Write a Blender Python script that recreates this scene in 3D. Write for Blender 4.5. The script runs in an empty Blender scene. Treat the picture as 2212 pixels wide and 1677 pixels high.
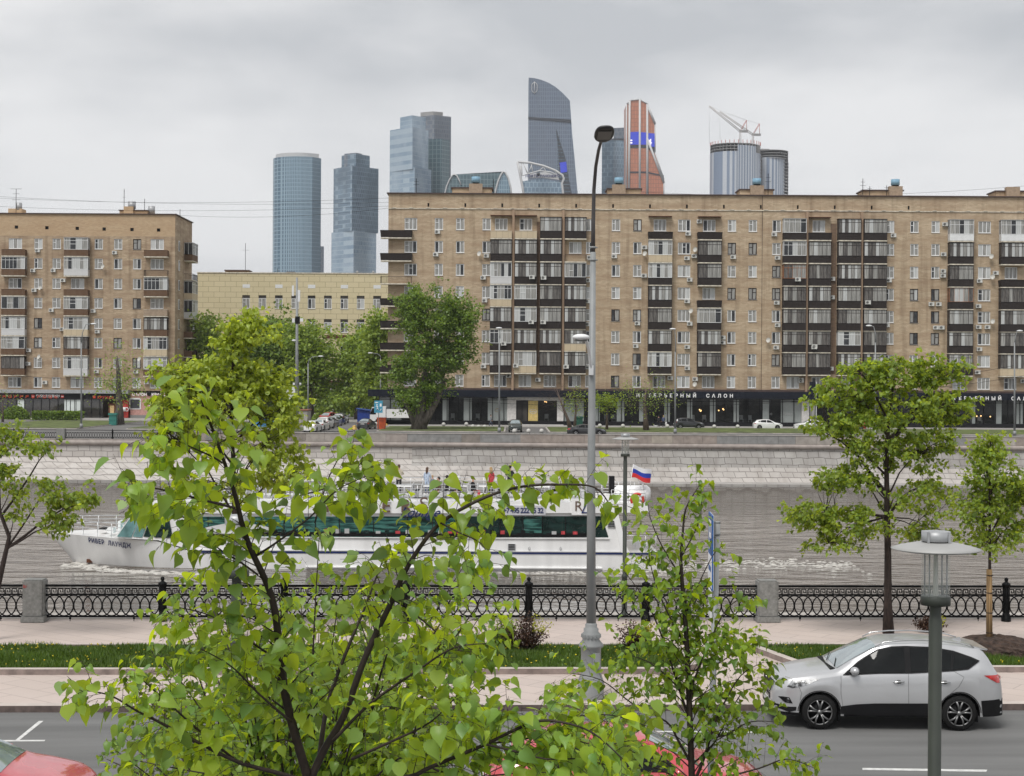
import bpy, bmesh, math, random
import numpy as np
from mathutils import Vector, Matrix, Euler
random.seed(7); np.random.seed(7)
S = bpy.context.scene
COL = S.collection
R = math.radians
PI = math.pi
# ---------------------------------------------------------------- camera, world, sun, exposure
F, CX, CY, HC = 3280.0, 1106.0, 838.5, 6.58      # focal length and centre in units of a 2212 px wide frame; eye height
cam_d = bpy.data.cameras.new('camera'); cam = bpy.data.objects.new('camera', cam_d); COL.objects.link(cam)
cam_d.sensor_width = 36; cam_d.lens = 36*F/2212; cam_d.clip_end = 9000; cam_d.clip_start = .2
PITCH = math.atan(11.5/F); ROLL = R(.35)
CM = Matrix.Rotation(PI/2-PITCH, 3, 'X') @ Matrix.Rotation(ROLL, 3, 'Z')
cam.matrix_world = Matrix.Translation((0, 0, HC)) @ CM.to_4x4()
S.camera = cam
W = bpy.data.worlds.new('World'); S.world = W; W.use_nodes = True
wn, wl = W.node_tree.nodes, W.node_tree.links
for n in list(wn): wn.remove(n)
def wnode(t, **k):
    n = wn.new(t)
    for a, b in k.items():
        if hasattr(n, a): setattr(n, a, b)
        else: n.inputs[a].default_value = b
    return n
SUN_EL, SUN_AZ = R(58), R(215)
sky = wnode('ShaderNodeTexSky', sky_type='NISHITA', sun_disc=False, sun_elevation=SUN_EL, sun_rotation=SUN_AZ)
tc = wnode('ShaderNodeTexCoord')
mp = wnode('ShaderNodeMapping'); mp.inputs['Scale'].default_value = (2.6, 2.6, 8.0); mp.inputs['Location'].default_value = (.6, .1, .35)
nz = wnode('ShaderNodeTexNoise'); nz.inputs['Scale'].default_value = 1.25; nz.inputs['Detail'].default_value = 6; nz.inputs['Roughness'].default_value = .52
wl.new(tc.outputs['Generated'], mp.inputs[0]); wl.new(mp.outputs[0], nz.inputs['Vector'])
rp = wnode('ShaderNodeValToRGB')                  # cloud deck: grey undersides to pale gaps
rp.color_ramp.elements[0].position = .38; rp.color_ramp.elements[0].color = (3.1, 3.2, 3.34, 1)
rp.color_ramp.elements[1].position = .63; rp.color_ramp.elements[1].color = (4.85, 4.85, 4.87, 1)
wl.new(nz.outputs['Fac'], rp.inputs[0])
sp = wnode('ShaderNodeSeparateXYZ'); wl.new(tc.outputs['Generated'], sp.inputs[0])
mr = wnode('ShaderNodeMapRange'); mr.inputs['From Min'].default_value = 0; mr.inputs['From Max'].default_value = .22; mr.inputs['To Min'].default_value = .62; mr.inputs['To Max'].default_value = 0
wl.new(sp.outputs['Z'], mr.inputs[0])
hz = wnode('ShaderNodeMixRGB'); hz.inputs[2].default_value = (4.95, 5.0, 5.07, 1)      # thinner bright cloud low over the roofs
wl.new(mr.outputs[0], hz.inputs[0]); wl.new(rp.outputs[0], hz.inputs[1])
mx = wnode('ShaderNodeMixRGB'); mx.inputs[0].default_value = .97
wl.new(sky.outputs[0], mx.inputs[1]); wl.new(hz.outputs[0], mx.inputs[2])
bg = wnode('ShaderNodeBackground'); bg.inputs[1].default_value = .10
wl.new(mx.outputs[0], bg.inputs[0])
wo = wnode('ShaderNodeOutputWorld'); wl.new(bg.outputs[0], wo.inputs[0])
sl = bpy.data.lights.new('sun', 'SUN'); sl.energy = 1.5; sl.angle = R(24); sl.color = (1, .97, .93)
so = bpy.data.objects.new('sun', sl); COL.objects.link(so)
so.rotation_euler = (PI/2-SUN_EL, 0, R(-28))      # soft daylight from behind and left of the viewer, high
so.location = (0, -20, 60)
S.view_settings.view_transform = 'Standard'; S.view_settings.look = 'None'; S.view_settings.gamma = 1
S.view_settings.exposure = 0.84
S.render.film_transparent = False
S.cycles.max_bounces = 8; S.cycles.diffuse_bounces = 3; S.cycles.glossy_bounces = 3; S.cycles.transmission_bounces = 5
S.cycles.transparent_max_bounces = 8; S.cycles.volume_bounces = 0; S.cycles.caustics_reflective = False; S.cycles.caustics_refractive = False

# ---------------------------------------------------------------- pixel -> world
def ray(px, py): return CM @ Vector(((px-CX)/F, -(py-CY)/F, -1))
def at(px, py, D):                     # point at depth D (world Y) seen at that pixel
    d = ray(px, py); return Vector((0, 0, HC)) + d*(D/d.y)
def gz(px, py, z=0.):                  # where that pixel's ray meets the level z
    d = ray(px, py); return Vector((0, 0, HC)) + d*((z-HC)/d.z)
NA = R(2.2)                            # the near bank runs 2.2 degrees off the picture plane
NU = Vector((math.cos(NA), math.sin(NA), 0)); NV = Vector((-math.sin(NA), math.cos(NA), 0))
def nb(u, v, z=0.): return NU*u + NV*v + Vector((0, 0, z))
def onv(px, py, v):                    # (u, z) where the ray meets the near-bank plane v
    d = ray(px, py); t = v/(d.dot(NV)); p = d*t; return p.dot(NU), HC+p.z

# ---------------------------------------------------------------- materials
MATS = {}
def nodes_of(name):
    m = bpy.data.materials.new(name); m.use_nodes = True
    nt = m.node_tree; b = nt.nodes['Principled BSDF']; MATS[name] = m
    return m, nt, b
def setb(b, **k):
    for a, v in k.items():
        a = a.replace('_', ' ')
        if a in b.inputs: b.inputs[a].default_value = v
def c4(c): return (c[0], c[1], c[2], 1)
def M(name, col, rough=.6, metal=0., var=.12, scale=3., bump=0., bscale=None, col2=None, stretch=(1, 1, 1), coat=0., spec=.5, detail=4, p0=.3, p1=.7):
    m, nt, b = nodes_of(name); N, L = nt.nodes, nt.links
    setb(b, Roughness=rough, Metallic=metal, Coat_Weight=coat, Specular_IOR_Level=spec)
    if col2 is None: col2 = tuple(x*(1-var*1.6) for x in col); col1 = tuple(min(1, x*(1+var)) for x in col)
    else: col1 = col
    t = N.new('ShaderNodeTexCoord'); mp = N.new('ShaderNodeMapping'); mp.inputs['Scale'].default_value = stretch
    n = N.new('ShaderNodeTexNoise'); n.inputs['Scale'].default_value = scale; n.inputs['Detail'].default_value = detail
    L.new(t.outputs['Object'], mp.inputs[0]); L.new(mp.outputs[0], n.inputs['Vector'])
    r = N.new('ShaderNodeValToRGB'); r.color_ramp.elements[0].position = p0; r.color_ramp.elements[1].position = p1
    r.color_ramp.elements[0].color = c4(col1); r.color_ramp.elements[1].color = c4(col2)
    L.new(n.outputs['Fac'], r.inputs[0]); L.new(r.outputs[0], b.inputs['Base Color'])
    if bump:
        n2 = N.new('ShaderNodeTexNoise'); n2.inputs['Scale'].default_value = bscale or scale*4; n2.inputs['Detail'].default_value = 5
        L.new(mp.outputs[0], n2.inputs['Vector'])
        bp = N.new('ShaderNodeBump'); bp.inputs['Strength'].default_value = bump; bp.inputs['Distance'].default_value = .05
        L.new(n2.outputs['Fac'], bp.inputs['Height']); L.new(bp.outputs[0], b.inputs['Normal'])
    return m
def plane_uv(nt, rot=0., plane='xz'):  # vector (x+y, z, 0) for walls or (x, y, 0) for floors, in object metres
    N, L = nt.nodes, nt.links
    t = N.new('ShaderNodeTexCoord')
    if plane == 'xy':
        m = N.new('ShaderNodeMapping'); m.inputs['Rotation'].default_value = (0, 0, rot); L.new(t.outputs['Object'], m.inputs[0]); return m.outputs[0]
    s = N.new('ShaderNodeSeparateXYZ'); L.new(t.outputs['Object'], s.inputs[0])
    a = N.new('ShaderNodeMath'); a.operation = 'ADD'; L.new(s.outputs[0], a.inputs[0]); L.new(s.outputs[1], a.inputs[1])
    c = N.new('ShaderNodeCombineXYZ'); L.new(a.outputs[0], c.inputs[0]); L.new(s.outputs[2], c.inputs[1])
    return c.outputs[0]
def BR(name, c1, c2, cm, bw, bh, mort=.01, off=.5, rough=.8, plane='xz', rot=0., noise=.35, nscale=.25, stretch=(1, 1, 1), ncol=None, metal=0., bump=.3, coat=0., wob=0., spec=.5, smooth=.1, streak=0.):
    """courses of bricks, slabs or panes, with slow weathering, or reflections painted on tower glass, over them"""
    m, nt, b = nodes_of(name); N, L = nt.nodes, nt.links
    setb(b, Roughness=rough, Metallic=metal, Coat_Weight=coat, Specular_IOR_Level=spec)
    v = plane_uv(nt, rot, plane)
    if wob:
        wn_ = N.new('ShaderNodeTexNoise'); wn_.inputs['Scale'].default_value = .6; L.new(v, wn_.inputs['Vector'])
        vs = N.new('ShaderNodeVectorMath'); vs.operation = 'MULTIPLY_ADD'; vs.inputs[1].default_value = (wob, wob, 0); L.new(wn_.outputs['Color'], vs.inputs[0]); L.new(v, vs.inputs[2]); v = vs.outputs[0]
    k = N.new('ShaderNodeTexBrick'); k.offset = off; k.inputs['Scale'].default_value = 1
    k.inputs['Color1'].default_value = c4(c1); k.inputs['Color2'].default_value = c4(c2); k.inputs['Mortar'].default_value = c4(cm)
    k.inputs['Mortar Size'].default_value = mort; k.inputs['Brick Width'].default_value = bw; k.inputs['Row Height'].default_value = bh; k.inputs['Mortar Smooth'].default_value = smooth
    L.new(v, k.inputs['Vector'])
    t = N.new('ShaderNodeTexCoord'); mp = N.new('ShaderNodeMapping'); mp.inputs['Scale'].default_value = stretch
    n = N.new('ShaderNodeTexNoise'); n.inputs['Scale'].default_value = nscale; n.inputs['Detail'].default_value = 6; n.inputs['Roughness'].default_value = .6
    L.new(t.outputs['Object'], mp.inputs[0]); L.new(mp.outputs[0], n.inputs['Vector'])
    r = N.new('ShaderNodeMapRange'); r.inputs['From Min'].default_value = .35; r.inputs['From Max'].default_value = .65; r.inputs['To Max'].default_value = noise
    L.new(n.outputs['Fac'], r.inputs[0])
    x = N.new('ShaderNodeMixRGB'); x.inputs[2].default_value = c4(ncol or tuple(q*.55 for q in c1))
    L.new(r.outputs[0], x.inputs[0]); L.new(k.outputs['Color'], x.inputs[1])
    if streak:                                        # rain runs and patched panels
        ms = N.new('ShaderNodeMapping'); ms.inputs['Scale'].default_value = (1.1, 1.1, .07); L.new(t.outputs['Object'], ms.inputs[0])
        ns = N.new('ShaderNodeTexNoise'); ns.inputs['Scale'].default_value = 1.; ns.inputs['Detail'].default_value = 5; L.new(ms.outputs[0], ns.inputs['Vector'])
        rs_ = N.new('ShaderNodeMapRange'); rs_.inputs['From Min'].default_value = .5; rs_.inputs['From Max'].default_value = .72; rs_.inputs['To Max'].default_value = streak; L.new(ns.outputs['Fac'], rs_.inputs[0])
        x2 = N.new('ShaderNodeMixRGB'); x2.blend_type = 'MULTIPLY'; x2.inputs[2].default_value = (.45, .40, .36, 1); L.new(rs_.outputs[0], x2.inputs[0]); L.new(x.outputs[0], x2.inputs[1]); x = x2
    L.new(x.outputs[0], b.inputs['Base Color'])
    if bump:
        bp = N.new('ShaderNodeBump'); bp.inputs['Strength'].default_value = bump; bp.inputs['Distance'].default_value = .02; bp.invert = True
        L.new(k.outputs['Fac'], bp.inputs['Height']); L.new(bp.outputs[0], b.inputs['Normal'])
    return m
def leafmat(name, dark, light, trans, back=None, rough=.45, spec=.4, tw=.5):
    m, nt, b = nodes_of(name); N, L = nt.nodes, nt.links
    g = N.new('ShaderNodeNewGeometry')
    r = N.new('ShaderNodeValToRGB'); r.color_ramp.elements[0].color = c4(dark); r.color_ramp.elements[1].color = c4(light)
    L.new(g.outputs['Random Per Island'], r.inputs[0]); e_ = r.color_ramp.elements.new(.62); e_.color = c4(tuple(.6*p+.4*q for p, q in zip(dark, light)))  # on tree leaves the light end paints a backlit look, at random
    t = N.new('ShaderNodeTexCoord'); n = N.new('ShaderNodeTexNoise'); n.inputs['Scale'].default_value = 1.1; n.inputs['Detail'].default_value = 2
    L.new(t.outputs['Object'], n.inputs['Vector'])
    h = N.new('ShaderNodeHueSaturation'); mr = N.new('ShaderNodeMapRange'); mr.inputs['From Min'].default_value = .3; mr.inputs['From Max'].default_value = .7; mr.inputs['To Min'].default_value = .72; mr.inputs['To Max'].default_value = 1.28
    L.new(n.outputs['Fac'], mr.inputs[0]); L.new(mr.outputs[0], h.inputs['Value']); L.new(r.outputs[0], h.inputs['Color'])
    L.new(h.outputs[0], b.inputs['Base Color']); setb(b, Roughness=rough, Specular_IOR_Level=spec)
    tr = N.new('ShaderNodeBsdfTranslucent'); tr.inputs[0].default_value = c4(trans)
    a = N.new('ShaderNodeMixShader'); m2 = N.new('ShaderNodeMapRange'); m2.inputs['To Min'].default_value = tw*.35; m2.inputs['To Max'].default_value = min(.85, tw*1.9)
    pw = N.new('ShaderNodeMath'); pw.operation = 'POWER'; pw.inputs[1].default_value = 1.8; L.new(g.outputs['Random Per Island'], pw.inputs[0]); L.new(pw.outputs[0], m2.inputs[0]); L.new(m2.outputs[0], a.inputs[0])
    L.new(b.outputs[0], a.inputs[1]); L.new(tr.outputs[0], a.inputs[2])
    L.new(a.outputs[0], N['Material Output'].inputs[0])
    return m
def dull(*ns, s=.12):
    for n in ns: MATS[n].node_tree.nodes['Principled BSDF'].inputs['Specular IOR Level'].default_value = s
def emis(name, col, s=1.):
    m, nt, b = nodes_of(name); setb(b, Base_Color=c4(col), Emission_Color=c4(col), Emission_Strength=s); return m
def glass(name, col=(.9, .95, .95), alpha=.25, rough=.05):
    m, nt, b = nodes_of(name); setb(b, Base_Color=c4(col), Roughness=rough, Alpha=alpha, Specular_IOR_Level=.8); return m

M('white', (.72, .73, .73), .5, var=.05); M('offwhite', (.55, .55, .52), .6, var=.12)
M('black', (.012, .012, .013), .45, var=.2); M('iron', (.006, .0065, .007), .5, var=.3, scale=20)
M('brown', (.12, .052, .03), .6, var=.2); M('orange_wood', (.33, .12, .035), .5, var=.2)
M('darkframe', (.035, .025, .022), .55, var=.2); M('slab', (.62, .57, .47), .8, var=.2)
BR('parapet_black', (.028, .023, .022), (.036, .03, .028), (.016, .014, .014), .11, 3., .012, 0, .6, noise=.3, nscale=.8, ncol=(.05, .04, .035))
BR('parapet_brown', (.16, .10, .062), (.19, .125, .08), (.07, .045, .03), .12, 3., .014, 0, .7, noise=.4, nscale=.9, ncol=(.10, .05, .03))
BR('parapet_white', (.62, .62, .62), (.66, .66, .66), (.4, .4, .4), 5., .11, .01, 0, .5, noise=.1)
BR('parapet_cream', (.58, .48, .33), (.54, .44, .3), (.35, .28, .2), .9, 1.4, .02, 0, .7, noise=.2)
dull('black', 'iron', 'darkframe', 'brown', 'parapet_black', 'parapet_brown')
M('tan', (.33, .25, .18), .8)
BR('brick_r', (.58, .46, .32), (.43, .33, .22), (.42, .36, .27), .52, .17, .014, .5, .9, noise=.75, nscale=.16, stretch=(1, 1, 6), ncol=(.32, .22, .14), bump=0, streak=.55)
BR('brick_l', (.55, .43, .295), (.39, .295, .195), (.37, .30, .22), .52, .17, .014, .5, .9, noise=.8, nscale=.18, stretch=(1, 1, 5), ncol=(.27, .18, .115), bump=0, streak=.6)
BR('brick_top', (.53, .39, .245), (.44, .31, .19), (.42, .34, .24), .52, .17, .014, .5, .9, noise=.4, nscale=.12, stretch=(1, 1, 5), ncol=(.36, .22, .12), bump=.2)
BR('brick_dark', (.26, .17, .11), (.19, .12, .08), (.19, .14, .1), .52, .17, .014, .5, .9, noise=.4, nscale=.3, bump=.2)
BR('beige_panel', (.66, .575, .37), (.62, .54, .34), (.32, .26, .15), 2.2, 1.05, .035, .5, .7, noise=.15, nscale=.05, bump=.1)
M('glass_dark', (.008, .009, .011), .08, var=.5, scale=.9, col2=(.05, .053, .058), spec=.45)
M('glass_blind', (.50, .51, .50), .15, var=.12, scale=1.2, stretch=(6, 1, .3), spec=.8)
M('glass_curtain', (.42, .41, .38), .15, var=.5, scale=1.6, stretch=(7, 1, .3), col2=(.13, .13, .125), spec=.6)
M('glass_balcony', (.035, .032, .03), .1, scale=1.4, stretch=(4, 1, .6), col2=(.16, .145, .13), spec=.5)
M('curtain_red', (.22, .02, .03), .5)
M('roof_dark', (.07, .045, .04), .8); M('canopy', (.012, .015, .024), .5, var=.2, spec=.15); M('storeblack', (.012, .012, .014), .4, spec=.2)
M('frosted', (.62, .67, .65), .35, var=.1, scale=.7); M('storeglass', (.02, .022, .024), .06, var=.6, scale=.5, col2=(.05, .045, .04), spec=.9)
M('plaster', (.62, .6, .58), .7); M('yellow_panel', (.62, .47, .17), .7); M('pink_wall', (.52, .29, .25), .8)
M('red_paint', (.42, .035, .025), .5); M('gold', (.6, .42, .2), .4); M('chair_pale', (.4, .42, .42), .6)
M('blue_tank', (.20, .36, .48), .6); M('metal_grey', (.38, .39, .40), .45, metal=.3); M('dish', (.52, .51, .47), .5)
M('ac_white', (.60, .60, .57), .55, var=.1); M('ac_fan', (.05, .05, .05), .5)
M('bark', (.035, .022, .018), .85, var=.4, scale=20, bump=.6, stretch=(1, 1, .3)); M('bark_grey', (.13, .11, .095), .9, var=.4, scale=5, bump=1., stretch=(1, 1, .25))
M('twig', (.028, .017, .012), .7, var=.3, scale=30); M('bare', (.12, .085, .07), .9)
M('asphalt', (.19, .19, .186), .86, col2=(.105, .105, .103), scale=1.3, bump=.35, bscale=70, stretch=(.10, 1, 1), detail=12, p0=.25, p1=.75)
M('asphalt_far', (.15, .145, .14), .9, var=.15, scale=.3)
M('paint', (.62, .62, .60), .7, var=.15, scale=9); M('kerb', (.50, .44, .40), .8, var=.12, scale=2)
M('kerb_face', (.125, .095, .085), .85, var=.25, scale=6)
BR('paving', (.54, .455, .41), (.50, .425, .385), (.34, .285, .26), 1.2, .6, .012, .5, .75, 'xy', R(38), noise=.38, nscale=.35, ncol=(.40, .33, .29), bump=.2)
BR('granite', (.47, .44, .41), (.53, .50, .47), (.22, .20, .185), 1.3, .62, .04, .5, .85, noise=.4, nscale=.25, ncol=(.41, .385, .365), bump=.5, wob=.25, streak=.35)
BR('granite_grey', (.46, .445, .42), (.38, .365, .35), (.13, .12, .11), 1.25, .75, .03, .5, .85, noise=.5, nscale=.4, ncol=(.25, .23, .21), bump=.6, wob=.3, streak=.4)
M('stone', (.235, .235, .225), .85, var=.18, scale=14, bump=.3, detail=8); M('stone_pale', (.42, .39, .36), .85, var=.2, scale=1.)
for i_, c_ in enumerate([(.34, .31, .28), (.25, .25, .245), (.31, .265, .235), (.40, .37, .335), (.24, .215, .19), (.33, .29, .265), (.37, .33, .28)]): M('block%d' % i_, c_, .85, var=.14, scale=1.5)
M('dirt', (.085, .055, .042), .95, var=.4, scale=9, bump=1.5); M('grass_far', (.105, .135, .035), .95, var=.4, scale=.7)
M('turf', (.055, .085, .018), .95, var=.35, scale=6)
leafmat('leaf_near', (.08, .165, .035), (.40, .54, .08), (.70, .82, .025), tw=.48, rough=.42, spec=.4)
leafmat('leaf_mid', (.06, .13, .022), (.34, .48, .07), (.62, .76, .02), tw=.40, rough=.42, spec=.35)
leafmat('leaf_lime', (.20, .27, .035), (.50, .58, .10), (.70, .78, .05), tw=.42)
leafmat('leaf_maple', (.10, .17, .025), (.37, .46, .08), (.58, .68, .04), tw=.42)
leafmat('leaf_dark', (.085, .155, .03), (.30, .41, .08), (.32, .45, .04), tw=.35)
leafmat('leaf_soft', (.14, .22, .04), (.42, .53, .11), (.44, .56, .05), tw=.38)
leafmat('leaf_yellow', (.35, .34, .02), (.5, .5, .05), (.5, .5, .03), tw=.4)
leafmat('leaf_rust', (.05, .02, .014), (.10, .055, .03), (.12, .06, .03), tw=.2)
leafmat('grass', (.045, .095, .012), (.15, .22, .04), (.16, .26, .02), tw=.3)
leafmat('dandelion', (.6, .45, .01), (.8, .65, .02), (.5, .4, .02), tw=.1)

# ---------------------------------------------------------------- mesh builder and object helpers
class MB:
    def __init__(s, mat=None): s.v, s.f, s.mi, s.ms, s.c = [], [], [], [], 0; s.sm = []; s.smooth = False; mat and s.mat(mat)
    def mat(s, m):
        if m not in s.ms: s.ms.append(m)
        s.c = s.ms.index(m); return s
    def add(s, vs, fs):
        o = len(s.v); s.v += [tuple(p) for p in vs]; s.f += [tuple(i+o for i in f) for f in fs]; s.mi += [s.c]*len(fs); s.sm += [s.smooth]*len(fs); return s
    def quad(s, a, b, c, d): return s.add([a, b, c, d], [(0, 1, 2, 3)])
    def box(s, x0, x1, y0, y1, z0, z1):
        return s.add([(x0, y0, z0), (x1, y0, z0), (x1, y1, z0), (x0, y1, z0), (x0, y0, z1), (x1, y0, z1), (x1, y1, z1), (x0, y1, z1)],
                     [(0, 3, 2, 1), (4, 5, 6, 7), (0, 1, 5, 4), (1, 2, 6, 5), (2, 3, 7, 6), (3, 0, 4, 7)])
    def cbox(s, c, d): return s.box(c[0]-d[0]/2, c[0]+d[0]/2, c[1]-d[1]/2, c[1]+d[1]/2, c[2]-d[2]/2, c[2]+d[2]/2)
    def tube(s, pts, rad, n=6, cap=True):
        pts = [Vector(p) for p in pts]; k = len(pts)
        if not isinstance(rad, (list, tuple)): rad = [rad]*k
        vs, fs = [], []
        ref = None
        for i, p in enumerate(pts):
            t = (pts[min(i+1, k-1)]-pts[max(i-1, 0)])
            t = t.normalized() if t.length > 1e-9 else Vector((0, 0, 1))
            if ref is None: ref = t.orthogonal().normalized()
            ref = (ref - t*ref.dot(t)); ref = ref.normalized() if ref.length > 1e-6 else t.orthogonal().normalized()
            b = t.cross(ref)
            for j in range(n):
                a = 2*PI*j/n; vs.append(p+(ref*math.cos(a)+b*math.sin(a))*rad[i])
        for i in range(k-1):
            for j in range(n):
                a, b_ = i*n+j, i*n+(j+1) % n; fs.append((a, b_, b_+n, a+n))
        if cap: fs.append(tuple(range(n-1, -1, -1))); fs.append(tuple(range((k-1)*n, k*n)))
        o = s.smooth; s.smooth = True; s.add(vs, fs); s.smooth = o
        return s
    def cyl(s, p0, p1, r0, r1=None, n=12): return s.tube([p0, p1], [r0, r0 if r1 is None else r1], n)
    def prism(s, poly, y0, y1, axis='y'):      # outline (x, z) extruded along y (or (x, y) along z)
        n = len(poly)
        f = (lambda p, h: (p[0], h, p[1])) if axis == 'y' else (lambda p, h: (p[0], p[1], h))
        vs = [f(p, y0) for p in poly]+[f(p, y1) for p in poly]
        fs = [tuple(range(n)), tuple(range(2*n-1, n-1, -1))]+[(i+n, (i+1) % n+n, (i+1) % n, i) for i in range(n)]
        return s.add(vs, fs)
    def lathe(s, prof, c=(0, 0, 0), n=24, ang=2*PI):
        vs, fs = [], []
        for r, z in prof:
            for j in range(n): a = ang*j/n; vs.append((c[0]+r*math.cos(a), c[1]+r*math.sin(a), c[2]+z))
        for i in range(len(prof)-1):
            for j in range(n): a, b = i*n+j, i*n+(j+1) % n; fs.append((a, b, b+n, a+n))
        o = s.smooth; s.smooth = True; s.add(vs, fs); s.smooth = o; return s
    def torus(s, c, rx, rz, r, n=24, k=5, axis='y', a0=0, a1=2*PI):
        pts = []
        full = abs(a1-a0) > 6.28
        for i in range(n+1):
            a = a0+(a1-a0)*i/n; u, w = rx*math.cos(a), rz*math.sin(a)
            pts.append((c[0]+u, c[1], c[2]+w) if axis == 'y' else ((c[0]+u, c[1]+w, c[2]) if axis == 'z' else (c[0], c[1]+u, c[2]+w)))
        return s.tube(pts, r, k, cap=not full)
    def dome(s, c, r, n=12, sq=1., m=5):
        return s.lathe([(r*math.cos(PI/2*i/m), r*sq*math.sin(PI/2*i/m)) for i in range(m+1)], c, n)
    def ball(s, c, r, n=12, sq=(1, 1, 1), m=8):
        vs, fs = [], []
        for i in range(m+1):
            t = -PI/2+PI*i/m
            for j in range(n): a = 2*PI*j/n; vs.append((c[0]+r*sq[0]*math.cos(t)*math.cos(a), c[1]+r*sq[1]*math.cos(t)*math.sin(a), c[2]+r*sq[2]*math.sin(t)))
        for i in range(m):
            for j in range(n): a, b = i*n+j, i*n+(j+1) % n; fs.append((a, b, b+n, a+n))
        o = s.smooth; s.smooth = True; s.add(vs, fs); s.smooth = o; return s
    def mesh(s, name):
        me = bpy.data.meshes.new(name); me.from_pydata(s.v, [], s.f)
        for m in s.ms: me.materials.append(MATS[m] if isinstance(m, str) else m)
        me.polygons.foreach_set('material_index', s.mi); me.polygons.foreach_set('use_smooth', s.sm)
        me.update(); return me
    def build(s, name, parent=None, loc=None, rz=0): return obj(name, s.mesh(name), parent, loc, rz)
def obj(name, me, parent=None, loc=None, rz=0):
    o = bpy.data.objects.new(name, me); COL.objects.link(o)
    if parent is not None: o.parent = parent
    if loc is not None: o.location = loc
    if rz: o.rotation_euler = (0, 0, rz)
    return o
def tag(o, label=None, cat=None, group=None, kind=None):
    if label: o['label'] = label
    if cat: o['category'] = cat
    if group: o['group'] = group
    if kind: o['kind'] = kind
    return o
def thing(name, label, cat, loc=(0, 0, 0), rz=0, group=None):
    return tag(obj(name, None, None, loc, rz), label, cat, group)
def copy_tree(o, parent=None):
    c = o.copy(); COL.objects.link(c); c.parent = parent
    for ch in list(o.children): copy_tree(ch, c)
    return c
def text(s, size, name, parent, loc, mat, depth=.02, align='CENTER', rx=PI/2, rz=0, sx=1., bold=0., space=1., shear=0.):
    c = bpy.data.curves.new(name, 'FONT'); c.body = s; c.size = size; c.extrude = depth; c.align_x = align; c.offset = bold; c.space_character = space; c.shear = shear; c.resolution_u = 3
    t = bpy.data.objects.new(name, c); COL.objects.link(t)
    dg = bpy.context.evaluated_depsgraph_get(); dg.update()
    me = bpy.data.meshes.new_from_object(t.evaluated_get(dg)); bpy.data.objects.remove(t)
    me.materials.clear(); me.materials.append(MATS[mat])
    o = obj(name, me, parent, loc); o.rotation_euler = (rx, 0, rz); o.scale = (sx, 1, 1); return o
def sharp(me, a=35):
    me.polygons.foreach_set('use_smooth', [True]*len(me.polygons)); me.set_sharp_from_angle(angle=R(a)); return me
# ================================================================ THE SETTING
def struct(name, mb, loc=None, rz=0): return tag(mb.build(name, None, loc, rz), kind='structure')
WZ = -4.7
V_KERB, V_RAIL = 30.35, 40.95
def ub(px, v): return onv(px, 1500, v)[0]
# near road and its paint
r = MB('asphalt'); r.quad((-90, -25, 0), (90, -25, 0), (90, V_KERB+.02, 0), (-90, V_KERB+.02, 0)); struct('road', r, rz=NA)
k = MB()
for i in range(-16, 17):      # kerb stones of 5 m
    x0 = i*5.0-1.6+.004; x1 = x0+4.992
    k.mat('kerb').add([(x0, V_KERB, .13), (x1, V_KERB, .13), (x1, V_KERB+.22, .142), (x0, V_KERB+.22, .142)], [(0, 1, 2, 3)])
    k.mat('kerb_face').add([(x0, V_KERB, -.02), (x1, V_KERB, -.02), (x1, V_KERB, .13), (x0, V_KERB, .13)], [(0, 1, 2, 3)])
struct('kerb', k, rz=NA)
p = MB('paving'); p.box(-90, 90, V_KERB+.224, 42.3, -.4, .136); struct('pavement', p, rz=NA)
ln = MB('paint')
def stripe(pts): ln.add([(*gz(x, y, .004).xy, .004) for x, y in pts], [(0, 1, 2, 3)])
stripe([(1863, 1663.5), (2130, 1667.5), (2133, 1663), (1863, 1659)])
stripe([(1392, 1581.5), (1625, 1583), (1625, 1580.5), (1392, 1579)])
stripe([(-120, 1603), (96, 1601.5), (98, 1598.5), (-120, 1599.5)])
stripe([(33, 1599), (42, 1599), (94, 1557.5), (84, 1557.5)])
stripe([(620, 1655), (860, 1656), (860, 1652), (620, 1651)])
tag(ln.build('road_marking'), kind='structure')
# near planting beds
def bed(name, poly, zt=.26, ks=.2):   # poly: (u, v) outline, counter-clockwise
    b = MB('kerb'); n = len(poly); P = [Vector((x, y, 0)) for x, y in poly]; cen = sum(P, Vector())/n; ins = []
    for i in range(n):
        e0 = (P[i]-P[i-1]).normalized(); e1 = (P[(i+1) % n]-P[i]).normalized()
        n0 = Vector((-e0.y, e0.x, 0)); n1 = Vector((-e1.y, e1.x, 0)); m = (n0+n1); m = m/(m.dot(n0)); ins.append(P[i]+m*ks)
    for i in range(n):
        j = (i+1) % n; A, B, C, D = P[i], P[j], ins[j], ins[i]
        b.mat('kerb').add([(A.x, A.y, zt), (B.x, B.y, zt), (C.x, C.y, zt), (D.x, D.y, zt)], [(0, 1, 2, 3)])
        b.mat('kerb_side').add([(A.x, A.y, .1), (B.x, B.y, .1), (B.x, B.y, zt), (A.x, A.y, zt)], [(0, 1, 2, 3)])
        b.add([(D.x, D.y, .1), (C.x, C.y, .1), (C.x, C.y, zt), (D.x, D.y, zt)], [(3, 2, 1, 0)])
    struct(name+'_kerb', b, rz=NA)
    t = MB('turf'); t.add([(q.x, q.y, zt-.05) for q in ins], [tuple(range(n))]); struct(name, t, rz=NA)
    return [(q.x, q.y) for q in ins]
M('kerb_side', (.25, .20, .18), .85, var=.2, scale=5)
uL = ub(1462, 35); uR = ub(1668, 35)
VB0, VB1 = 33.5, 36.85
bedL = bed('lawn', [(-45, VB0), (uL-.3, VB0), (uL+.35, VB0+.6), (uL+.35, VB1-.6), (uL-.2, VB1), (-45, VB1)])
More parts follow.
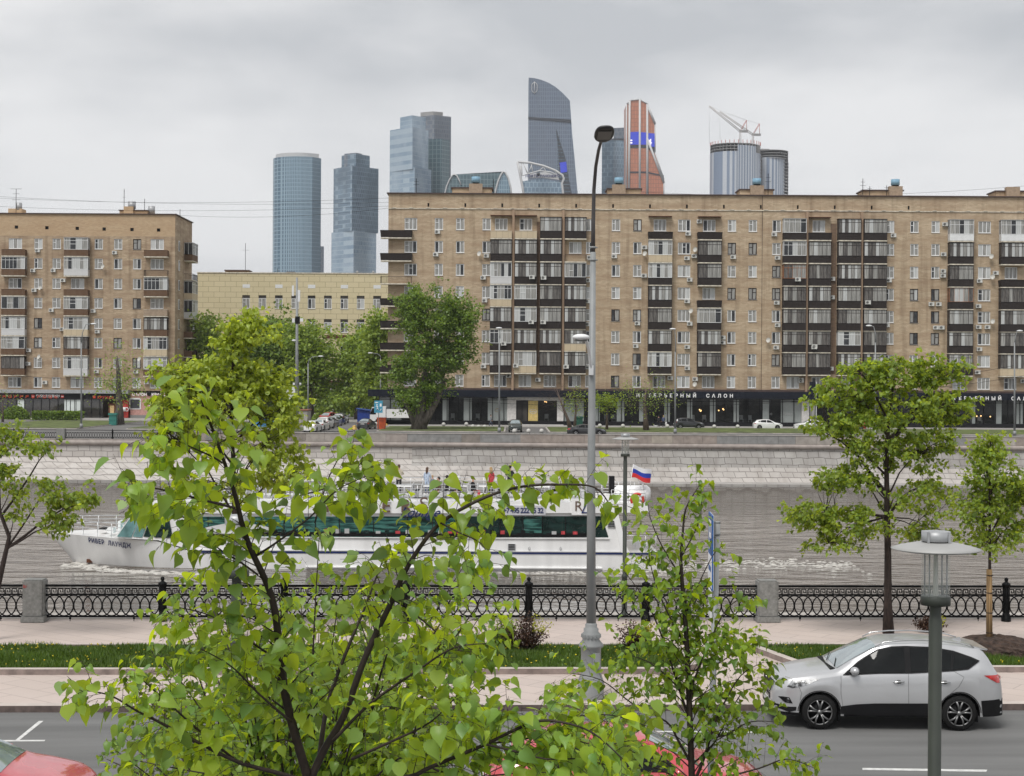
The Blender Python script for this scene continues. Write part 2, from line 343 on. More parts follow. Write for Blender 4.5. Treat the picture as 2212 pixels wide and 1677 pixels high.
bedR = bed('lawn', [(uR+.55, VB0+.15), (45, VB0+.15), (45, VB1), (uR+.1, VB1), (uR-.25, VB1-.35)])
def inside(x, y, P):
    c = False; n = len(P)
    for i in range(n):
        x1, y1 = P[i]; x2, y2 = P[i-1]
        if (y1 > y) != (y2 > y) and x < (x2-x1)*(y-y1)/(y2-y1)+x1: c = not c
    return c
def in_np(x, y, P):
    c = np.zeros(len(x), bool); n = len(P)
    for i in range(n):
        x1, y1 = P[i]; x2, y2 = P[i-1]
        if y1 == y2: continue
        c ^= ((y1 > y) != (y2 > y)) & (x < (x2-x1)*(y-y1)/(y2-y1)+x1)
    return c
def np_mesh(name, V, Fs, mats, mi=None, smooth=False):   # V (n,3), Fs (m,k) of one face size, or list of such
    me = bpy.data.meshes.new(name)
    if not isinstance(Fs, list): Fs = [Fs]
    nf = sum(len(f) for f in Fs); nl = sum(f.size for f in Fs)
    me.vertices.add(len(V)); me.vertices.foreach_set('co', V.astype(np.float32).ravel())
    me.loops.add(nl); me.loops.foreach_set('vertex_index', np.concatenate([f.ravel() for f in Fs]).astype(np.int32))
    me.polygons.add(nf)
    tot = np.concatenate([np.full(len(f), f.shape[1]) for f in Fs]); st = np.concatenate([[0], np.cumsum(tot)[:-1]])
    me.polygons.foreach_set('loop_start', st.astype(np.int32)); me.polygons.foreach_set('loop_total', tot.astype(np.int32))
    for m in mats: me.materials.append(MATS[m])
    if mi is not None: me.polygons.foreach_set('material_index', np.asarray(mi, np.int32))
    if smooth: me.polygons.foreach_set('use_smooth', np.ones(nf, bool))
    me.update(calc_edges=True); me.validate(); return me
def blades(name, poly, u0, u1, v0, v1, n, z, h=(.06, .15), w=.016, mat='grass', clump=True):
    rg = np.random.RandomState(hash(name) % 1000 if False else 5+n % 97)
    x = rg.uniform(u0, u1, n); y = rg.uniform(v0, v1, n); k = in_np(x, y, poly); x, y = x[k], y[k]; n = len(x)
    a = rg.uniform(0, 2*PI, n); H = rg.uniform(h[0], h[1], n)*(1+.5*np.sin(x*2.1+1)*np.sin(y*3.3+x)); b = rg.uniform(0, 2*PI, n); ln_ = H*rg.uniform(.1, .7, n)
    V = np.zeros((n, 3, 3)); V[:, 0] = np.stack([x-np.cos(a)*w, y-np.sin(a)*w, np.full(n, z)], 1); V[:, 1] = np.stack([x+np.cos(a)*w, y+np.sin(a)*w, np.full(n, z)], 1)
    V[:, 2] = np.stack([x+np.cos(b)*ln_, y+np.sin(b)*ln_, z+H], 1)
    o = obj(name, np_mesh(name, V.reshape(-1, 3), np.arange(n*3).reshape(-1, 3), [mat]), None, (0, 0, 0), NA); return tag(o, kind='stuff')
tag(blades('grass', bedL, -17, uL+1, VB0, VB1, 80000, .2), 'green lawn grass in the long bed left of the lamp post', 'grass')
tag(blades('grass', bedR, uR-1, 19, VB0, VB1, 42000, .2), 'green lawn grass in the bed behind the silver car', 'grass')
def dandelions(poly, u0, u1, n, lab):
    rg = np.random.RandomState(n); b = []
    V = []; Fc = []
    for i in range(n):
        cu, cv = rg.uniform(u0, u1), rg.uniform(VB0+.2, VB1-.2)
        for j in range(rg.randint(1, 4)):
            x, y = cu+rg.normal()*.25, cv+rg.normal()*.18
            if not inside(x, y, poly): continue
            r_, z, o = rg.uniform(.014, .024), .2+rg.uniform(.07, .13), len(V)
            V += [(x+r_*math.cos(t*PI/3), y+r_*math.sin(t*PI/3), z) for t in range(6)]+[(x, y, z+.015), (x, y, z-.03)]
            Fc += [(o+t, o+(t+1) % 6, o+6) for t in range(6)]+[(o+(t+1) % 6, o+t, o+7) for t in range(6)]
    me = bpy.data.meshes.new('dandelions'); me.from_pydata(V, [], Fc); me.materials.append(MATS['dandelion'])
    tag(obj('dandelions', me, None, (0, 0, 0), NA), lab, 'dandelions', kind='stuff')
dandelions(bedL, -16, uL, 190, 'yellow dandelions flowering in the left lawn')
dandelions(bedR, uR, 18, 85, 'yellow dandelions flowering in the lawn behind the silver car')
# river
m, nt, b = nodes_of('water'); N, L = nt.nodes, nt.links
setb(b, Base_Color=(.085, .069, .053, 1), Roughness=.04, Specular_IOR_Level=.9, IOR=1.36)
t = N.new('ShaderNodeTexCoord'); cur = None
for sc, st, d_, w_ in ((.34, (.6, 1.5, 1), 2, 1.5), (1.3, (.7, 1.2, 1), 4, .55), (.06, (1, 1, 1), 2, .0)):
    mp = N.new('ShaderNodeMapping'); mp.inputs['Scale'].default_value = st; mp.inputs['Rotation'].default_value = (0, 0, .05)
    n = N.new('ShaderNodeTexNoise'); n.inputs['Scale'].default_value = sc; n.inputs['Detail'].default_value = d_; n.inputs['Distortion'].default_value = .35
    L.new(t.outputs['Object'], mp.inputs[0]); L.new(mp.outputs[0], n.inputs['Vector'])
    if w_ == 0.: calm = n; continue
    x = N.new('ShaderNodeMath'); x.operation = 'MULTIPLY_ADD'; x.inputs[1].default_value = w_; L.new(n.outputs['Fac'], x.inputs[0])
    if cur: L.new(cur, x.inputs[2])
    else: x.inputs[2].default_value = 0
    cur = x.outputs[0]
mr = N.new('ShaderNodeMapRange'); mr.inputs['From Min'].default_value = .35; mr.inputs['From Max'].default_value = .62; mr.inputs['To Min'].default_value = .55; mr.inputs['To Max'].default_value = 1.25
L.new(calm.outputs['Fac'], mr.inputs[0])
bp = N.new('ShaderNodeBump'); bp.inputs['Distance'].default_value = .95; L.new(mr.outputs[0], bp.inputs['Strength']); L.new(cur, bp.inputs['Height']); L.new(bp.outputs[0], b.inputs['Normal'])
w = MB('water'); w.quad((-400, 30, WZ), (400, 30, WZ), (400, 171, WZ), (-400, 171, WZ)); struct('river', w)
# near river wall
nw = MB('granite_grey'); nw.box(-90, 90, 41.9, 42.3, WZ-.5, -.402); nw.mat('stone_pale'); nw.box(-90, 90, 41.3, 42.42, .138, .16)
struct('quay_wall', nw, rz=NA)
# far bank
DW = 170.
xs = [-200]
fw = MB('granite')
prof = [(170.0, -.62), (169.9, -2.1), (169.2, -2.75), (167.6, -3.6), (166.0, -4.25), (165.6, -4.3)]
xr = at(890, 1000, 170).x; xq = at(1012, 1000, 170).x
pv = [(170.0, -.62), (169.85, -1.4), (169.6, -2.75), (169.2, -3.9), (169., -4.3), (168.9, -4.32)]
def lerpP(a, b, t): return [(p[0]*(1-t)+q[0]*t, p[1]*(1-t)+q[1]*t) for p, q in zip(a, b)]
secs = [(-220, prof), (xr, prof)]+[(xr+(xq-xr)*i/6, lerpP(prof, pv, (i/6)**1.2)) for i in range(1, 7)]+[(220, pv)]
for (xa, pa), (xb, pb) in zip(secs, secs[1:]):
    for i in range(len(prof)-1):
        fw.mat('granite_grey' if (i < 2 and xa >= xr) else 'granite')
        fw.quad((xa, pa[i+1][0], pa[i+1][1]), (xb, pb[i+1][0], pb[i+1][1]), (xb, pb[i][0], pb[i][1]), (xa, pa[i][0], pa[i][1]))
fw.mat('granite_grey'); fw.box(-220, 220, 165.2, 170, WZ-1, -4.32)
fw.mat('block5'); fw.tube([(x, 169.92, -.42) for x in range(-220, 221, 4)], .27, 10)
fw.box(-220, 220, 170.02, 170.6, -.7, 0.0)
struct('embankment_wall', fw)
xsplit = at(420, 950, DW).x
pb = MB(); x = xsplit; i = 0; rg = random.Random(4); prev = -1
while x < 110:
    wd = rg.choice([1.25, 1.6, 2.1, 2.4, 2.4, 1.9]); c = rg.randrange(7)
    if rg.random() < .35 and prev >= 0: c = prev
    pb.mat('block%d' % c); dz = rg.uniform(-.006, .006); pb.box(x+.012, x+wd-.012, 169.98+dz, 170.42, -.12, .80); prev = c
    pb.mat('stone_pale'); pb.box(x+.006, x+wd-.006, 169.93+dz, 170.46, .803, .86); x += wd
tag(pb.build('embankment_parapet'), 'long parapet of patched granite blocks along the far bank', 'parapet')
g = MB('asphalt_far'); g.quad((-3500, 170.6, 0), (3500, 170.6, 0), (3500, 6000, 0), (-3500, 6000, 0)); struct('ground', g)
def strip(name, mat, pts, z, loc=None):   # pts are pixels at ground level
    s = MB(mat); q = [gz(x, y, z) for x, y in pts]; s.add([(p.x, p.y, z) for p in q], [tuple(range(len(q)))]); return struct(name, s)
def slabs(name, mat, pts, z, zb=0.):
    q = [gz(x, y, z) for x, y in pts]; s = MB(mat); s.prism([(p.x, p.y) for p in q], z, zb, 'z'); return struct(name, s)
M('walk_far', (.33, .315, .295), .9, var=.12, scale=.4)
s = MB('walk_far'); s.box(-150, at(1480/3.687+398, 930, 200).x, 246, 262, 0.004, .10); s.box(at(820, 930, 225).x, 200, 223.5, 236, .004, .10); struct('pavement', s)
def gbed(x0, x1, y0, y1):
    s = MB('stone_pale'); s.box(x0, x1, y0, y1, .004, .14); s.mat('grass_far'); s.box(x0+.25, x1-.25, y0+.25, y1-.25, .145, .20)
    return struct('verge', s)
def wx(px, D): return at(px, 900, D).x
gbed(wx(814, 201), wx(1092, 201), 200.5, 220.5)
gbed(wx(1185, 201), 90, 200.5, 220.5)
gbed(wx(-60, 208), wx(222, 216), 203, 240); gbed(wx(322, 216), wx(600, 216), 203, 238); gbed(wx(604, 200), wx(655, 198), 197, 212)
# ================================================================ RAILINGS
def iron_panel(wd, h=1.0, n=12, key=True):
    b = MB('iron'); b.box(0, wd, -.03, .03, h-.06, h); b.box(0, wd, -.02, .02, .10, .145); b.box(0, wd, -.012, .012, h-.285, h-.262)
    if key: b.box(0, wd, -.012, .012, h-.10, h-.085)
    zc = (.145+h-.285)/2; rz = (h-.285-.145)/2; sp = wd/n
    for i in range(n-1): b.torus((sp*(i+1), 0, zc), sp*.985, rz, .019, 24, 5)
    for i in range(n): b.box(sp*i+sp/2-.006 if False else sp*i-.02, sp*i+.02, -.018, .018, zc-.045, zc+.045) if i else None
    b.torus((0, 0, zc), sp*.98, rz, .019, 12, 5, a0=-PI/2, a1=PI/2); b.torus((wd, 0, zc), sp*.98, rz, .019, 12, 5, a0=PI/2, a1=1.5*PI)
    if key:      # meander band
        m = int(wd/.17); s = wd/m; z0, z1 = h-.252, h-.112; t = .021; hh = (z1-z0)
        for i in range(m):
            x = i*s
            for (xa, xb, za, zb) in ((0, .62, 1, 1), (.62, .62, .35, 1), (.28, .62, .35, .35), (.28, .28, .35, .68), (.0, .0, 0, 1), (0, 1., 0, 0), (.82, .82, 0, .75)):
                b.box(x+xa*s-t/2, x+xb*s+t/2, -.009, .009, z0+za*hh-t/2, z0+zb*hh+t/2)
    for q in (.22, .78): b.ball((wd*q, 0, .075), .032, 8); b.cyl((wd*q, 0, 0), (wd*q, 0, .12), .01, n=5)
    return b.mesh('railing_panel')
def iron_post():
    b = MB('iron'); b.lathe([(.13, 0), (.13, .1), (.10, .12), (.105, .2), (.085, .22), (.085, .95), (.115, .98), (.115, 1.03), (.06, 1.06), (.035, 1.08), (.05, 1.11), (.055, 1.15), (.035, 1.19), (0, 1.2)], n=14)
    for i in range(10): a = 2*PI*i/10; b.cyl((.088*math.cos(a), .088*math.sin(a), .24), (.088*math.cos(a), .088*math.sin(a), .92), .012, n=4)
    return b.mesh('iron_post')
def granite_post(w=.55, h=1.13, d=.5):
    me = bpy.data.meshes.new('granite_post'); bm = bmesh.new()
    def bx(w, d, z0, z1, bev):
        r_ = bmesh.ops.create_cube(bm, size=1); bmesh.ops.scale(bm, vec=(w, d, z1-z0), verts=r_['verts']); bmesh.ops.translate(bm, vec=(0, 0, (z0+z1)/2), verts=r_['verts'])
        es = [e for e in bm.edges if all(v in r_['verts'] for v in e.verts)]; bmesh.ops.bevel(bm, geom=es, offset=bev, segments=2, affect='EDGES')
    bx(w+.08, d+.08, 0, .16, .015); bx(w, d, .14, h, .035)
    bm.to_mesh(me); bm.free(); me.materials.append(MATS['stone']); return me
rail = thing('embankment_railing', 'black cast iron railing of interlaced ovals between granite posts along the near quay', 'railing', nb(0, V_RAIL, .14), NA)
gp, ip = granite_post(), iron_post()
posts = [(75, 'g'), (350, 'i'), (613, 'i'), (877, 'i'), (1141, 'i'), (1394, 'i'), (1655, 'g'), (1916, 'i'), (2172, 'i')]
U = [(ub(px, V_RAIL), t) for px, t in posts]
dU = (U[-1][0]-U[0][0])/8
U = [(U[0][0]-dU*k, 'i') for k in (4, 3, 2, 1)]+U+[(U[-1][0]+dU*k, 'i' if k != 4 else 'g') for k in (1, 2, 3, 4, 5)]
pan = iron_panel(dU-.3, .98, 12)
for i, (u, t) in enumerate(U):
    obj('granite_post' if t == 'g' else 'iron_post', gp if t == 'g' else ip, rail, (u, 0, 0))
    if i < len(U)-1:
        a = u+(.26 if t == 'g' else .09); e = U[i+1][0]-(.26 if U[i+1][1] == 'g' else .09)
        o = obj('railing_panel', pan, rail, (a, 0, 0)); o.scale = ((e-a)/(dU-.3), 1, 1)
sp_ = MB(); gr = text('B/', .12, 'graffiti', rail, (U[4][0]-.2, -.262, .92), 'red_paint', .002)
# far railing on the left of the far bank
fr = thing('embankment_railing', 'far black iron railing with granite posts in front of the left apartment block', 'railing', (0, 170.3, 0))
fx0 = lambda zx: at(zx/3.16, 950, 170.3).x      # zoomed column -> metres
gp2 = granite_post(.95, 1.18, .7)
fpan = iron_panel(5.0, 1.02, 20, key=False)
marks = [(-920, 'g'), (-600, 'i'), (-280, 'i'), (94, 'i'), (418, 'g'), (768, 'i'), (1095, 'i'), (1437, 'g'), (1785, 'i'), (2115, 'i'), (2440, 'g')]
XF = [(fx0(a)-fr.location.x, t) for a, t in marks]
for i, (u, t) in enumerate(XF):
    obj('granite_post' if t == 'g' else 'iron_post', gp2 if t == 'g' else ip, fr, (u, 0, -.05))
    if i < len(XF)-1: o = obj('railing_panel', fpan, fr, (u, 0, -.02)); o.scale = ((XF[i+1][0]-u)/5.0, 1.6, 1)
xend = at(420, 950, DW).x

# ================================================================ LAMP POSTS
M('arm_grey', (.06, .055, .055), .5); M('post_green', (.045, .052, .043), .5, var=.1); M('hood_grey', (.36, .36, .35), .5, var=.06)
def lantern(D, px, ptop, ground, label, group='promenade lanterns with flat disc hoods'):
    """glass cylinder lantern under a wide shallow disc; z of the top from the picture, foot on the ground"""
    top = at(px, ptop, D); H = top.z-ground
    t = thing('street_lantern', label, 'street lamp', (top.x, D, ground), 0, group)
    b = MB('post_green'); b.lathe([(.11, 0), (.11, .05), (.075, .08), (.075, 1.1), (.085, 1.12), (.085, 1.16), (.056, 1.2), (.056, H-.76), (.049, H-.74), (.049, H-.62)], n=20); b.build('post', t)
    b = MB('post_green'); b.lathe([(0, H-.632), (.126, H-.63), (.126, H-.56), (.118, H-.552), (0, H-.552)], n=24)
    c = b.build('lantern_base', t)
    g = MB('lantern_glass'); g.lathe([(.122, H-.552), (.122, H-.165)], n=28); g.build('glass_cylinder', t)
    g = MB('metal_grey')
    for k in range(4): a = PI/4+PI/2*k; g.cyl((.105*math.cos(a), .105*math.sin(a), H-.552), (.105*math.cos(a), .105*math.sin(a), H-.15), .006, n=6)
    g.build('stay_rods', t)
    g = MB('lantern_inner'); g.lathe([(.022, H-.552), (.022, H-.4), (.018, H-.2)], n=12); g.build('lamp_tube', t)
    h = MB('hood_grey'); h.lathe([(0, H-.175), (.30, H-.17), (.375, H-.155), (.377, H-.147), (.30, H-.125), (.16, H-.095), (0, H-.09)], n=48); hd = h.build('hood', t)
    f = MB('metal_grey'); f.lathe([(.115, H-.085), (.122, H-.08), (.122, H), (.11, H), (0, H-.003)], n=24)
    for k in range(4): a = PI/4+PI/2*k; f.cbox((.125*math.cos(a), .125*math.sin(a), H-.045), (.02, .02, .09))
    f.build('finial', t)
    return t
glass('lantern_glass', (.75, .8, .77), .18, .06); M('lantern_inner', (.5, .5, .45), .5)
lantern(13.0, 2022, 1148, .12, 'dark green lantern post with a flat disc hood, standing in front of the silver car')
lantern(15.3, 512, 1113, .12, 'lantern with a flat disc hood half hidden in the leafy branches before the boat')
lantern(41.7, 1351, 937, .14, 'lantern with a flat disc hood on the quay right of the tall lamp post')
# tall double-armed street light
M('pole_grey', (.25, .26, .26), .5, var=.08); M('pole_black', (.02, .02, .02), .4); M('led', (.09, .09, .085), .3)
b0 = gz(1276, 1508, .136); D0 = b0.y
tl = thing('street_light', 'tall grey street light with an ornate foot and a flat black lamp head', 'street light', (b0.x, b0.y, .136))
T = lambda px, py, dd=0.: at(px, py, D0+dd)-Vector((b0.x, b0.y, .136))
b = MB('pole_grey'); b.lathe([(.27, 0), (.27, .34), (.255, .38), (.24, .42), (.205, .52), (.21, .62), (.205, .66), (.205, 1.02), (.25, 1.06), (.25, 1.1), (.17, 1.2), (.185, 1.24), (.185, 1.32), (.15, 1.36), (.155, 1.42), (.12, 1.45), (.125, 1.5), (.10, 1.54)], n=28)
for i in range(16): a = 2*PI*i/16; b.cbox((.19*math.cos(a), .19*math.sin(a), 1.28), (.03, .03, .07))
b.cbox((.1, -.2, .8), (.14, .05, .3)); b.build('pedestal', tl)
b = MB('pole_grey'); b.tube([(0, 0, 1.5), T(1277, 1050), T(1281, 545)], [.10, .084, .056], 20); sh = b.build('shaft', tl)
b = MB('pole_grey')
for q in (535, 562): c = T(1281, q); b.cyl(c-Vector((0, 0, .02)), c+Vector((0, 0, .02)), .068, n=16); b.cyl(c-Vector((.10, 0, 0)), c+Vector((.10, 0, 0)), .011, n=6)
b.build('collar', tl)
b = MB('arm_grey'); b.tube([T(1281, 550), T(1281.5, 480), T(1283, 410), T(1287, 360, -.25), T(1293, 325, -.7), T(1299, 303, -1.2), T(1303, 292, -1.6)], [.046, .042, .038, .035, .033, .03, .03], 12); b.build('curved_neck', tl)
me = bpy.data.meshes.new('lamp_head'); bm = bmesh.new(); bmesh.ops.create_uvsphere(bm, u_segments=28, v_segments=14, radius=1)
for v in bm.verts:
    x, y, z = v.co; sx = .19 if y < 0 else .19*(1-.28*y*y); v.co = (math.copysign(abs(x)**.7, x)*sx, math.copysign(abs(y)**.75, y)*.31, (.065 if z > 0 else .05)*math.copysign(abs(z)**.8, z))
bm.to_mesh(me); bm.free(); me.materials.append(MATS['pole_black']); sharp(me, 50)
hc = T(1305, 290, -1.95); ho = obj('lamp_head', me, tl, hc); ho.rotation_euler = (R(-19), R(-2), R(4)); b = MB('led'); b.box(-.13, .13, -.2, .12, -.056, -.05); b.build('led_panel', ho)
b = MB('white'); b.tube([T(1277, 800, -.1), T(1275, 778, -.15), T(1272, 755, -.3), T(1267, 738, -.5), T(1259, 729, -.7)], .032, 8); b.cbox(T(1277, 800, -.08), (.09, .12, .2)); b.build('side_arm', tl)
b = MB('white'); c = T(1255, 729, -.75); b.ball(c, .14, 14, (1.25, 1.2, .5)); b.build('side_lamp', tl)
b = MB('led'); b.cbox(c-Vector((0, 0, .065)), (.24, .2, .03)); b.build('side_lens', tl)
# ================================================================ APARTMENT BLOCKS
def wall_holes(mb, x0, x1, z0, z1, holes, y=0., dep=.22, reveal=None):
    zs = sorted({z0, z1, *[h[2] for h in holes], *[h[3] for h in holes]}); zs = [z for z in zs if z0 <= z <= z1]
    for a, b in zip(zs, zs[1:]):
        if b-a < 1e-5: continue
        zm = (a+b)/2; hs = sorted((h[0], h[1]) for h in holes if h[2] < zm < h[3]); x = x0
        for (p, q) in hs+[(x1, x1)]:
            p = min(p, x1)
            if p-x > 1e-4: mb.quad((x, y, a), (p, y, a), (p, y, b), (x, y, b))
            x = max(x, q)
    for (a, b, c, d) in holes:
        mb.quad((a, y, c), (a, y+dep, c), (a, y+dep, d), (a, y, d)); mb.quad((b, y+dep, c), (b, y, c), (b, y, d), (b, y+dep, d))
        mb.quad((a, y+dep, d), (b, y+dep, d), (b, y, d), (a, y, d)); mb.quad((a, y, c), (b, y, c), (b, y+dep, c), (a, y+dep, c))
RG = random.Random(11)
def win_geo(fr, pn, cx, zc, w, h, kind, fm, rg, y=.12, blind=.3, curt=.45):
    t = .11; fr.mat(fm); a, b, c, d = cx-w/2, cx+w/2, zc-h/2, zc+h/2
    fr.box(a, b, y-.04, y+.04, c, c+t); fr.box(a, b, y-.04, y+.04, d-t, d); fr.box(a, a+t, y-.04, y+.04, c+t, d-t); fr.box(b-t, b, y-.04, y+.04, c+t, d-t)
    ms = {2: [.5], 3: [.36, .66], 1: []}[kind]
    if kind == 2 and rg.random() < .25: ms = [.4]
    xs = [0]+ms+[1]
    for m in ms: fr.box(a+w*m-.06, a+w*m+.06, y-.042, y+.04, c+t, d-t)
    k = rg.randrange(len(xs)-1)
    if rg.random() < .4: fr.box(a+w*xs[k]+.02, a+w*xs[k+1]-.02, y-.043, y+.035, c+h*(.62 if rg.random() < .6 else .42), c+h*(.62 if rg.random() < .6 else .42)+.07) if False else fr.box(a+w*xs[k]+.05, a+w*xs[k+1]-.05, y-.043, y+.035, c+h*.6, c+h*.6+.075)
    fr.mat('metal_grey' if fm != 'white' else 'white'); fr.box(a-.05, b+.05, -.09, y, c-.045, c-.002)
    base = rg.random()
    for i in range(len(xs)-1):
        r_ = rg.random()*.7+base*.3
        pn.mat('glass_blind' if r_ < blind else ('glass_curtain' if r_ < blind+curt else 'glass_dark'))
        pn.quad((a+w*xs[i], y, c), (a+w*xs[i+1], y, c), (a+w*xs[i+1], y, d), (a+w*xs[i], y, d))
_WC = {}
def win_meshes(w, h, kind, fm, var):
    k = (round(w, 2), round(h, 2), kind, fm, var)
    if k not in _WC:
        fr, pn = MB(), MB(); win_geo(fr, pn, 0, 0, w, h, kind, fm, random.Random(hash((kind, var, 3)) % 9999+var*7))
        _WC[k] = (fr.mesh('window'), pn.mesh('pane'))
    return _WC[k]
def add_window(parent, x, z, w, h, kind, fm='white', var=None, y=0.):
    var = RG.randrange(9) if var is None else var
    f, p = win_meshes(w, h, kind, fm, var); o = obj('window', f, parent, (x, y, z)); obj('pane', p, o); return o
_BC = {}
def balcony_meshes(gl, par, W_, var, ph=1.19, top=3.4, dep=1.1):
    k = (gl, par, round(W_, 1), var, round(top, 1))
    if k in _BC: return _BC[k]
    rg = random.Random(var*31+len(gl)*7+ord(par)); w = W_/2
    b = MB('slab'); b.box(-w, w, -dep-.05, 0, -.04, .13)
    pm = {'k': 'parapet_black', 'w': 'parapet_white', 'c': 'parapet_cream', 'b': 'parapet_brown', 't': 'tan', 'y': 'parapet_cream', 'r': 'iron', 'F': 'white'}[par]
    b.mat(pm)
    if par == 'r':
        b.box(-w, w, -dep, -dep+.04, ph-.05, ph); b.box(-w, -w+.04, -dep, 0, ph-.05, ph); b.box(w-.04, w, -dep, 0, ph-.05, ph)
        n = int(W_/.16)
        for i in range(n+1): b.box(-w+W_*i/n-.015, -w+W_*i/n+.015, -dep, -dep+.02, .13, ph-.05)
        for i in range(6): b.box(w-.03, w-.01, -dep*i/6, -dep*i/6+.02, .13, ph-.05); b.box(-w+.01, -w+.03, -dep*i/6, -dep*i/6+.02, .13, ph-.05)
    else:
        fl = .10 if (par == 'k' and gl == 'O') else 0
        b.add([(-w, -dep, .16), (w, -dep, .16), (w+fl, -dep-fl, ph), (-w-fl, -dep-fl, ph), (-w, 0, .16), (w, 0, .16), (w+fl, 0, ph), (-w-fl, 0, ph)], [(0, 1, 2, 3), (4, 0, 3, 7), (1, 5, 6, 2), (3, 2, 6, 7)])
        b.mat('slab' if par in 'cty' else ('black' if par == 'k' else pm)); b.box(-w-fl-.02, w+fl+.02, -dep-fl-.03, -dep-fl+.04, ph, ph+.05)
    res = [b.mesh('balcony'), None, None]
    if gl != 'O':
        f, p = MB(), MB(); z0, z1 = ph+.05, top-.02
        if par == 'F': z0 = .2
        f.mat({'W': 'white', 'D': 'darkframe', 'B': 'orange_wood'}[gl]); t = .07 if gl == 'W' else .055; y = -dep+.03
        f.box(-w, w, y-.04, y+.04, z0, z0+t); f.box(-w, w, y-.04, y+.04, z1-t, z1)
        n = rg.choice([5, 6, 7] if gl == 'D' else [4, 5, 6]) if gl != 'B' else 5
        tr = rg.random() < .75; zt = z1-(z1-z0)*.24
        for i in range(n+1): x = -w+t/2+(W_-t)*i/n; tt = t*(.7 if 0 < i < n else 1.); f.box(x-tt/2, x+tt/2, y-.043, y+.043, z0+t, z1-t)
        if tr: f.box(-w+t, w-t, y-.03, y+.035, zt-.03, zt+.03)
        if gl == 'W' and rg.random() < .5: f.box(-w+W_*1/n, -w+W_*2/n, y-.046, y+.03, (z0+z1)/2-.1, (z0+z1)/2-.03)
        for s_ in (-1, 1):
            xx = s_*(w-.03)
            for yy in (-dep+.03, -dep*.5, -.04): f.box(xx-.03, xx+.03, yy-.03, yy+.03, z0, z1)
            f.box(xx-.03, xx+.03, y, 0, z1-t, z1)
            p.mat('glass_dark'); p.quad((xx, 0, z0), (xx, -dep+.03, z0), (xx, -dep+.03, z1), (xx, 0, z1))
        # closed roof plate
        f.mat('metal_grey' if gl == 'W' else 'darkframe'); f.box(-w-.06, w+.06, -dep-.1, 0, z1, z1+.04)
        # panes: what hangs behind each leaf
        wi = rg.randrange(n) if rg.random() < .8 else -1
        for i in range(n):
            q = rg.random()
            if par == 'F': mt = 'glass_blind' if q < .5 else 'glass_curtain'
            elif gl == 'W': mt = 'glass_blind' if q < .35 else ('glass_curtain' if q < .8 else 'glass_dark')
            else: mt = 'glass_blind' if q < .24 else ('glass_curtain' if q < .66 else 'glass_balcony')
            if i == wi and gl == 'W': mt = 'glass_dark'
            p.mat(mt); x0, x1 = -w+W_*i/n, -w+W_*(i+1)/n; p.quad((x0, y, z0), (x1, y, z0), (x1, y, z1), (x0, y, z1))
        res[1], res[2] = f.mesh('glazing'), p.mesh('pane')
    _BC[k] = res; return res
def add_balcony(parent, x, z, W_, gl, par, var=None, rz=0, y=0., top=3.4, dep=1.1, ph=1.19, label=None):
    var = RG.randrange(6) if var is None else var
    m = balcony_meshes(gl, par, W_, var, top=top, dep=dep, ph=ph); o = obj('balcony', m[0], parent, (x, y, z), rz)
    if m[1]: obj('glazing', m[1], o); obj('pane', m[2], o)
    if label: o['label'] = label
    return o
_a = MB('ac_white'); _a.box(-.41, .41, -.36, 0, -.29, .29); _a.mat('metal_grey'); _a.box(-.36, -.32, -.34, .02, -.36, -.29); _a.box(.32, .36, -.34, .02, -.36, -.29)
AC = _a.mesh('air_conditioner')
_a = MB('ac_fan'); _a.tube([(-.11, -.37, 0), (-.11, -.355, 0)], .225, 16); _a.mat('ac_white'); _a.torus((-.11, -.372, 0), .12, .12, .012, 12, 4); _a.torus((-.11, -.372, 0), .2, .2, .012, 14, 4); FAN = _a.mesh('fan_grille')
def add_ac(parent, x, z, y=0.): o = obj('air_conditioner', AC, parent, (x, y, z)); obj('fan_grille', FAN, o); return o
_a = MB('dish'); _a.lathe([(0, 0), (.2, .03), (.34, .1), (.38, .14)], n=16); DISH = _a.mesh('satellite_dish')
def add_dish(parent, x, z, y=-.5):
    o = obj('satellite_dish', DISH, parent, (x, y, z)); o.rotation_euler = (R(70), 0, R(-25)); o.scale = (.9, 1.1, 1); return o
def fit_text(s, size, width, name, parent, loc, mat, depth=.03, bold=0., **k):
    o1 = text(s, size, name, parent, loc, mat, depth, bold=bold, **k); w1 = max(v.co.x for v in o1.data.vertices)-min(v.co.x for v in o1.data.vertices); bpy.data.objects.remove(o1)
    o2 = text(s, size, name, parent, loc, mat, depth, bold=bold, space=1.5, **k); w2 = max(v.co.x for v in o2.data.vertices)-min(v.co.x for v in o2.data.vertices); bpy.data.objects.remove(o2)
    sp = max(.7, 1+.5*(width-w1)/(w2-w1)); o = text(s, size, name, parent, loc, mat, depth, bold=bold, space=sp, **k)
    w3 = max(v.co.x for v in o.data.vertices)-min(v.co.x for v in o.data.vertices); o.scale = (width/w3, 1, 1); return o
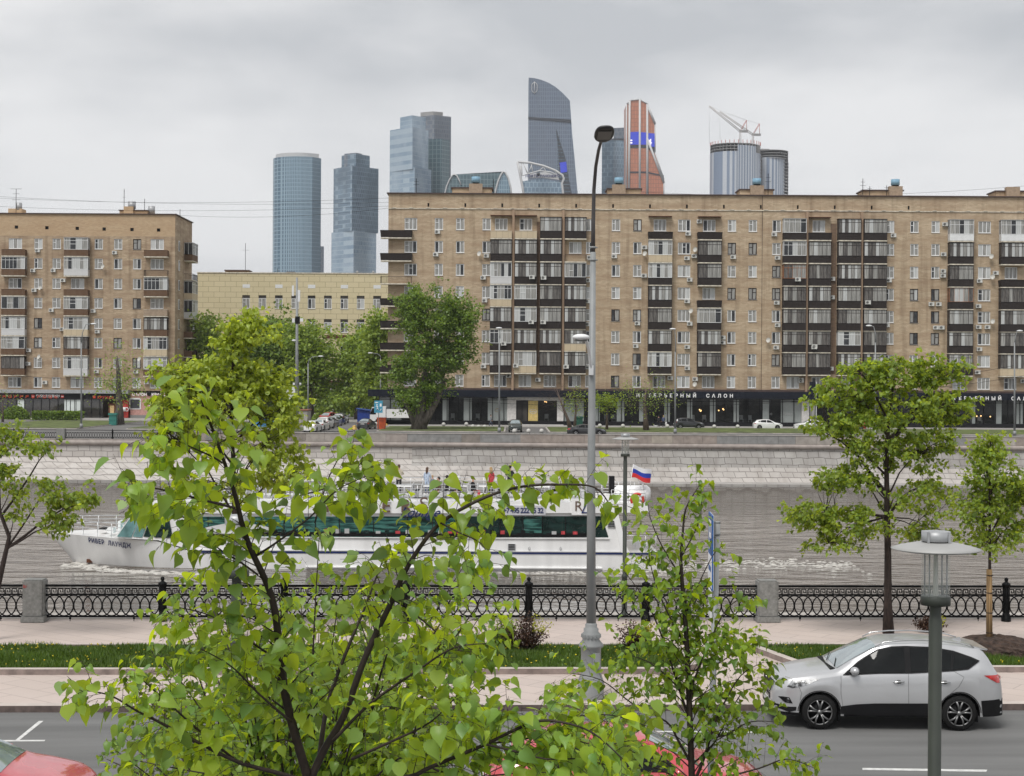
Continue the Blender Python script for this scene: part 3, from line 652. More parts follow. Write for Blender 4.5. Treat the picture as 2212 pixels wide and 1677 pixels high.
def roof_hut(parent, cx, w, zr, h=1.6, tank=True, y=5., mat='brick_r', ch=0.):
    o = MB(mat); o.box(cx-w/2, cx+w/2, y, y+4, zr-.3, zr+h); o.mat('roof_dark'); o.box(cx-w/2-.2, cx+w/2+.2, y-.2, y+4.2, zr+h, zr+h+.2)
    hut = o.build('roof_hut', parent)
    c = MB('tan'); c.box(cx-1.05+ch, cx+1.05+ch, y-.7, y+.4, zr-.3, zr+h+.7); c.build('chimney', hut)
    if tank:
        b = MB('blue_tank'); b.lathe([(.0, zr+h+.9), (.68, zr+h+.9), (.68, zr+h+1.8), (0, zr+h+1.8)], (cx+ch, y-.2, 0), 16); b.mat('black'); b.box(cx+ch-.5, cx+ch+.5, y-.5, y+.2, zr+h+.7, zr+h+.9)
        b.build('vent_drum', hut)
    return hut
def aerial(parent, x, z, y, h, arms=((.8, 1.2), (.6, .8), (.9, .5)), tilt=0.):
    b = MB('black'); b.cyl((x, y, z), (x+tilt, y, z+h), .05, n=5)
    for f, w in arms: b.cyl((x-w/2+tilt*f, y, z+h*f), (x+w/2+tilt*f, y, z+h*f), .03, n=4)
    return b.build('aerial', parent)

# ---------------- right block
DR = 234.
zx5 = lambda v: 795.9+v/2.95; zy5 = lambda v: 397.9+v/2.95
XO = at(zx5(120), 900, DR).x
br = thing('apartment_building', 'long eight storey brown brick apartment block with dark balconies above the furniture shop', 'building', (XO, DR, 0))
lx = lambda v: at(zx5(v), 660, DR).x-XO              # all columns in the zoomed strip's units
lz = lambda v: at(1106, zy5(v), DR).z
ZF = [lz(v) for v in (257, 403, 548, 690, 832, 970, 1112, 1254)]
O6 = 1341.6; O7 = 2683.2
cols2 = dict(B=446, C=582, D=750, I=1411, J=O6+233, K=O6+370, O=O6+972, P=O6+1105, Q=O6+1256, V=O7+638, W=O7+793, X=O7+928)
cols3 = dict(A=267, M=O6+668, Z=O7+1240)
bal = dict(E=(843, 138), F=(1000, 140), G=(1159, 138), H=(1316, 138), L=(O6+513, 148), N=(O6+827, 148), R=(O6+1366, 146), S=(O7+184, 142), T=(O7+372, 146), U=(O7+536, 144), Y=(O7+1082, 154), AA=(O7+1410, 156))
BT = dict(E='Oc Dk Ww Wc Dk Wk Dk', F='Oc Dk Dk Wk Wk Dk Wc', G='Dk Dk Dk Dk Dk Dk Dk', H='Dk Or Wk Dk Dk Dc Dk', L='Ok Wc Wk Dk Dk Dk Wk', N='Ok Dk Dk Ok Wk Dk Dk',
          R='Wk Wk Bk Dk Dk Dk Dk', S='Ok Dk Dk Dk Dk Dk Dk', T='Dk Dk Dk Dk Dk Wk Dk', U='Dk Dk Dk Dk Dk Dk Dk', Y='WF Dk Dk Bk Dk Dk Dk', AA='WF Dk Ok Dk Dk Dk Dc')
DARK = {('K', 0), ('J', 4), ('K', 4), ('K', 6), ('D', 4), ('O', 3), ('P', 3), ('O', 1), ('P', 1), ('W', 3), ('W', 4), ('W', 5), ('X', 3), ('X', 4), ('X', 5), ('Q', 2), ('Q', 3), ('Q', 6), ('J', 7)}
XR = lx(O7+1493)+26
wins = []; holes = []
for c, v in cols2.items():
    for i in range(8): wins.append((lx(v), ZF[i], 1.28, 1.8, 2, 'darkframe' if (c, i) in DARK else 'white', c, i))
for c, v in cols3.items():
    for i in range(8): wins.append((lx(v), ZF[i], 1.93, 1.8, 3, 'white', c, i))
for c, (v, w) in bal.items():
    t = BT[c].split()
    for i in range(8):
        if i == 7 or t[i][0] == 'O': wins.append((lx(v), ZF[i], 1.93, 1.8, 3, 'white', c, i))
for k in (1, 2, 3, 4):                                 # the block runs on past the frame
    for i in range(8): wins.append((lx(O7+1493)+k*5.2, ZF[i], 1.6, 1.8, 2, 'white', 'zz', i))
holes = [(x-w/2, x+w/2, z-h/2, z+h/2) for x, z, w, h, *_ in wins]
ZT = lz(66); ZB = lz(1312); zcour = lz(160)
wl_ = MB('brick_r'); 
for k in range(14):                                   # attic vents
    v = 378+k*235.4; holes.append((lx(v)-.14, lx(v)+.14, lz(148), lz(124)))
wall_holes(wl_, 0, XR, ZB, ZT, holes)
for k in range(14):
    v = 378+k*235.4; wl_.mat('black'); wl_.quad((lx(v)-.14, .2, lz(148)), (lx(v)+.14, .2, lz(148)), (lx(v)+.14, .2, lz(124)), (lx(v)-.14, .2, lz(124)))
wl_.mat('brick_r'); wl_.quad((0, 13, 0), (0, 0, 0), (0, 0, ZT), (0, 13, ZT)); wl_.quad((XR, 13, 0), (0, 13, 0), (0, 13, ZT), (XR, 13, ZT)); wl_.quad((0, 0, ZT-.4), (XR, 0, ZT-.4), (XR, 13, ZT-.4), (0, 13, ZT-.4))
wl_.build('wall', br)
b = MB('roof_dark'); b.box(-.25, XR, -.28, .1, ZT, ZT+.16); b.box(-.25, .1, .1, 13, ZT, ZT+.16); b.build('parapet_cap', br)
b = MB('slab'); b.box(-.06, XR, -.12, 0, zcour-.06, zcour+.08)
for k in range(46): b.box(k*2.6+.6, k*2.6+1.2, -.2, 0, zcour+.08, zcour+.16)
b.build('gutter', br)
M('rib', (.36, .25, .17), .85, var=.15, scale=.5, stretch=(1, 1, .3))
for v in (921, 1239, O6+1446, O7+453): b = MB('rib'); b.box(lx(v)-.17, lx(v)+.17, -.75, 0, ZB, lz(168)); b.build('pilaster', br)
b = MB('brick_dark')
for v, w in ((1080, 20), (O7+278, 38)): b.box(lx(v)-w/2.95/14/2*.98, lx(v)+w/2.95/14/2*.98, -.02, 0, lz(1200), lz(240))
b.mat('darkframe'); b.box(lx(O6+1165)-.03, lx(O6+1165)+.03, -.015, 0, ZB, ZT); b.build('expansion_joint', br)
# windows: the hundred that show best stand alone, the rest are one mesh
def rank(t):
    c, i = t[6], t[7]
    return (c == 'zz')*100+(c in 'I')*40+((c in 'BC') and i > 2)*30+(c == 'A' and i > 3)*30+(i == 7)*10+((c in ('V', 'W', 'X')) and i > 5)*30
wins.sort(key=rank); fr_, pn_ = MB(), MB()
for n, (x, z, w, h, kd, fm, c, i) in enumerate(wins):
    if n < 100: add_window(br, x, z, w, h, kd, fm)
    else: win_geo(fr_, pn_, x, z, w, h, kd, fm, RG)
o = tag(fr_.build('window', br), kind='stuff'); pn_.build('pane', o)
for c, (v, w) in bal.items():
    for i, t in enumerate(BT[c].split()):
        W_ = round(w/2.95/14.02, 1)
        add_balcony(br, lx(v), ZF[i]-2.35, W_, t[0], t[1], label={'B': 'wood framed glazed balcony'}.get(t[0]) or {'F': 'fully white glazed balcony', 'r': 'open balcony with an iron rail', 'w': 'balcony with white cladding'}.get(t[1]))
        if t[0] == 'O':   # a lid over the open ones at the top
            if i == 0: b = MB('brown'); b.box(lx(v)-W_/2, lx(v)+W_/2, -1., 0, ZF[0]+1.25, ZF[0]+1.33); b.build('balcony_lid', br)
for i, t in enumerate('k k r k k k k'.split()):      # corner balconies, past the left end
    o = add_balcony(br, (lx(80)+lx(275))/2, ZF[i]-2.35+(.0), 4.7, 'O', t, 0)
for (v, y) in ((437, 308), (427, 452), (750, 458), (730, 598), (740, 743), (735, 1162), (1040, 596), (1114, 599), (1037, 881), (1113, 881), (863, 1018), (941, 1157), (1260, 1162), (898, 1222), (1407, 465), (1402, 611), (1395, 745), (1400, 890), (1402, 1165), (1083, 1246)):
    bx = any(abs(lx(v)-lx(q)) < 1.7 for q, _ in bal.values()); add_ac(br, lx(v), lz(y), -1.15 if bx and y < 1200 else 0)
for (v, y) in ((692, 318), (763, 240), (415, 407), (222, 465), (685, 474), (731, 460), (979, 465), (413, 587), (703, 611), (688, 748), (372, 891), (705, 891), (362, 1035), (690, 1039), (917, 978), (917, 1010), (365, 1172), (692, 1174), (584, 1238), (742, 1243), (1240, 319), (1262, 468), (1384, 608), (1258, 754), (1265, 897), (1257, 1039), (1418, 1250), (1490, 1037)):
    add_ac(br, lx(v+O6), lz(y-8), -1.15 if v in (1384, 1490) else 0)
for (v, y) in ((657, 327), (985, 254), (977, 445), (270, 606), (630, 614), (976, 552), (975, 581), (1207, 613), (1310, 562), (268, 724), (487, 757), (902, 763), (948, 763), (1201, 774), (619, 899), (931, 912), (968, 912), (1203, 907), (1260, 907), (150, 1037), (1209, 1048), (264, 1178), (1199, 1195), (75, 1250), (1490, 1250)):
    add_ac(br, lx(v+O7), lz(y-14), -1.15 if v in (487, 150) else 0)
for (v, y) in ((706, 448), (O6+417, 441), (O6+737, 414), (O6+712, 804), (O6+1206, 987), (O6+740, 1270), (O7+1279, 446), (O7+1288, 576), (O7+1290, 859)): add_dish(br, lx(v), lz(y))
for c_, w_, tk, ch_ in ((650, 6.2, 1, .6), (O6+300, 5.2, 1, -.9), (O6+1160, 5.2, 1, 0.), (O7+640, 6.2, 1, 1.9), (O7+1480, 5., 0, 0)): roof_hut(br, lx(c_), w_, ZT, 1.5, tk, ch=ch_)
for v_, y_ in ((290, 0), (790, 0), (O6+1228, -14), (O7+500, -5), (O7+545, 10), (O7+655, 8)): aerial(br, lx(v_), ZT-.3, 4, 3.2+(-y_)*.08, ((.85, .7), (.7, .9)))
# ---------------- the shop below
ZC0, ZC1, ZG0, ZG1 = lz(1357), lz(1314), lz(1510), lz(1357); zfix = 0.
x0s, x1s = lx(8), XR
b = MB('canopy'); b.box(x0s, x1s, -2.3, 0, ZC0, ZC1); b.mat('roof_dark'); b.box(0, x1s, -.5, 0, ZC1+.002, ZC1+.3); b.build('shop_canopy', br)
b = MB('storeblack'); b.box(lx(70), x1s, -1.2, .2, 0, lz(1508)); b.build('shop_plinth', br)
fr = MB('black'); gl = MB('shopglass'); bk = MB('shopdark'); fz = MB('frosted'); wt = MB('plaster')
glass('shopglass', (.03, .035, .035), .30, .04); M('shopdark', (.045, .04, .036), .8, var=.5, scale=.6); M('lampglow_off', (.5, .4, .25), .5); emis('lamp_lit', (1., .62, .25), 1.6)
bk.quad((lx(75), 4, ZG0), (x1s, 4, ZG0), (x1s, 4, ZC0), (lx(75), 4, ZC0)); bk.quad((lx(75), -1, ZG0+.01), (x1s, -1, ZG0+.01), (x1s, 4, ZG0+.01), (lx(75), 4, ZG0+.01)); bk.quad((lx(75), -1, ZC0-.01), (x1s, -1, ZC0-.01), (x1s, 4, ZC0-.01), (lx(75), 4, ZC0-.01))
bk.quad((lx(75), -1, ZG0), (lx(75), 4, ZG0), (lx(75), 4, ZC0), (lx(75), -1, ZC0))
def fzp(a, b_, m=None): (fz if m is None else m).box(lx(a), lx(b_), -.82, -.74, ZG0+.05, ZC0-.2)
for a, c in ((75, 143), (148, 220), (478, 515), (612, 640), (640, 663), (765, 888), (1252, 1375), (O6+98, O6+135), (O6+243, O6+290), (O6+385, O6+420), (O6+545, O6+580), (O6+690, O6+722), (O6+835, O6+870), (O6+985, O6+1018), (O6+1170, O6+1210), (O6+1285, O6+1415), (O7+1150, O7+1178), (O7+1305, O7+1345), (O7+1440, O7+1480)): fzp(a, c)
for a, c in ((1205, 1248), (O6+1415, O6+1490), (888, 945)): wq = MB('plaster'); wq.box(lx(a), lx(c), -1.06, 0, .15, ZC0-.002); wq.build('shop_pier', br)
wt.box(lx(945), lx(1205), -1.04, 0, lz(1378), ZC0-.002)
gl.quad((lx(75), -1, ZG0), (lx(888), -1, ZG0), (lx(888), -1, ZC0), (lx(75), -1, ZC0)); gl.quad((lx(1248), -1, ZG0), (lx(O6+1415), -1, ZG0), (lx(O6+1415), -1, ZC0), (lx(1248), -1, ZC0)); gl.quad((lx(O6+1490), -1, ZG0), (x1s, -1, ZG0), (x1s, -1, ZC0), (lx(O6+1490), -1, ZC0))
gl.quad((lx(1083), -.9, ZG0), (lx(1205), -.9, ZG0), (lx(1205), -.9, lz(1378)), (lx(1083), -.9, lz(1378)))
for v in list(range(75, 889, 72))+list(range(1248, O6.__int__()+1416, 73))+list(range(int(O7)+150, int(O7)+2100, 77)): fr.box(lx(v)-.05, lx(v)+.05, -1.08, -.96, ZG0, ZC0)
for a, c in ((75, 888), (1248, O6+1415), (O6+1490, O7+2100)): fr.box(lx(a), lx(c), -1.075, -.97, lz(1378), lz(1378)+.08)
wt.build('door_lintel', br); fz.build('frosted_panel', br); gl.build('shop_window', br); fr.build('shop_mullions', br); bk.build('shop_interior', br)
b = MB('storeblack'); b.box(lx(947), lx(1020), -1.0, -.9, .15, lz(1378)); b.mat('shopdark'); b.box(lx(953), lx(980), -1.03, -1., .2, lz(1386)); b.box(lx(986), lx(1014), -1.03, -1., .2, lz(1386)); b.build('shop_door', br)
b = MB('yellow_panel'); b.box(lx(1022), lx(1083), -1.0, -.85, .15, lz(1378)); yp = b.build('sign_panel', br)
b = MB('white'); b.torus((lx(1053), -1.03, lz(1447)), .55, .33, .03, 24, 4); b.build('logo_ring', yp); text('baker', .42, 'lettering', yp, (lx(1053), -1.02, lz(1452)), 'white', .01, shear=.2)
b = MB('plaster'); b.box(lx(900), lx(1245), -2.6, -1.2, 0, .2); b.build('step', br)
for v in (180, 828): b = MB('gold'); b.torus((lx(v), -.86, lz(1441)), .42, .26, .03, 20, 4); b.torus((lx(v), -.86, lz(1437)), .25, .12, .03, 12, 4, a0=0, a1=PI); b.build('logo_ring', br)
fit_text('ИНТЕРЬЕРНЫЙ САЛОН', .76, 612/2.95/14.02*(1), 'shop_sign', br, (lx(O6+666), -2.36, lz(1358)), 'sign_white', .04, bold=.012) if False else None
M('sign_white', (.85, .85, .85), .5, var=.02)
zsg = at(zx5(O6+666), 397.9+1358/2.95, DR).z
fit_text('ИНТЕРЬЕРНЫЙ  САЛОН', .74, 612/2.95/14.1, 'shop_sign', br, (lx(O6+666), -2.36, zsg), 'sign_white', .04, bold=.018)
zsg = at(zx5(O7+1300), 397.9+1376/2.95, DR).z
fit_text('ИНТЕРЬЕРНЫЙ  САЛОН', .74, 612/2.95/14.1, 'shop_sign', br, (lx(O7+1250), -2.36, zsg), 'sign_white', .04, bold=.018)
text('ТРИО', .5, 'window_lettering', br, (lx(O6+1327), -.9, lz(1462)), 'sign_white', .01); text('О', .5, 'window_lettering', br, (lx(O6+1222), -.9, lz(1462)), 'sign_white', .01)
b = MB('lamp_lit')
for v, y in ((O6+775, 1431), (O6+787, 1436), (O6+781, 1440), (O6+897, 1435), (O6+924, 1425), (O6+928, 1430), (1128, 1385), (1138, 1387), (O7+1203, 1462), (O7+1230, 1460), (O7+1290, 1464)): b.ball((lx(v), .4, lz(y)), .11, 8)
b.build('pendant_lights', br)
b = MB('chair_pale')
for v in (O6+180, O6+228, O6+735, O6+808, O6+1045, O6+1100, 1140, 540, 700, O7+1230):
    c = lx(v); b.box(c-.3, c+.3, .6, 1.2, ZG0+.4, ZG0+.5); b.box(c-.3, c+.3, 1.15, 1.22, ZG0+.5, ZG0+1.1)
    for s_ in (-.26, .26): b.box(c+s_-.02, c+s_+.02, .62, .66, ZG0, ZG0+.4); b.box(c+s_-.02, c+s_+.02, 1.14, 1.18, ZG0, ZG0+.4)
b.build('display_chairs', br)

# ---------------- left block
DL = 262.; kx = lambda v: v/2.892; ky = lambda v: 386.6+v/2.892
XL = at(377.6, 660, DL).x
bl = thing('apartment_building', 'shorter brown brick apartment block on the left with brown balconies and small shops', 'building', (XL, DL, 0))
mx_ = lambda v: at(kx(v), 660, DL).x-XL
mz = lambda v, px=180: at(px, ky(v), DL).z
ZL = [mz(v) for v in (407, 530, 655, 777, 903, 1025, 1150, 1273)]
w2 = dict(b1=238, b2=352, b3=615, b4=736, b5=855); b3 = dict(BA=(94, 146), BB=(484, 150), BC=(980, 146))
BTL = dict(BA='Ob Wb Ob Wb Ww Wb Db', BB='Wb Ww Ob Wb Wy Db Ww', BC='Ob Or Wb Ot Db Wc Wb')
wn_ = []
for c, v in w2.items():
    for i in range(8): wn_.append((mx_(v), ZL[i], 1.42, 1.78, 2, 'darkframe' if (c, i) in {('b5', 0), ('b5', 3), ('b1', 4), ('b1', 5), ('b4', 5), ('b5', 6)} else 'white'))
for c, (v, w) in b3.items():
    for i in range(8):
        if i == 7 or BTL[c].split()[i][0] == 'O': wn_.append((mx_(v), ZL[i], 2.3, 1.78, 3, 'white' if i != 5 else 'darkframe'))
for k in range(6):
    for i in range(8): wn_.append((mx_(-60-k*115), ZL[i], 1.42, 1.78, 2, 'white'))
ZTL, ZBL = mz(221), mz(1322)
hl = [(x-w/2, x+w/2, z-h/2, z+h/2) for x, z, w, h, *_ in wn_]
vv = [(mx_(v), mz(y)) for v, y in ((100, 304), (290, 307), (480, 310), (648, 313), (822, 315), (988, 317))]
hl += [(x-.3, x+.3, z-.28, z+.28) for x, z in vv]
XLL = mx_(-800)
wb = MB('brick_l'); wall_holes(wb, XLL, 0, ZBL, mz(358), [h for h in hl if h[3] < mz(358)]); wb.mat('brick_top'); wall_holes(wb, XLL, 0, mz(358), ZTL, [h for h in hl if h[2] > mz(358)])
wb.mat('black')
for x, z in vv: wb.quad((x-.3, .2, z-.28), (x+.3, .2, z-.28), (x+.3, .2, z+.28), (x-.3, .2, z+.28))
wb.mat('brick_l'); DPL = 13.8; wb.quad((0, 0, 0), (0, DPL, 0), (0, DPL, ZTL), (0, 0, ZTL)); wb.quad((XLL, 0, ZTL-.3), (0, 0, ZTL-.3), (0, DPL, ZTL-.3), (XLL, DPL, ZTL-.3)); wb.quad((XLL, DPL, 0), (0, DPL, 0), (0, DPL, ZTL), (XLL, DPL, ZTL)); wb.build('wall', bl)
b = MB('roof_dark'); b.box(XLL, .25, -.25, .1, ZTL, ZTL+.15); b.box(-.1, .25, .1, DPL, ZTL, ZTL+.15); b.build('parapet_cap', bl)
for n, (x, z, w, h, kd, fm) in enumerate(wn_[:80]): add_window(bl, x, z, w, h, kd, fm)
fr_, pn_ = MB(), MB()
for (x, z, w, h, kd, fm) in wn_[80:]: win_geo(fr_, pn_, x, z, w, h, kd, fm, RG)
for i in range(8):                                     # narrow side windows
    for yy in (3.1,):
        fr_.mat('white'); fr_.box(0, .06, yy-.55, yy+.55, ZL[i]-.9, ZL[i]+.9); pn_.mat('glass_curtain'); pn_.quad((.07, yy-.45, ZL[i]-.8), (.07, yy+.45, ZL[i]-.8), (.07, yy+.45, ZL[i]+.8), (.07, yy-.45, ZL[i]+.8))
o = tag(fr_.build('window', bl), kind='stuff'); pn_.build('pane', o)
for c, (v, w) in b3.items():
    for i, t in enumerate(BTL[c].split()): add_balcony(bl, mx_(v), ZL[i]-2.30, w/2.892/12.5, t[0], t[1], top=3.3)
for i, t in enumerate('Wb Or Wc Ww Ob Ob'.split()): add_balcony(bl, 0, ZL[i]-2.3, 4.6, t[0], t[1], rz=PI/2, y=9.5, top=3.3, dep=1.5)
for v, y in ((235, 450), (716, 460), (207, 575), (334, 573), (396, 635), (215, 698), (323, 822), (585, 825), (392, 940), (611, 954), (183, 1073), (180, 1157), (853, 1203), (607, 1203), (285, 1273), (920, 1270)): add_ac(bl, mx_(v), mz(y))
for v, y in ((648, 550), (258, 685), (252, 1115), (878, 1125)): add_dish(bl, mx_(v), mz(y))
b = MB('brick_top'); b.box(mx_(715), mx_(890), 3, 7, ZTL-.3, mz(185)); b.mat('roof_dark'); b.box(mx_(710), mx_(895), 2.8, 7.2, mz(185), mz(180)); h_ = b.build('roof_hut', bl)
b = MB('metal_grey')
for v, y0, y1, r_ in ((780, 190, 122, .68), (905, 222, 150, .6), (62, 210, 134, .55)): b.lathe([(r_*.75, mz(y0)), (r_*.75, mz(y1)-1.3), (r_, mz(y1)-1.25), (r_, mz(y1)), (0, mz(y1))], (mx_(v), 4.5, 0), 16)
b.build('vent_drum', bl)
b = MB('brick_top'); b.box(mx_(0), mx_(85), 4, 6.5, ZTL-.3, mz(172)); b.box(mx_(745), mx_(805), 2.6, 3, ZTL-.3, mz(160)); b.build('chimney', bl)
aerial(bl, mx_(50), ZTL, 4, 4.8, ((1., 2.), (.82, 1.2), (.6, 1.4))); aerial(bl, mx_(735), ZTL, 4, 4.9, ((.7, .5), (.9, .2))); aerial(bl, mx_(865), ZTL, 4, 3.2, ()); aerial(bl, mx_(1090), ZTL, 4, 1.4, ())
# its shops
b = MB('metal_grey'); b.box(XLL, mx_(820), -2.0, 0, mz(1340), mz(1318)); b.build('awning', bl)
b = MB('storeblack'); b.box(XLL, mx_(818), -1.6, 0, mz(1377), mz(1341)); b.box(XLL, mx_(660), -1.4, 0, .1, mz(1492)); b.build('fascia', bl)
b = MB('storeglass'); b.quad((XLL, -1.3, mz(1492)), (mx_(660), -1.3, mz(1492)), (mx_(660), -1.3, mz(1377)), (XLL, -1.3, mz(1377))); b.build('shop_window', bl)
b = MB('black')
for v in range(-400, 661, 52): b.box(mx_(v)-.05, mx_(v)+.05, -1.4, -1.3, mz(1492), mz(1377))
b.mat('frosted')
for v in (150, 440, 475, 510): b.box(mx_(v)-.55, mx_(v)+.55, -1.38, -1.31, mz(1488), mz(1380))
b.build('shop_mullions', bl)
b = MB('pink_wall'); b.box(mx_(820), 0, -.3, 0, .6, mz(1340)); b.mat('stone'); b.box(mx_(820), 0, -.5, 0, 0, .6); pw = b.build('pink_shopfront', bl)
b = MB('white')
for v in (850, 975): b.box(mx_(v)-1., mx_(v)+1., -.36, -.3, mz(1438), mz(1367))
b.mat('glass_dark')
for v in (850, 975): b.box(mx_(v)-.8, mx_(v)+.8, -.38, -.36, mz(1432), mz(1376))
b.build('shop_window', pw)
b = MB('red_paint'); b.box(mx_(772), mx_(812), -1.1, -.2, mz(1490), mz(1378)); b.box(mx_(218), mx_(236), -1.68, -1.6, mz(1369), mz(1349)); b.box(mx_(401), mx_(420), -1.68, -1.6, mz(1369), mz(1349)); b.mat('brown'); b.box(mx_(690), mx_(735), -1., -.1, mz(1490), mz(1400)); b.mat('gold'); b.box(mx_(700), mx_(725), -1.02, -1., mz(1470), mz(1415)); b.build('sign_panel', bl)
b = MB('sign_white'); b.box(mx_(220), mx_(234), -1.70, -1.68, mz(1361), mz(1358)); b.box(mx_(403), mx_(418), -1.70, -1.68, mz(1361), mz(1358)); c_ = mx_(790); b.cyl((c_-.1, -1.14, mz(1450)), (c_-.1, -1.14, mz(1425)), .42, n=12); b.torus((c_+.45, -1.14, mz(1438)), .26, .3, .07, 14, 4); b.build('mug_emblem', bl)
fit_text('ВКУСНЫЕ КОЛБАСЫ', .44, 146/2.892/12.5, 'shop_sign', bl, (mx_(320), -1.66, mz(1361)), 'sign_white', .03, bold=.015)
b = MB('sign_white'); b.box(mx_(252), mx_(388), -1.64, -1.6, mz(1367), mz(1366)); b.build('sign_line', bl)
M('sign_red', (.6, .07, .03), .5); fit_text('КРУЖКА', .55, 100/2.892/12.5, 'shop_sign', bl, (mx_(678), -1.66, mz(1371)), 'sign_red', .03, bold=.02)
b = MB('sign_red'); b.box(mx_(600), mx_(616), -1.68, -1.6, mz(1370), mz(1353)); b.build('sign_square', bl)
b = MB('sign_red'); rr_ = random.Random(2)
for k in range(11):                                   # red neon letters too tangled in twigs to read
    x = mx_(4)+k*1.05*.94; h = .5; b.box(x, x+.1, -1.72, -1.64, mz(1371), mz(1371)+h)
    for z in rr_.sample([0, .2, .4], 2): b.box(x, x+.5, -1.72, -1.64, mz(1371)+z, mz(1371)+z+.1)
    if rr_.random() < .6: b.box(x+.45, x+.55, -1.72, -1.64, mz(1371)+rr_.choice([0, .2]), mz(1371)+h)
b.build('neon_lettering', bl)
fit_text('САЛОН', .66, 90/2.892/12.5, 'shop_sign', bl, (mx_(879), -.5, mz(1353)), 'sign_white', .04, bold=.02); fit_text('КРАСОТЫ', .66, 126/2.892/12.5, 'shop_sign', bl, (mx_(1018), -.5, mz(1353)), 'sign_white', .04, bold=.02)
b = MB('black'); b.cyl((mx_(939), -.5, mz(1340)), (mx_(939), -.42, mz(1340)), .38, n=16); b.build('sign_disc', bl)

# ---------------- beige block between them
DB = 300.; qx = lambda v: 398+v/3.687; qy = lambda v: 511.7+v/3.687
XB = at(426, 660, DB).x
bb = thing('office_building', 'plain beige panel clad building with tall windows between the two brick blocks', 'building', (XB, DB, 0))
nx = lambda v: at(qx(v), 660, DB).x-XB; nz_ = lambda v: at(620, qy(v), DB).z
hs, ws = [], []
for k in range(9):
    x = nx(492+k*130.4)
    for y, hh in ((520, 2.62), (708, 2.62), (896, 2.62), (1078, 2.4)): ws.append((x, nz_(y), 1.52, hh))
ZTB = nz_(293)
hs = [(x-w/2, x+w/2, z-h/2, z+h/2) for x, z, w, h in ws]
b = MB('beige_panel'); wall_holes(b, 0, nx(1900), nz_(1150), ZTB, hs, dep=.25); b.quad((0, 14, 0), (0, 0, 0), (0, 0, ZTB), (0, 14, ZTB)); b.quad((0, 0, ZTB-.3), (nx(1900), 0, ZTB-.3), (nx(1900), 14, ZTB-.3), (0, 14, ZTB-.3))
b.mat('shopdark'); b.quad((0, 1.5, 0), (nx(1900), 1.5, 0), (nx(1900), 1.5, nz_(1150)), (0, 1.5, nz_(1150))); b.build('wall', bb)
b = MB('slab'); b.box(-.1, nx(1900), -.12, .1, ZTB, ZTB+.2); b.build('parapet_cap', bb)
for x, z, w, h in ws:
    o = add_window(bb, x, z-.3, w, h-.6, 2); bx_ = MB('roof_dark') if False else None
b = MB('shopdark')
for x, z, w, h in ws: b.box(x-w/2, x+w/2, .1, .16, z+h/2-.6, z+h/2)
b.build('window_head', bb)
b = MB('white')
for k in range(5): x = nx(493+k*260.6); b.box(x-.72, x+.72, -.03, 0, nz_(409), nz_(381))
b.build('vent_plate', bb)
b = MB('brown'); b.box(nx(1120), nx(1345), -.12, 0, nz_(805), nz_(780)); b.box(nx(400), nx(1900), -.3, 0, nz_(1172), nz_(1145)); b.build('string_course', bb)
b = MB('plaster')
for v in (1040, 1175, 1310): b.box(nx(v)-.5, nx(v)+.5, -.4, .2, 0, nz_(1172))
b.build('column', bb)
fit_text('ПОЛИКЛИНИКА', .6, 9, 'dim_sign', bb, (nx(1120), -.4, nz_(1215)), 'slab', .03) if False else None
b = MB('brick_dark'); b.box(nx(293), nx(475), 4, 7, ZTB-.3, nz_(262)); b.box(nx(800), nx(855), 3, 5, ZTB-.3, nz_(276)); b.box(nx(1465), nx(1510), 3, 5, ZTB-.3, nz_(285)); b.mat('roof_dark'); b.box(nx(288), nx(490), 3.7, 7.3, nz_(262), nz_(255)); b.box(nx(795), nx(860), 2.8, 5.2, nz_(276), nz_(270)); b.build('chimney', bb)
b = MB('metal_grey'); 
for v in (1367, 1495): b.lathe([(.5, nz_(292)), (.5, nz_(285)), (.12, nz_(275)), (.35, nz_(270)), (0, nz_(258))], (nx(v), 2.5, 0), 10)
b.build('roof_vent', bb)
aerial(bb, nx(450), ZTB, 5, 6.4, ((.78, 1.6),)); aerial(bb, nx(711), ZTB, 5, 1.4, ())
# far block seen in the slit beside it
fb = thing('apartment_building', 'pale far apartment block glimpsed in the gap beside the beige building', 'building', (at(405, 700, 380).x, 380, 0))
zt = at(420, 648, 380).z; b = MB('offwhite'); b.box(0, 6, 0, 10, 0, zt); b.build('wall', fb)
for i in range(6):
    z = zt-2.2-i*3.2; b = MB('white'); b.box(.3, 5., -1, 0, z-1.2, z-.4); b.build('balcony', fb); b = MB('glass_dark'); b.box(.6, 5., -.05, 0, z-.3, z+1.1); b.build('window', fb)
# ================================================================ SKYLINE
BR('tw_blue', (.075, .16, .23), (.045, .115, .18), (.28, .39, .46), 1.6, 4.1, .42, 0, .2, noise=.15, nscale=.02, bump=0, spec=.9, ncol=(.16, .22, .26), metal=.35)
BR('tw_pale', (.24, .34, .43), (.16, .25, .34), (.38, .47, .54), 3.4, 4.4, .32, .5, .18, noise=.8, nscale=.05, bump=0, ncol=(.42, .50, .57), spec=.9, metal=.35)  # paler noise patches paint sky reflections into the glass colour
BR('tw_pale2', (.19, .28, .36), (.11, .18, .25), (.34, .43, .50), 3.4, 4.4, .32, .5, .18, noise=.75, nscale=.04, bump=0, ncol=(.08, .125, .17), spec=.9, metal=.35)
BR('tw_grey', (.16, .20, .25), (.11, .14, .18), (.24, .25, .27), 3.0, 4.4, .4, .3, .25, noise=.4, nscale=.03, bump=0, spec=.8, metal=.3)
BR('tw_teal', (.065, .13, .15), (.045, .10, .12), (.19, .26, .28), 3.2, 4.4, .3, 0, .2, noise=.3, nscale=.03, bump=0, spec=.9, metal=.3)
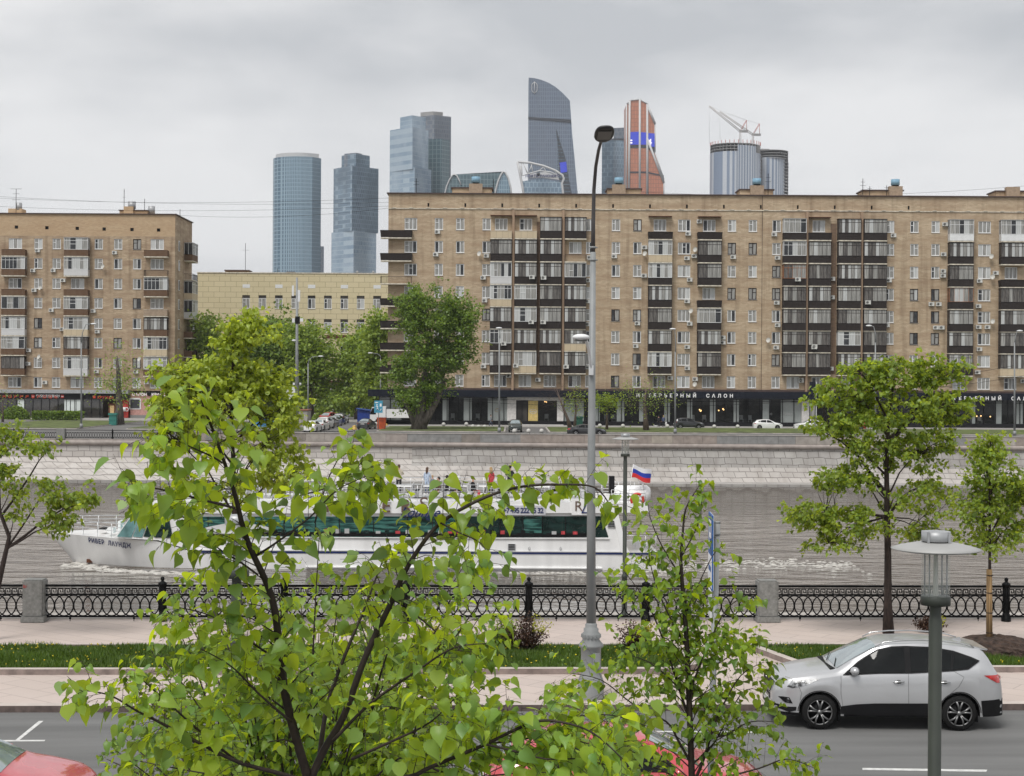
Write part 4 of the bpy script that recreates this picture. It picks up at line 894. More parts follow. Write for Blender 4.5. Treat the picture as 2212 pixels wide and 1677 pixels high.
BR('tw_slate', (.095, .135, .20), (.065, .095, .15), (.20, .24, .30), 1.8, 4.2, .35, 0, .22, noise=.5, nscale=.018, bump=0, ncol=(.14, .165, .20), spec=.9, metal=.35)
BR('tw_orange', (.55, .22, .13), (.46, .17, .10), (.30, .13, .09), 1.6, 4.0, .3, 0, .35, noise=.25, nscale=.02, bump=0, ncol=(.55, .23, .13), metal=.1)
BR('tw_stripe', (.20, .25, .34), (.16, .21, .30), (.50, .53, .57), 4.0, 400, 1.1, 0, .3, noise=.2, nscale=.02, bump=0, ncol=(.24, .28, .34))
M('tw_white', (.52, .52, .52), .5); M('concrete', (.27, .265, .26), .9, var=.2, scale=.05); M('tw_dark', (.03, .035, .045), .4); M('tw_screen_off', (.02, .03, .3), .4); emis('tw_screen', (.02, .035, .36), .4)
M('crane_red', (.45, .13, .1), .6); M('crane_white', (.55, .52, .5), .6)
def tower(label, D, px0, cat='skyscraper'): return thing('skyscraper', label, cat, (at(px0, 600, D).x, D, 0))
def tprism(o, D, pts, ytop, mat, name='facade', ybot=None):   # pts: (px, depth offset in metres), front first, walking left to right then back
    X0 = o.location.x; P = [((px-CX)/F*(D+dy)-X0, dy) for px, dy in pts]; z = at(CX, ytop, D).z; zb = 0 if ybot is None else at(CX, ybot, D).z
    b = MB(mat); n = len(P)
    vs = [(x, y, zb) for x, y in P]+[(x, y, z) for x, y in P]
    b.add(vs, [(i, (i+1) % n, (i+1) % n+n, i+n) for i in range(n)]+[tuple(range(n, 2*n))]); return b.build(name, o)
D = 1600
t = tower('rounded blue glass skyscraper banded with pale floor lines, leftmost of the skyline', D, 587)
a_ = [(639-52*math.cos(R(q)), -20*math.sin(R(q))) for q in range(0, 116, 9)]+[(672, -16), (691, -6), (691, 22), (587, 22)]
tprism(t, D, a_, 347, 'tw_blue'); a2 = [(639-46*math.cos(R(q)), -17*math.sin(R(q))) for q in range(0, 121, 10)]+[(686, -8), (686, 15), (593, 15)]
tprism(t, D, a2, 338, 'tw_white', 'crown'); 
t = tower('small dark gridded tower peeking out behind the rounded blue skyscraper', 1750, 690); tprism(t, 1750, [(680, 0), (698, 0), (698, 20), (680, 20)], 535, 'tw_grey')
D = 1550
t = tower('pale glass skyscraper of shifted blocks, second from the left in the skyline', D, 715)
tprism(t, D, [(714, 12), (762, -14), (811, 10), (765, 30)], 503, 'tw_pale', 'lower_block', 600); tprism(t, D, [(718, 12), (758, -14), (815, 10), (770, 30)], 372-8, 'tw_pale2', 'upper_block', 504)
tprism(t, D, [(735, 6), (766, -8), (796, 6), (766, 18)], 337, 'tw_pale2', 'top_block'); tprism(t, D, [(741, 2), (766, -5), (779, 2), (766, 10)], 334, 'tw_grey', 'plant_room')
D = 1500
t = tower('tallest pale glass skyscraper of stacked shifted blocks, right of the first two towers', D, 838)
tprism(t, D, [(839, 10), (893, -14), (929, 8), (885, 30)], 371-5, 'tw_pale', 'lower_block', 430); tprism(t, D, [(839, 10), (888, -14), (922, 10), (885, 30)], 280, 'tw_pale', 'upper_block', 371)
tprism(t, D, [(861, 4), (887, -9), (916, 4), (889, 18)], 254, 'tw_pale', 'top_block')
t2 = tower('grey gridded skyscraper standing behind the tallest pale glass one', 1600, 893); tprism(t2, 1600, [(895, 6), (935, -6), (971, 4), (940, 26)], 252, 'tw_grey'); tprism(t2, 1600, [(905, 4), (932, -3), (953, 2), (932, 12)], 243, 'concrete', 'plant_room')
t3 = tower('dark green glass slab tower in front of the grey gridded skyscraper', 1540, 924); tprism(t3, 1540, [(920, 0), (951, -3), (968, 6), (940, 16)], 302, 'tw_teal')
# barrel roofed block
D = 1400
t = tower('low glass block with a barrel vault roof and a white arch at its right end', D, 962, 'building'); X0 = t.location.x
def PP(px, py, dy=0., D=D): v = at(px, py, D+dy); return (v.x-X0, dy, v.z)
zb_ = PP(1000, 440)[2]; b = MB('tw_teal')
arc = [(1068, 440), (1071, 410), (1076, 392), (1082, 378), (1087, 371), (1092, 373), (1098, 385), (1103, 405), (1106, 440)]
arl = [(958, 440), (961, 418), (965, 402), (971, 388), (977, 379), (981, 377), (987, 380), (992, 390), (996, 400), ]
for i in range(5): b.quad(PP(*arl[i]), PP(*arc[i]), PP(*arc[i+1]), PP(*arl[i+1]))
b.quad(PP(*arl[4]), PP(*arc[4]), PP(1087, 380, 40), PP(981, 380, 40)); b.mat('tw_blue'); b.add([PP(*p) for p in arc], [tuple(range(len(arc)-1, -1, -1))]); b.build('vault', t)
b = MB('tw_white'); b.tube([PP(*p, -1) for p in arc], .9, 6); b.tube([PP(*p, -1) for p in arl], .6, 6); b.build('arch_rim', t)
# sail topped tower
D = 1500
t = tower('dark slate glass skyscraper with a curved sloping top and a white emblem', D, 1142); X0 = t.location.x
out = [(1141, 440), (1142, 168), (1155, 169), (1170, 173), (1185, 179), (1200, 188), (1213, 199), (1223, 209), (1231, 218), (1233, 245), (1236, 290), (1240, 330), (1244, 375), (1250, 440)]
b = MB('tw_slate'); b.prism([PP(*p, D=D)[::2] for p in out], 0, 45); b.build('facade', t)
b = MB('tw_dark'); P0 = lambda x, y: PP(x, y, D=D)[::2]
b.prism([P0(1141, 258), P0(1234, 266), P0(1234, 259), P0(1141, 253)], -.8, .2)
b.prism([P0(1201, 278), P0(1213, 315), P0(1222, 345), P0(1229, 390), P0(1236, 425), P0(1205, 425), P0(1208, 380), P0(1206, 330)], -.5, .2); b.build('dark_band', t)
b = MB('tw_pale2')
for k in range(19): y = 285+k*7.6; f = (y-278)/147; x0 = 1203+2*f; x1 = 1204+33*f**.85; b.box(P0(x0, y)[0], P0(x1, y)[0], -.9, -.4, P0(0, y+.7)[1], P0(0, y-.5)[1])
b.build('floor_line', t)
b = MB('tw_white'); c = P0(1154.5, 190)
for s_ in (-1, 1): b.tube([(c[0]+s_*2.6*q, -1.2, c[1]+w_) for q, w_ in ((0, 5.2), (.7, 4.2), (1, 2.6), (1, -2.6), (.7, -4.2), (0, -5.2))], .35, 5)
b.tube([(c[0], -1.2, c[1]+6), (c[0], -1.2, c[1]-6)], .35, 5); b.build('emblem', t)
b = MB('tw_screen'); b.prism([P0(1209, 352), P0(1223, 350), P0(1225, 372), P0(1211, 374)], -1.2, -.4); b.build('screen', t)
# company tower with open white crown
D = 1350
t = tower('short glass tower with a sloping open white truss crown and company lettering', D, 1118, 'office tower'); X0 = t.location.x
Q = lambda x, y, dy=0: PP(x, y, dy, D=D)
b = MB('tw_pale2'); b.prism([Q(1133, 440)[::2], Q(1128, 392)[::2], Q(1170, 386)[::2], Q(1213, 394)[::2], Q(1219, 440)[::2]], 0, 30); b.build('facade', t)
b = MB('tw_white')
b.tube([Q(1118, 350), Q(1123, 375), Q(1129, 405), Q(1134, 440)], 1.1, 6); b.tube([Q(1118, 350), Q(1145, 352), Q(1175, 359), Q(1200, 369), Q(1215, 379), Q(1218, 386), Q(1214, 396), Q(1216, 415), Q(1220, 440)], 1.0, 6)
b.tube([Q(1124, 358), Q(1128, 380), Q(1140, 376), Q(1165, 369), Q(1190, 372), Q(1212, 382)], .6, 5)
for x0, y0, x1, y1 in ((1126, 352, 1128, 378), (1147, 353, 1151, 373), (1150, 353, 1141, 375), (1172, 358, 1179, 370), (1176, 359, 1165, 369), (1196, 367, 1203, 377), (1130, 353, 1140, 376)): b.tube([Q(x0, y0), Q(x1, y1)], .45, 5)
b.prism([Q(1140, 385)[::2], Q(1146, 376)[::2], Q(1178, 372)[::2], Q(1205, 380)[::2], Q(1208, 389)[::2], Q(1170, 384)[::2]], -1, 2); b.build('crown', t)
M('sign_navy', (.05, .06, .15), .5); text('НЕФТЬ', 3.4, 'sign', t, (Q(1149, 383)[0], -1.4, Q(1149, 384)[2]), 'sign_navy', .1, bold=.1); text('ТРАНСНЕФТЬ', 3.0, 'sign', t, (Q(1187, 383)[0], -1.4, Q(1187, 383.5)[2]), 'sign_navy', .1, bold=.1)
b = MB('tw_dark'); b.tube([(Q(1165, 0)[0], -1.6, Q(1165, 377)[2]), (Q(1165, 0)[0], -1.1, Q(1165, 377)[2])], 1.6, 12); b.build('emblem', t)
# glass twin and orange tower
D = 1600
t = tower('blue grey glass tower behind the lamp head, left of the orange skyscraper', D, 1297); tprism(t, D, [(1297, 3), (1322, -3), (1351, 0), (1351, 25), (1300, 25)], 283+20, 'tw_pale2', 'lower_facade'); tprism(t, D, [(1301, 4), (1322, 0), (1345, 0), (1345, 22), (1301, 22)], 300-2, 'tw_dark', 'band'); tprism(t, D, [(1322, 10), (1352, 6), (1352, 26), (1322, 26)], 272, 'tw_grey', 'upper_facade')
D = 1500
t = tower('orange copper coloured skyscraper with white ribs and a blue screen band', D, 1351); X0 = t.location.x
P0 = lambda x, y: PP(x, y, D=D)[::2]
b = MB('tw_orange'); b.prism([P0(1354, 440), P0(1354, 224), P0(1360, 217), P0(1383, 215), P0(1401, 226), P0(1415, 268), P0(1415, 330), P0(1434, 388), P0(1434, 440)], 0, 38); b.build('facade', t)
b = MB('tw_white')
def bar(x0, y0, x1, y1, w=1.3): b.tube([(P0(x0, y0)[0], -.3, P0(x0, y0)[1]), (P0(x1, y1)[0], -.3, P0(x1, y1)[1])], w, 4)
for q in ((1352.5, 440, 1353.5, 226), (1358, 440, 1360, 218), (1381.5, 440, 1382, 214), (1398, 440, 1398, 226), (1398, 300, 1434, 395), (1415, 268, 1415, 330), (1415, 330, 1434, 388), (1434, 388, 1434, 440), (1398, 226, 1415, 268), (1383, 215, 1400, 226), (1354, 225, 1362, 217), (1362, 217, 1383, 215)): bar(*q, w=1.4 if q[0] in (1358, 1381.5, 1398) else .8)
b.build('rib', t)
b = MB('tw_screen'); b.prism([P0(1360, 313), P0(1360, 286), P0(1381, 285), P0(1381, 313)], -.9, -.1); b.prism([P0(1383, 313), P0(1383, 286), P0(1397, 287), P0(1397, 313)], -.9, -.1); b.prism([P0(1400, 300), P0(1400, 288), P0(1414, 289), P0(1414, 318), P0(1408, 318)], -.9, -.1); b.build('screen', t)
emis('tw_glow', (.7, .66, .8), .5); text('F', 9, 'screen_letter', t, (P0(1363, 0)[0], -1.1, P0(0, 308)[1]), 'tw_glow', .1, bold=.3); text('4', 9, 'screen_letter', t, (P0(1405, 0)[0], -1.1, P0(0, 306)[1]), 'tw_glow', .1, bold=.2)
b = MB('tw_dark'); b.prism([P0(1360, 320), P0(1360, 314), P0(1397, 314), P0(1397, 320)], -.5, .1); b.prism([P0(1360, 374), P0(1360, 371), P0(1397, 371), P0(1434, 379), P0(1434, 382), P0(1397, 374)], -.5, .1); b.prism([P0(1400, 322), P0(1400, 314), P0(1414, 318), P0(1414, 332)], -.5, .1); b.build('dark_band', t)
# tower under construction
D = 1450
t = tower('round tower under construction striped in pale vertical fins, two cranes on top', D, 1585); X0 = t.location.x
def ring(c, rx, ry, y0, y1, mat, name, q0=0, q1=181, st=10, back=20):
    pts = [(c-rx*math.cos(R(q)), -ry*math.sin(R(q))) for q in range(q0, q1, st)]+[(c+rx, back), (c-rx, back)]
    return tprism(t, D, pts, y0, mat, name, y1)
ring(1585, 55, 22, 331, 440, 'tw_stripe', 'facade'); tprism(t, D, [(1590, -24), (1622, -17), (1630, -14), (1630, 0), (1590, 0)], 318, 'tw_stripe', 'facade_panel', 440)
for y in (313, 319, 325): ring(1585, 54, 21.5, y, y+1.3, 'concrete', 'floor_slab')
for y in range(335, 425, 7): tprism(t, D, [(1624, -8), (1642, -2), (1642, 20), (1624, 20)], y, 'concrete', 'floor_slab', y+1.3)
b = MB('concrete')
for q in range(0, 181, 9): x = (1585-53*math.cos(R(q))-CX)/F*D-X0; b.box(x-.4, x+.4, -21*math.sin(R(q))+.3, -21*math.sin(R(q))+1.2, at(CX, 331, D).z, at(CX, 313, D).z)
for px in (1627, 1633, 1640): x = (px-CX)/F*D-X0; b.box(x-.4, x+.4, 0, 1, 0, at(CX, 331, D).z)
b.box((1545-CX)/F*D-X0, (1625-CX)/F*D-X0, 0, 15, 0, at(CX, 316, D).z); b.box((1605-CX)/F*D-X0, (1618-CX)/F*D-X0, 0, 8, 0, at(CX, 306, D).z); b.build('column', t)
b = MB('crane_red')
for q in range(0, 181, 10): x = (1585-54*math.cos(R(q))-CX)/F*D-X0; b.box(x-.25, x+.25, -21*math.sin(R(q)), -21*math.sin(R(q))+.5, at(CX, 313, D).z, at(CX, 306, D).z)
b.build('safety_post', t)
t = tower('lower striped round block under construction, just right of the taller one', 1470, 1668)
X0 = t.location.x; D = 1470; ring(1664, 28, 12, 340, 440, 'tw_stripe', 'facade')
for y in (324, 330, 336, 341): ring(1668, 31, 12.5, y, y+1.3, 'concrete', 'floor_slab')
for y in range(348, 425, 7): tprism(t, D, [(1688, -6), (1700, -1), (1700, 15), (1688, 15)], y, 'concrete', 'floor_slab', y+1.3)
b = MB('concrete')
for px, dy, y in ((1640, 2, 324), (1652, 2, 318), (1665, 2, 322), (1680, 0, 324), (1690, 0, 324), (1699, 2, 322), (1645, 6, 316)): x = (px-CX)/F*D-X0; b.box(x-.5, x+.5, dy, dy+1, 0, at(CX, y, D).z)
b.box((1642-CX)/F*D-X0, (1660-CX)/F*D-X0, 4, 12, 0, at(CX, 317, D).z); b.build('column', t)
def crane(label, D, mast, piv, tip, apex, tail, hook):
    p = lambda q, dy=0: Vector(at(q[0], q[1], D))
    o = thing('tower_crane', label, 'crane', tuple(p(mast)), 0, 'cranes on the unfinished tower'); O = Vector(o.location)
    def lat(a, c, w, n, mat, nm):
        b = MB(mat); a, c = p(a)-O, p(c)-O; d = (c-a); u = d.normalized(); s = Vector((u.z, 0, -u.x))*w
        for k in (-1, 1):
            for yy in (-w, w): b.tube([a+s*k+Vector((0, yy, 0)), c+s*k*.7+Vector((0, yy, 0))], .22, 4)
        for i in range(n): q0, q1 = a+d*i/n, a+d*(i+1)/n; sg = 1 if i % 2 else -1; b.tube([q0+s*sg, q1-s*sg], .13, 4)
        return b.build(nm, o)
    lat(mast, piv, .9, 8, 'crane_white', 'mast'); lat(piv, tip, .75, 22, 'crane_white', 'jib'); lat(piv, apex, .5, 6, 'crane_red', 'mast_head')
    b = MB('concrete'); a, c = p(piv)-O, p(tail)-O; b.box(min(a.x, c.x)-1, max(a.x, c.x)+1, -1, 1, a.z-1, a.z+1); b.mat('crane_red'); b.tube([p(apex)-O, p(tail)-O], .3, 4); b.build('counterweight', o)
    b = MB('tw_white'); b.tube([p(apex)-O, p(tip)-O], .12, 3); b.tube([p(tip)-O, p(hook)-O], .12, 3); b.build('cable', o)
cz = lambda a, b_: (1080.2+a/3.297, 142.1+b_/3.297)
crane('luffing crane with the longer jib, left of the pair on the unfinished tower', 1452, cz(1709, 552), cz(1711, 468), cz(1490, 288), cz(1755, 390), cz(1757, 462), cz(1492, 555))
crane('luffing crane right of the pair on the unfinished tower', 1456, cz(1801, 556), cz(1801, 492), cz(1565, 328), cz(1847, 415), cz(1849, 490), cz(1567, 545))

# ================================================================ TREES
def unit(a): return a/np.maximum(np.linalg.norm(a, axis=-1, keepdims=True), 1e-9)
TL4 = (np.array([(0, 0, 0), (.45, .45, .12), (0, 1, -.15), (-.45, .45, .12)]), np.array([(0, 1, 2), (0, 2, 3)]))
_h = [(0, 0, .0), (0, .3, -.02), (0, .62, -.08), (0, 1.06, -.3)]; _s = [(.19, -.06, .04), (.40, .1, .12), (.45, .36, .11), (.33, .62, .0), (.12, .86, -.16)]
TLN = (np.array(_h+_s+[(-x, y, z) for x, y, z in _s]), [np.array([(0, 4, 5, 1), (1, 5, 6, 2), (1, 10, 9, 0), (2, 11, 10, 1), (2, 6, 7, 7)])[:4], np.array([(2, 6, 7), (2, 7, 8), (2, 8, 3), (2, 12, 11), (2, 13, 12), (2, 3, 13)])])
def leaf_mesh(name, P, dirs, size, mat, tpl, rg, flat=.6):
    n = len(P); V, Fc = tpl; k = len(V)
    v = unit(dirs); up = np.array([0, 0, 1.])+rg.normal(0, flat, (n, 3)); u = unit(np.cross(v, up)); w = np.cross(u, v)
    s = np.asarray(size).reshape(-1, 1, 1) if np.ndim(size) else size
    cz_ = rg.uniform(-.3, 2.4, (n, 1, 1)) if k > 4 else 1.
    A = (V[None, :, 0:1]*u[:, None]+V[None, :, 1:2]*v[:, None]+V[None, :, 2:3]*cz_*w[:, None])*s+P[:, None]
    off = (np.arange(n)*k)[:, None, None]
    Fs = [(f[None]+off).reshape(-1, f.shape[1]) for f in (Fc if isinstance(Fc, list) else [Fc])]
    return np_mesh(name, A.reshape(-1, 3), Fs, [mat], smooth=True)
def make_tree(name, label, base, trunk, crowns, ncl, lpc, cr, ls, lmat, bark, tr, seed=1, cat='tree', group=None, droop=.6, tpl=TL4, twigs=3, shell=.55, flatc=.6, limb=1., z0=None, smin=.6):
    """trunk: offsets from base; crowns: (cx, cy, cz, rx, ry, rz, weight) relative to base"""
    rg = np.random.RandomState(seed); o = thing(name, label, cat, tuple(base), 0, group)
    tk = [Vector(p) for p in trunk]; b = MB(bark); k = len(tk)
    b.tube([tuple(p) for p in tk], [tr*(1-.75*(i/(k-1))**1.1)*(1.35 if i == 0 else 1) for i in range(k)], 10)
    W_ = np.array([c[6] for c in crowns], float); W_ /= W_.sum(); LP, LD = [], []
    lo, hi = (tk[0].z*.6+tk[-1].z*.4) if z0 is None else z0, tk[-1].z; NP = []
    def onk(zt):
        zt = min(hi, max(lo, zt)); j = 0
        while j < k-2 and tk[j+1].z < zt: j += 1
        f = (zt-tk[j].z)/max(1e-6, tk[j+1].z-tk[j].z); return tk[j].lerp(tk[j+1], min(1, max(0, f)))
    for i in range(12): NP.append(onk(lo+(hi-lo)*i/11))
    for i in range(max(6, int(ncl**.5*1.1))):          # main limbs, rising and arching
        c = crowns[i % len(crowns)] if i < len(crowns) else crowns[rg.choice(len(crowns), p=W_)]; d = unit(rg.normal(size=3)); e = Vector(np.array(c[:3])+d*np.array(c[3:6])*.45)
        s = onk(e.z-.75*math.hypot(e.x, e.y)-rg.uniform(0, .8)); L_ = (e-s).length; m = s.lerp(e, .5)+Vector((rg.normal()*.05, rg.normal()*.05, .08))*L_; r0 = min(tr*.42, .014*L_*limb+.008)
        Q = [s, s.lerp(m, .5)+Vector((0, 0, -.01*L_)), m, m.lerp(e, .5)+Vector((0, 0, .03*L_)), e]; b.tube(Q, [r0, r0*.85, r0*.65, r0*.45, r0*.25], 6, cap=False)
        NP += [Q[1].lerp(Q[2], .5), Q[2], Q[3], e, Q[2].lerp(Q[3], .5)]
    NA_ = np.array([tuple(q) for q in NP])
    for i in range(ncl):
        c = crowns[rg.choice(len(crowns), p=W_)]
        d = unit(rg.normal(size=3)); q = np.array(c[:3])+d*np.array(c[3:6])*rg.uniform(shell**3, 1)**(1/3.)
        e = Vector(q); dd = NA_-q; dd[:, 2] = np.where(dd[:, 2] > 0, dd[:, 2]*2.2, dd[:, 2]); s = NP[int(np.argmin((dd**2).sum(1)))]
        L_ = (e-s).length; m = s.lerp(e, .5)+Vector((rg.normal()*.08, rg.normal()*.08, .05))*L_; r0 = min(tr*.22, .009*L_*limb+.005)
        b.tube([s, m, e], [r0, r0*.6, r0*.25], 4, cap=False)
        tips = [e]
        for t_ in range(twigs):
            tip = e+Vector(rg.normal(size=3)*cr*.9); tip.z = tip.z*.6+e.z*.4; st = m.lerp(e, rg.uniform(.3, 1))
            b.tube([st, st.lerp(tip, .5)+Vector((0, 0, .05*cr)), tip], [r0*.3, r0*.2, r0*.1], 3, cap=False); tips.append(tip)
        n = max(1, int(lpc*rg.uniform(.5, 1.4)))
        tt = np.array([tuple(x) for x in tips])[rg.randint(0, len(tips), n)]
        P = tt+rg.normal(size=(n, 3))*cr*np.array([.42, .42, .42*flatc])
        out = unit(P-np.array([0, 0, e.z*.7])); D_ = out*.6+rg.normal(size=(n, 3))*.55; D_[:, 2] -= droop
        LP.append(P); LD.append(D_)
    b.build('trunk', o)
    if lpc: 
        P = np.concatenate(LP); obj('crown', leaf_mesh('crown', P, np.concatenate(LD), ls*rg.uniform(smin, 1.25, len(P)), lmat, tpl, rg), o)
    return o
def px_crowns(D, base, lst):          # (px, py, rx px, ry px, weight[, depth offset]) -> metres relative to base
    r = []
    for q in lst:
        px, py, rx, ry, w = q[:5]; dd = q[5] if len(q) > 5 else 0; c = at(px, py, D+dd); s = D/F
        r.append((c.x-base.x, dd, c.z-base.z, rx*s, rx*s*.85, ry*s, w))
    return r
def pxt(D, base, pts): return [(at(x, y, D).x-base.x, 0, at(x, y, D).z-base.z) for x, y in pts]
# far bank
def ftree(name, label, D, foot, trunk, crowns, ncl, lpc, cr, ls, lm, bark, tr, **k):
    base = gz(*foot, 0.1); base = at(foot[0], foot[1], D); base.z = .1
    return make_tree(name, label, base, [(0, 0, 0)]+pxt(D, base, trunk), px_crowns(D, base, crowns), ncl, lpc, cr, ls, lm, bark, tr, **k)
wl_t = ftree('willow_tree', 'big bushy green willow with a thick split trunk before the long brick block', 206, (905, 930), [(906, 900), (912, 870), (920, 800), (930, 720)],
      [(930, 690, 60, 70, 3), (895, 665, 28, 45, 1), (985, 700, 38, 60, 1.3), (1010, 740, 22, 40, .5), (915, 790, 60, 60, 2.2), (960, 790, 40, 45, 1.), (865, 805, 24, 36, .6), (895, 855, 45, 24, .9), (975, 690, 40, 20, .3)], 240, 110, 1.0, .36, 'leaf_willow' if False else 'leaf_dark', 'bark_grey', .9, seed=3, twigs=3, shell=.3, droop=.1)
b = MB('bark_grey'); b.tube([(.2, 0, .2), (1.4, -.2, 2.2), (2.6, -.2, 4.5), (3.4, 0, 7)], [.7, .5, .4, .3], 9); b.tube([(-.2, 0, .2), (-1.2, -.1, 2.4), (-2.2, 0, 4.6)], [.6, .42, .3], 9); b.build('trunk', wl_t)
FT = 'trees of the yard between the two brick blocks'
ftree('leafy_tree', 'dark green yard tree beside the left apartment block, leftmost of the yard trees', 275, (450, 905), [(450, 850), (455, 780)], [(450, 760, 42, 72, 1), (430, 730, 25, 40, .4), (475, 790, 40, 60, .7)], 60, 130, 1.9, .6, 'leaf_soft', 'bark_grey', .5, seed=5, group=FT, shell=.3)
ftree('leafy_tree', 'tall dark green yard tree left of the antenna pole', 268, (560, 905), [(560, 850), (570, 780)], [(560, 760, 60, 70, 1), (600, 740, 50, 55, .8), (585, 820, 60, 60, .8), (540, 810, 40, 60, .5)], 100, 130, 1.9, .6, 'leaf_dark', 'bark_grey', .5, seed=6, group=FT, shell=.3)
ftree('leafy_tree', 'soft green yard tree just right of the antenna pole', 262, (672, 905), [(672, 850), (675, 780)], [(668, 765, 36, 68, 1), (655, 820, 36, 50, .7), (690, 800, 20, 45, .4), (640, 730, 25, 30, .3)], 80, 130, 1.7, .55, 'leaf_soft', 'bark_grey', .45, seed=7, group=FT, shell=.3)
ftree('leafy_tree', 'yellowish green yard tree left of the blue shed', 262, (772, 905), [(772, 850), (775, 780)], [(776, 790, 40, 62, 1), (765, 770, 24, 40, .4), (800, 760, 35, 50, .7), (770, 850, 40, 30, .5)], 80, 130, 1.7, .55, 'leaf_soft', 'bark_grey', .45, seed=8, group=FT, shell=.3)
ftree('leafy_tree', 'dense green yard tree against the end of the long brick block', 250, (820, 905), [(820, 850), (822, 760)], [(822, 740, 25, 52, 1), (835, 700, 15, 30, .4), (815, 820, 30, 60, .8)], 55, 130, 1.6, .55, 'leaf_soft', 'bark_grey', .45, seed=9, group=FT, shell=.3)
ftree('leafy_tree', 'low shaded tree behind the parked row of cars in the side street', 285, (735, 905), [(735, 880), (735, 850)], [(745, 866, 30, 14, 1), (650, 860, 45, 28, 1)], 34, 120, 1.8, .6, 'leaf_dark', 'bark_grey', .4, seed=10, group=FT, shell=.3)
ftree('street_tree', 'grey trunked tree with thin new leaves before the left apartment block', 224, (257, 924), [(258, 880), (256, 840), (255, 800), (252, 770)], [(255, 800, 32, 40, 1), (230, 820, 25, 30, .5), (280, 830, 28, 35, .5), (250, 770, 20, 25, .4), (255, 860, 40, 18, .4)], 80, 14, 1.3, .3, 'leaf_soft', 'bark_grey', .62, seed=12, shell=.2, limb=.7, twigs=5)
ftree('bare_tree', 'leaning bare tree beside the shop entrance right of the green SUV', 214, (1232, 930), [(1226, 905), (1216, 880), (1205, 850)], [(1200, 830, 42, 36, 1), (1235, 840, 35, 40, .7), (1190, 870, 28, 20, .4)], 75, 0, 1.2, .3, 'leaf_soft', 'bare', .28, seed=13, twigs=7, limb=.6)
ftree('bare_tree', 'thin tree with yellow green buds right of the shop entrance', 212, (1241, 930), [(1243, 900), (1246, 870)], [(1245, 868, 26, 28, 1)], 40, 10, .8, .24, 'leaf_maple', 'bare', .2, seed=14, twigs=4)
ftree('young_tree', 'small yellow green young tree in the verge before the shop windows', 210, (1311, 930), [(1311, 900), (1312, 870)], [(1314, 868, 24, 18, 1), (1320, 862, 16, 12, .5)], 36, 30, .7, .24, 'leaf_maple', 'bare', .17, seed=15, twigs=3)
ftree('bare_tree', 'large nearly bare tree under the interior shop sign', 208, (1396, 931), [(1394, 900), (1392, 870), (1396, 840)], [(1392, 850, 55, 42, 1), (1420, 860, 35, 30, .5), (1360, 870, 25, 22, .3)], 100, 9, 1.3, .22, 'leaf_soft', 'bare', .36, seed=16, twigs=7, limb=.6)
ftree('bare_tree', 'bare shrubby tree at the far left before the shop awning', 232, (6, 905), [(6, 885), (5, 870)], [(8, 862, 42, 24, 1)], 50, 3, 1.2, .3, 'leaf_soft', 'bare', .16, seed=17, twigs=6, limb=.6)
# hedges and shrubs on the far bank
def hedge(name, label, x0, x1, y0, y1, D, dp, mat, n=5000, round_=False, ls=.28, seed=1, group=None):
    rg = np.random.RandomState(seed); a, c = at(x0, y1, D), at(x1, y0, D); o = thing(name, label, 'hedge' if 'hedge' in name else 'bush', (a.x, D, 0.1), 0, group)
    w, h = c.x-a.x, c.z-.1; P = rg.uniform(0, 1, (n, 3)); 
    if round_: d = unit(rg.normal(size=(n, 3))); d[:, 2] = abs(d[:, 2]); P = .5+.5*d*rg.uniform(.7, 1, (n, 1)); P[:, 2] = (P[:, 2]-.5)*2
    else:
        f = rg.randint(0, 3, n); P[f == 0, 1] = rg.normal(0, .06, (f == 0).sum()); P[f == 1, 2] = rg.normal(1, .02, (f == 1).sum()); P[:, 2] = P[:, 2]**.8
    P = P*np.array([w, dp, h]); D_ = rg.normal(size=(n, 3)); obj('foliage', leaf_mesh('foliage', P, D_, ls*rg.uniform(.6, 1.2, n), mat, TL4, rg), o)
    s = MB('bark'); 
    if round_: s.ball((w/2, dp/2, h*.42), 1, 10, (w*.36, dp*.36, h*.42))
    else: s.box(w*.04, w*.96, dp*.12, dp*.9, .3, h*.93)
    for i in range(5): s.cyl((w*(i+.5)/5, dp*.4, 0), (w*(i+.5)/5, dp*.4, .4), .08, n=5)
    s.build('stems', o); return o
hedge('clipped_hedge', 'long square clipped hedge before the left block', 68, 174, 891, 914, 246, 2.4, 'leaf_dark', 6500)
hedge('round_hedge', 'rounded overgrown hedge at the left edge, left of the square one', -5, 60, 878, 914, 246, 2.6, 'leaf_dark', 4500, True)
hedge('small_bush', 'small green bush behind the white row of parked cars', 672, 690, 893, 905, 235, 2., 'leaf_soft', 700, True)
# near bank trees
def ntree(name, label, D, foot, trunk, crowns, ncl, lpc, cr, ls, lm, bark, tr, **k):
    base = at(foot[0], foot[1], D); base.z = .2
    k.setdefault('tpl', TLN)
    return make_tree(name, label, base, [(0, 0, 0)]+pxt(D, base, trunk), px_crowns(D, base, crowns), ncl, lpc, cr, ls, lm, bark, tr, **k)
ntree('maple_tree', 'bright yellow green maple by the quay, seen against the beige office building', 38.3, (515, 1390), [(512, 1300), (507, 1150), (505, 1020), (500, 920), (498, 840), (505, 760)],
      [(500, 740, 45, 62, 1.2), (540, 690, 18, 26, .3), (430, 810, 90, 40, 1.9), (560, 815, 65, 48, 1.3), (500, 880, 110, 45, 2), (385, 880, 62, 48, 1.5), (600, 880, 50, 60, .9), (560, 960, 85, 50, 1.1), (370, 950, 50, 40, .8), (610, 1010, 75, 45, 1.1), (470, 1050, 110, 50, 1.0), (560, 730, 60, 18, .3)], 400, 29, .16, .115, 'leaf_lime', 'bark', .085, seed=21, droop=.9, z0=3., shell=.25, smin=.7)
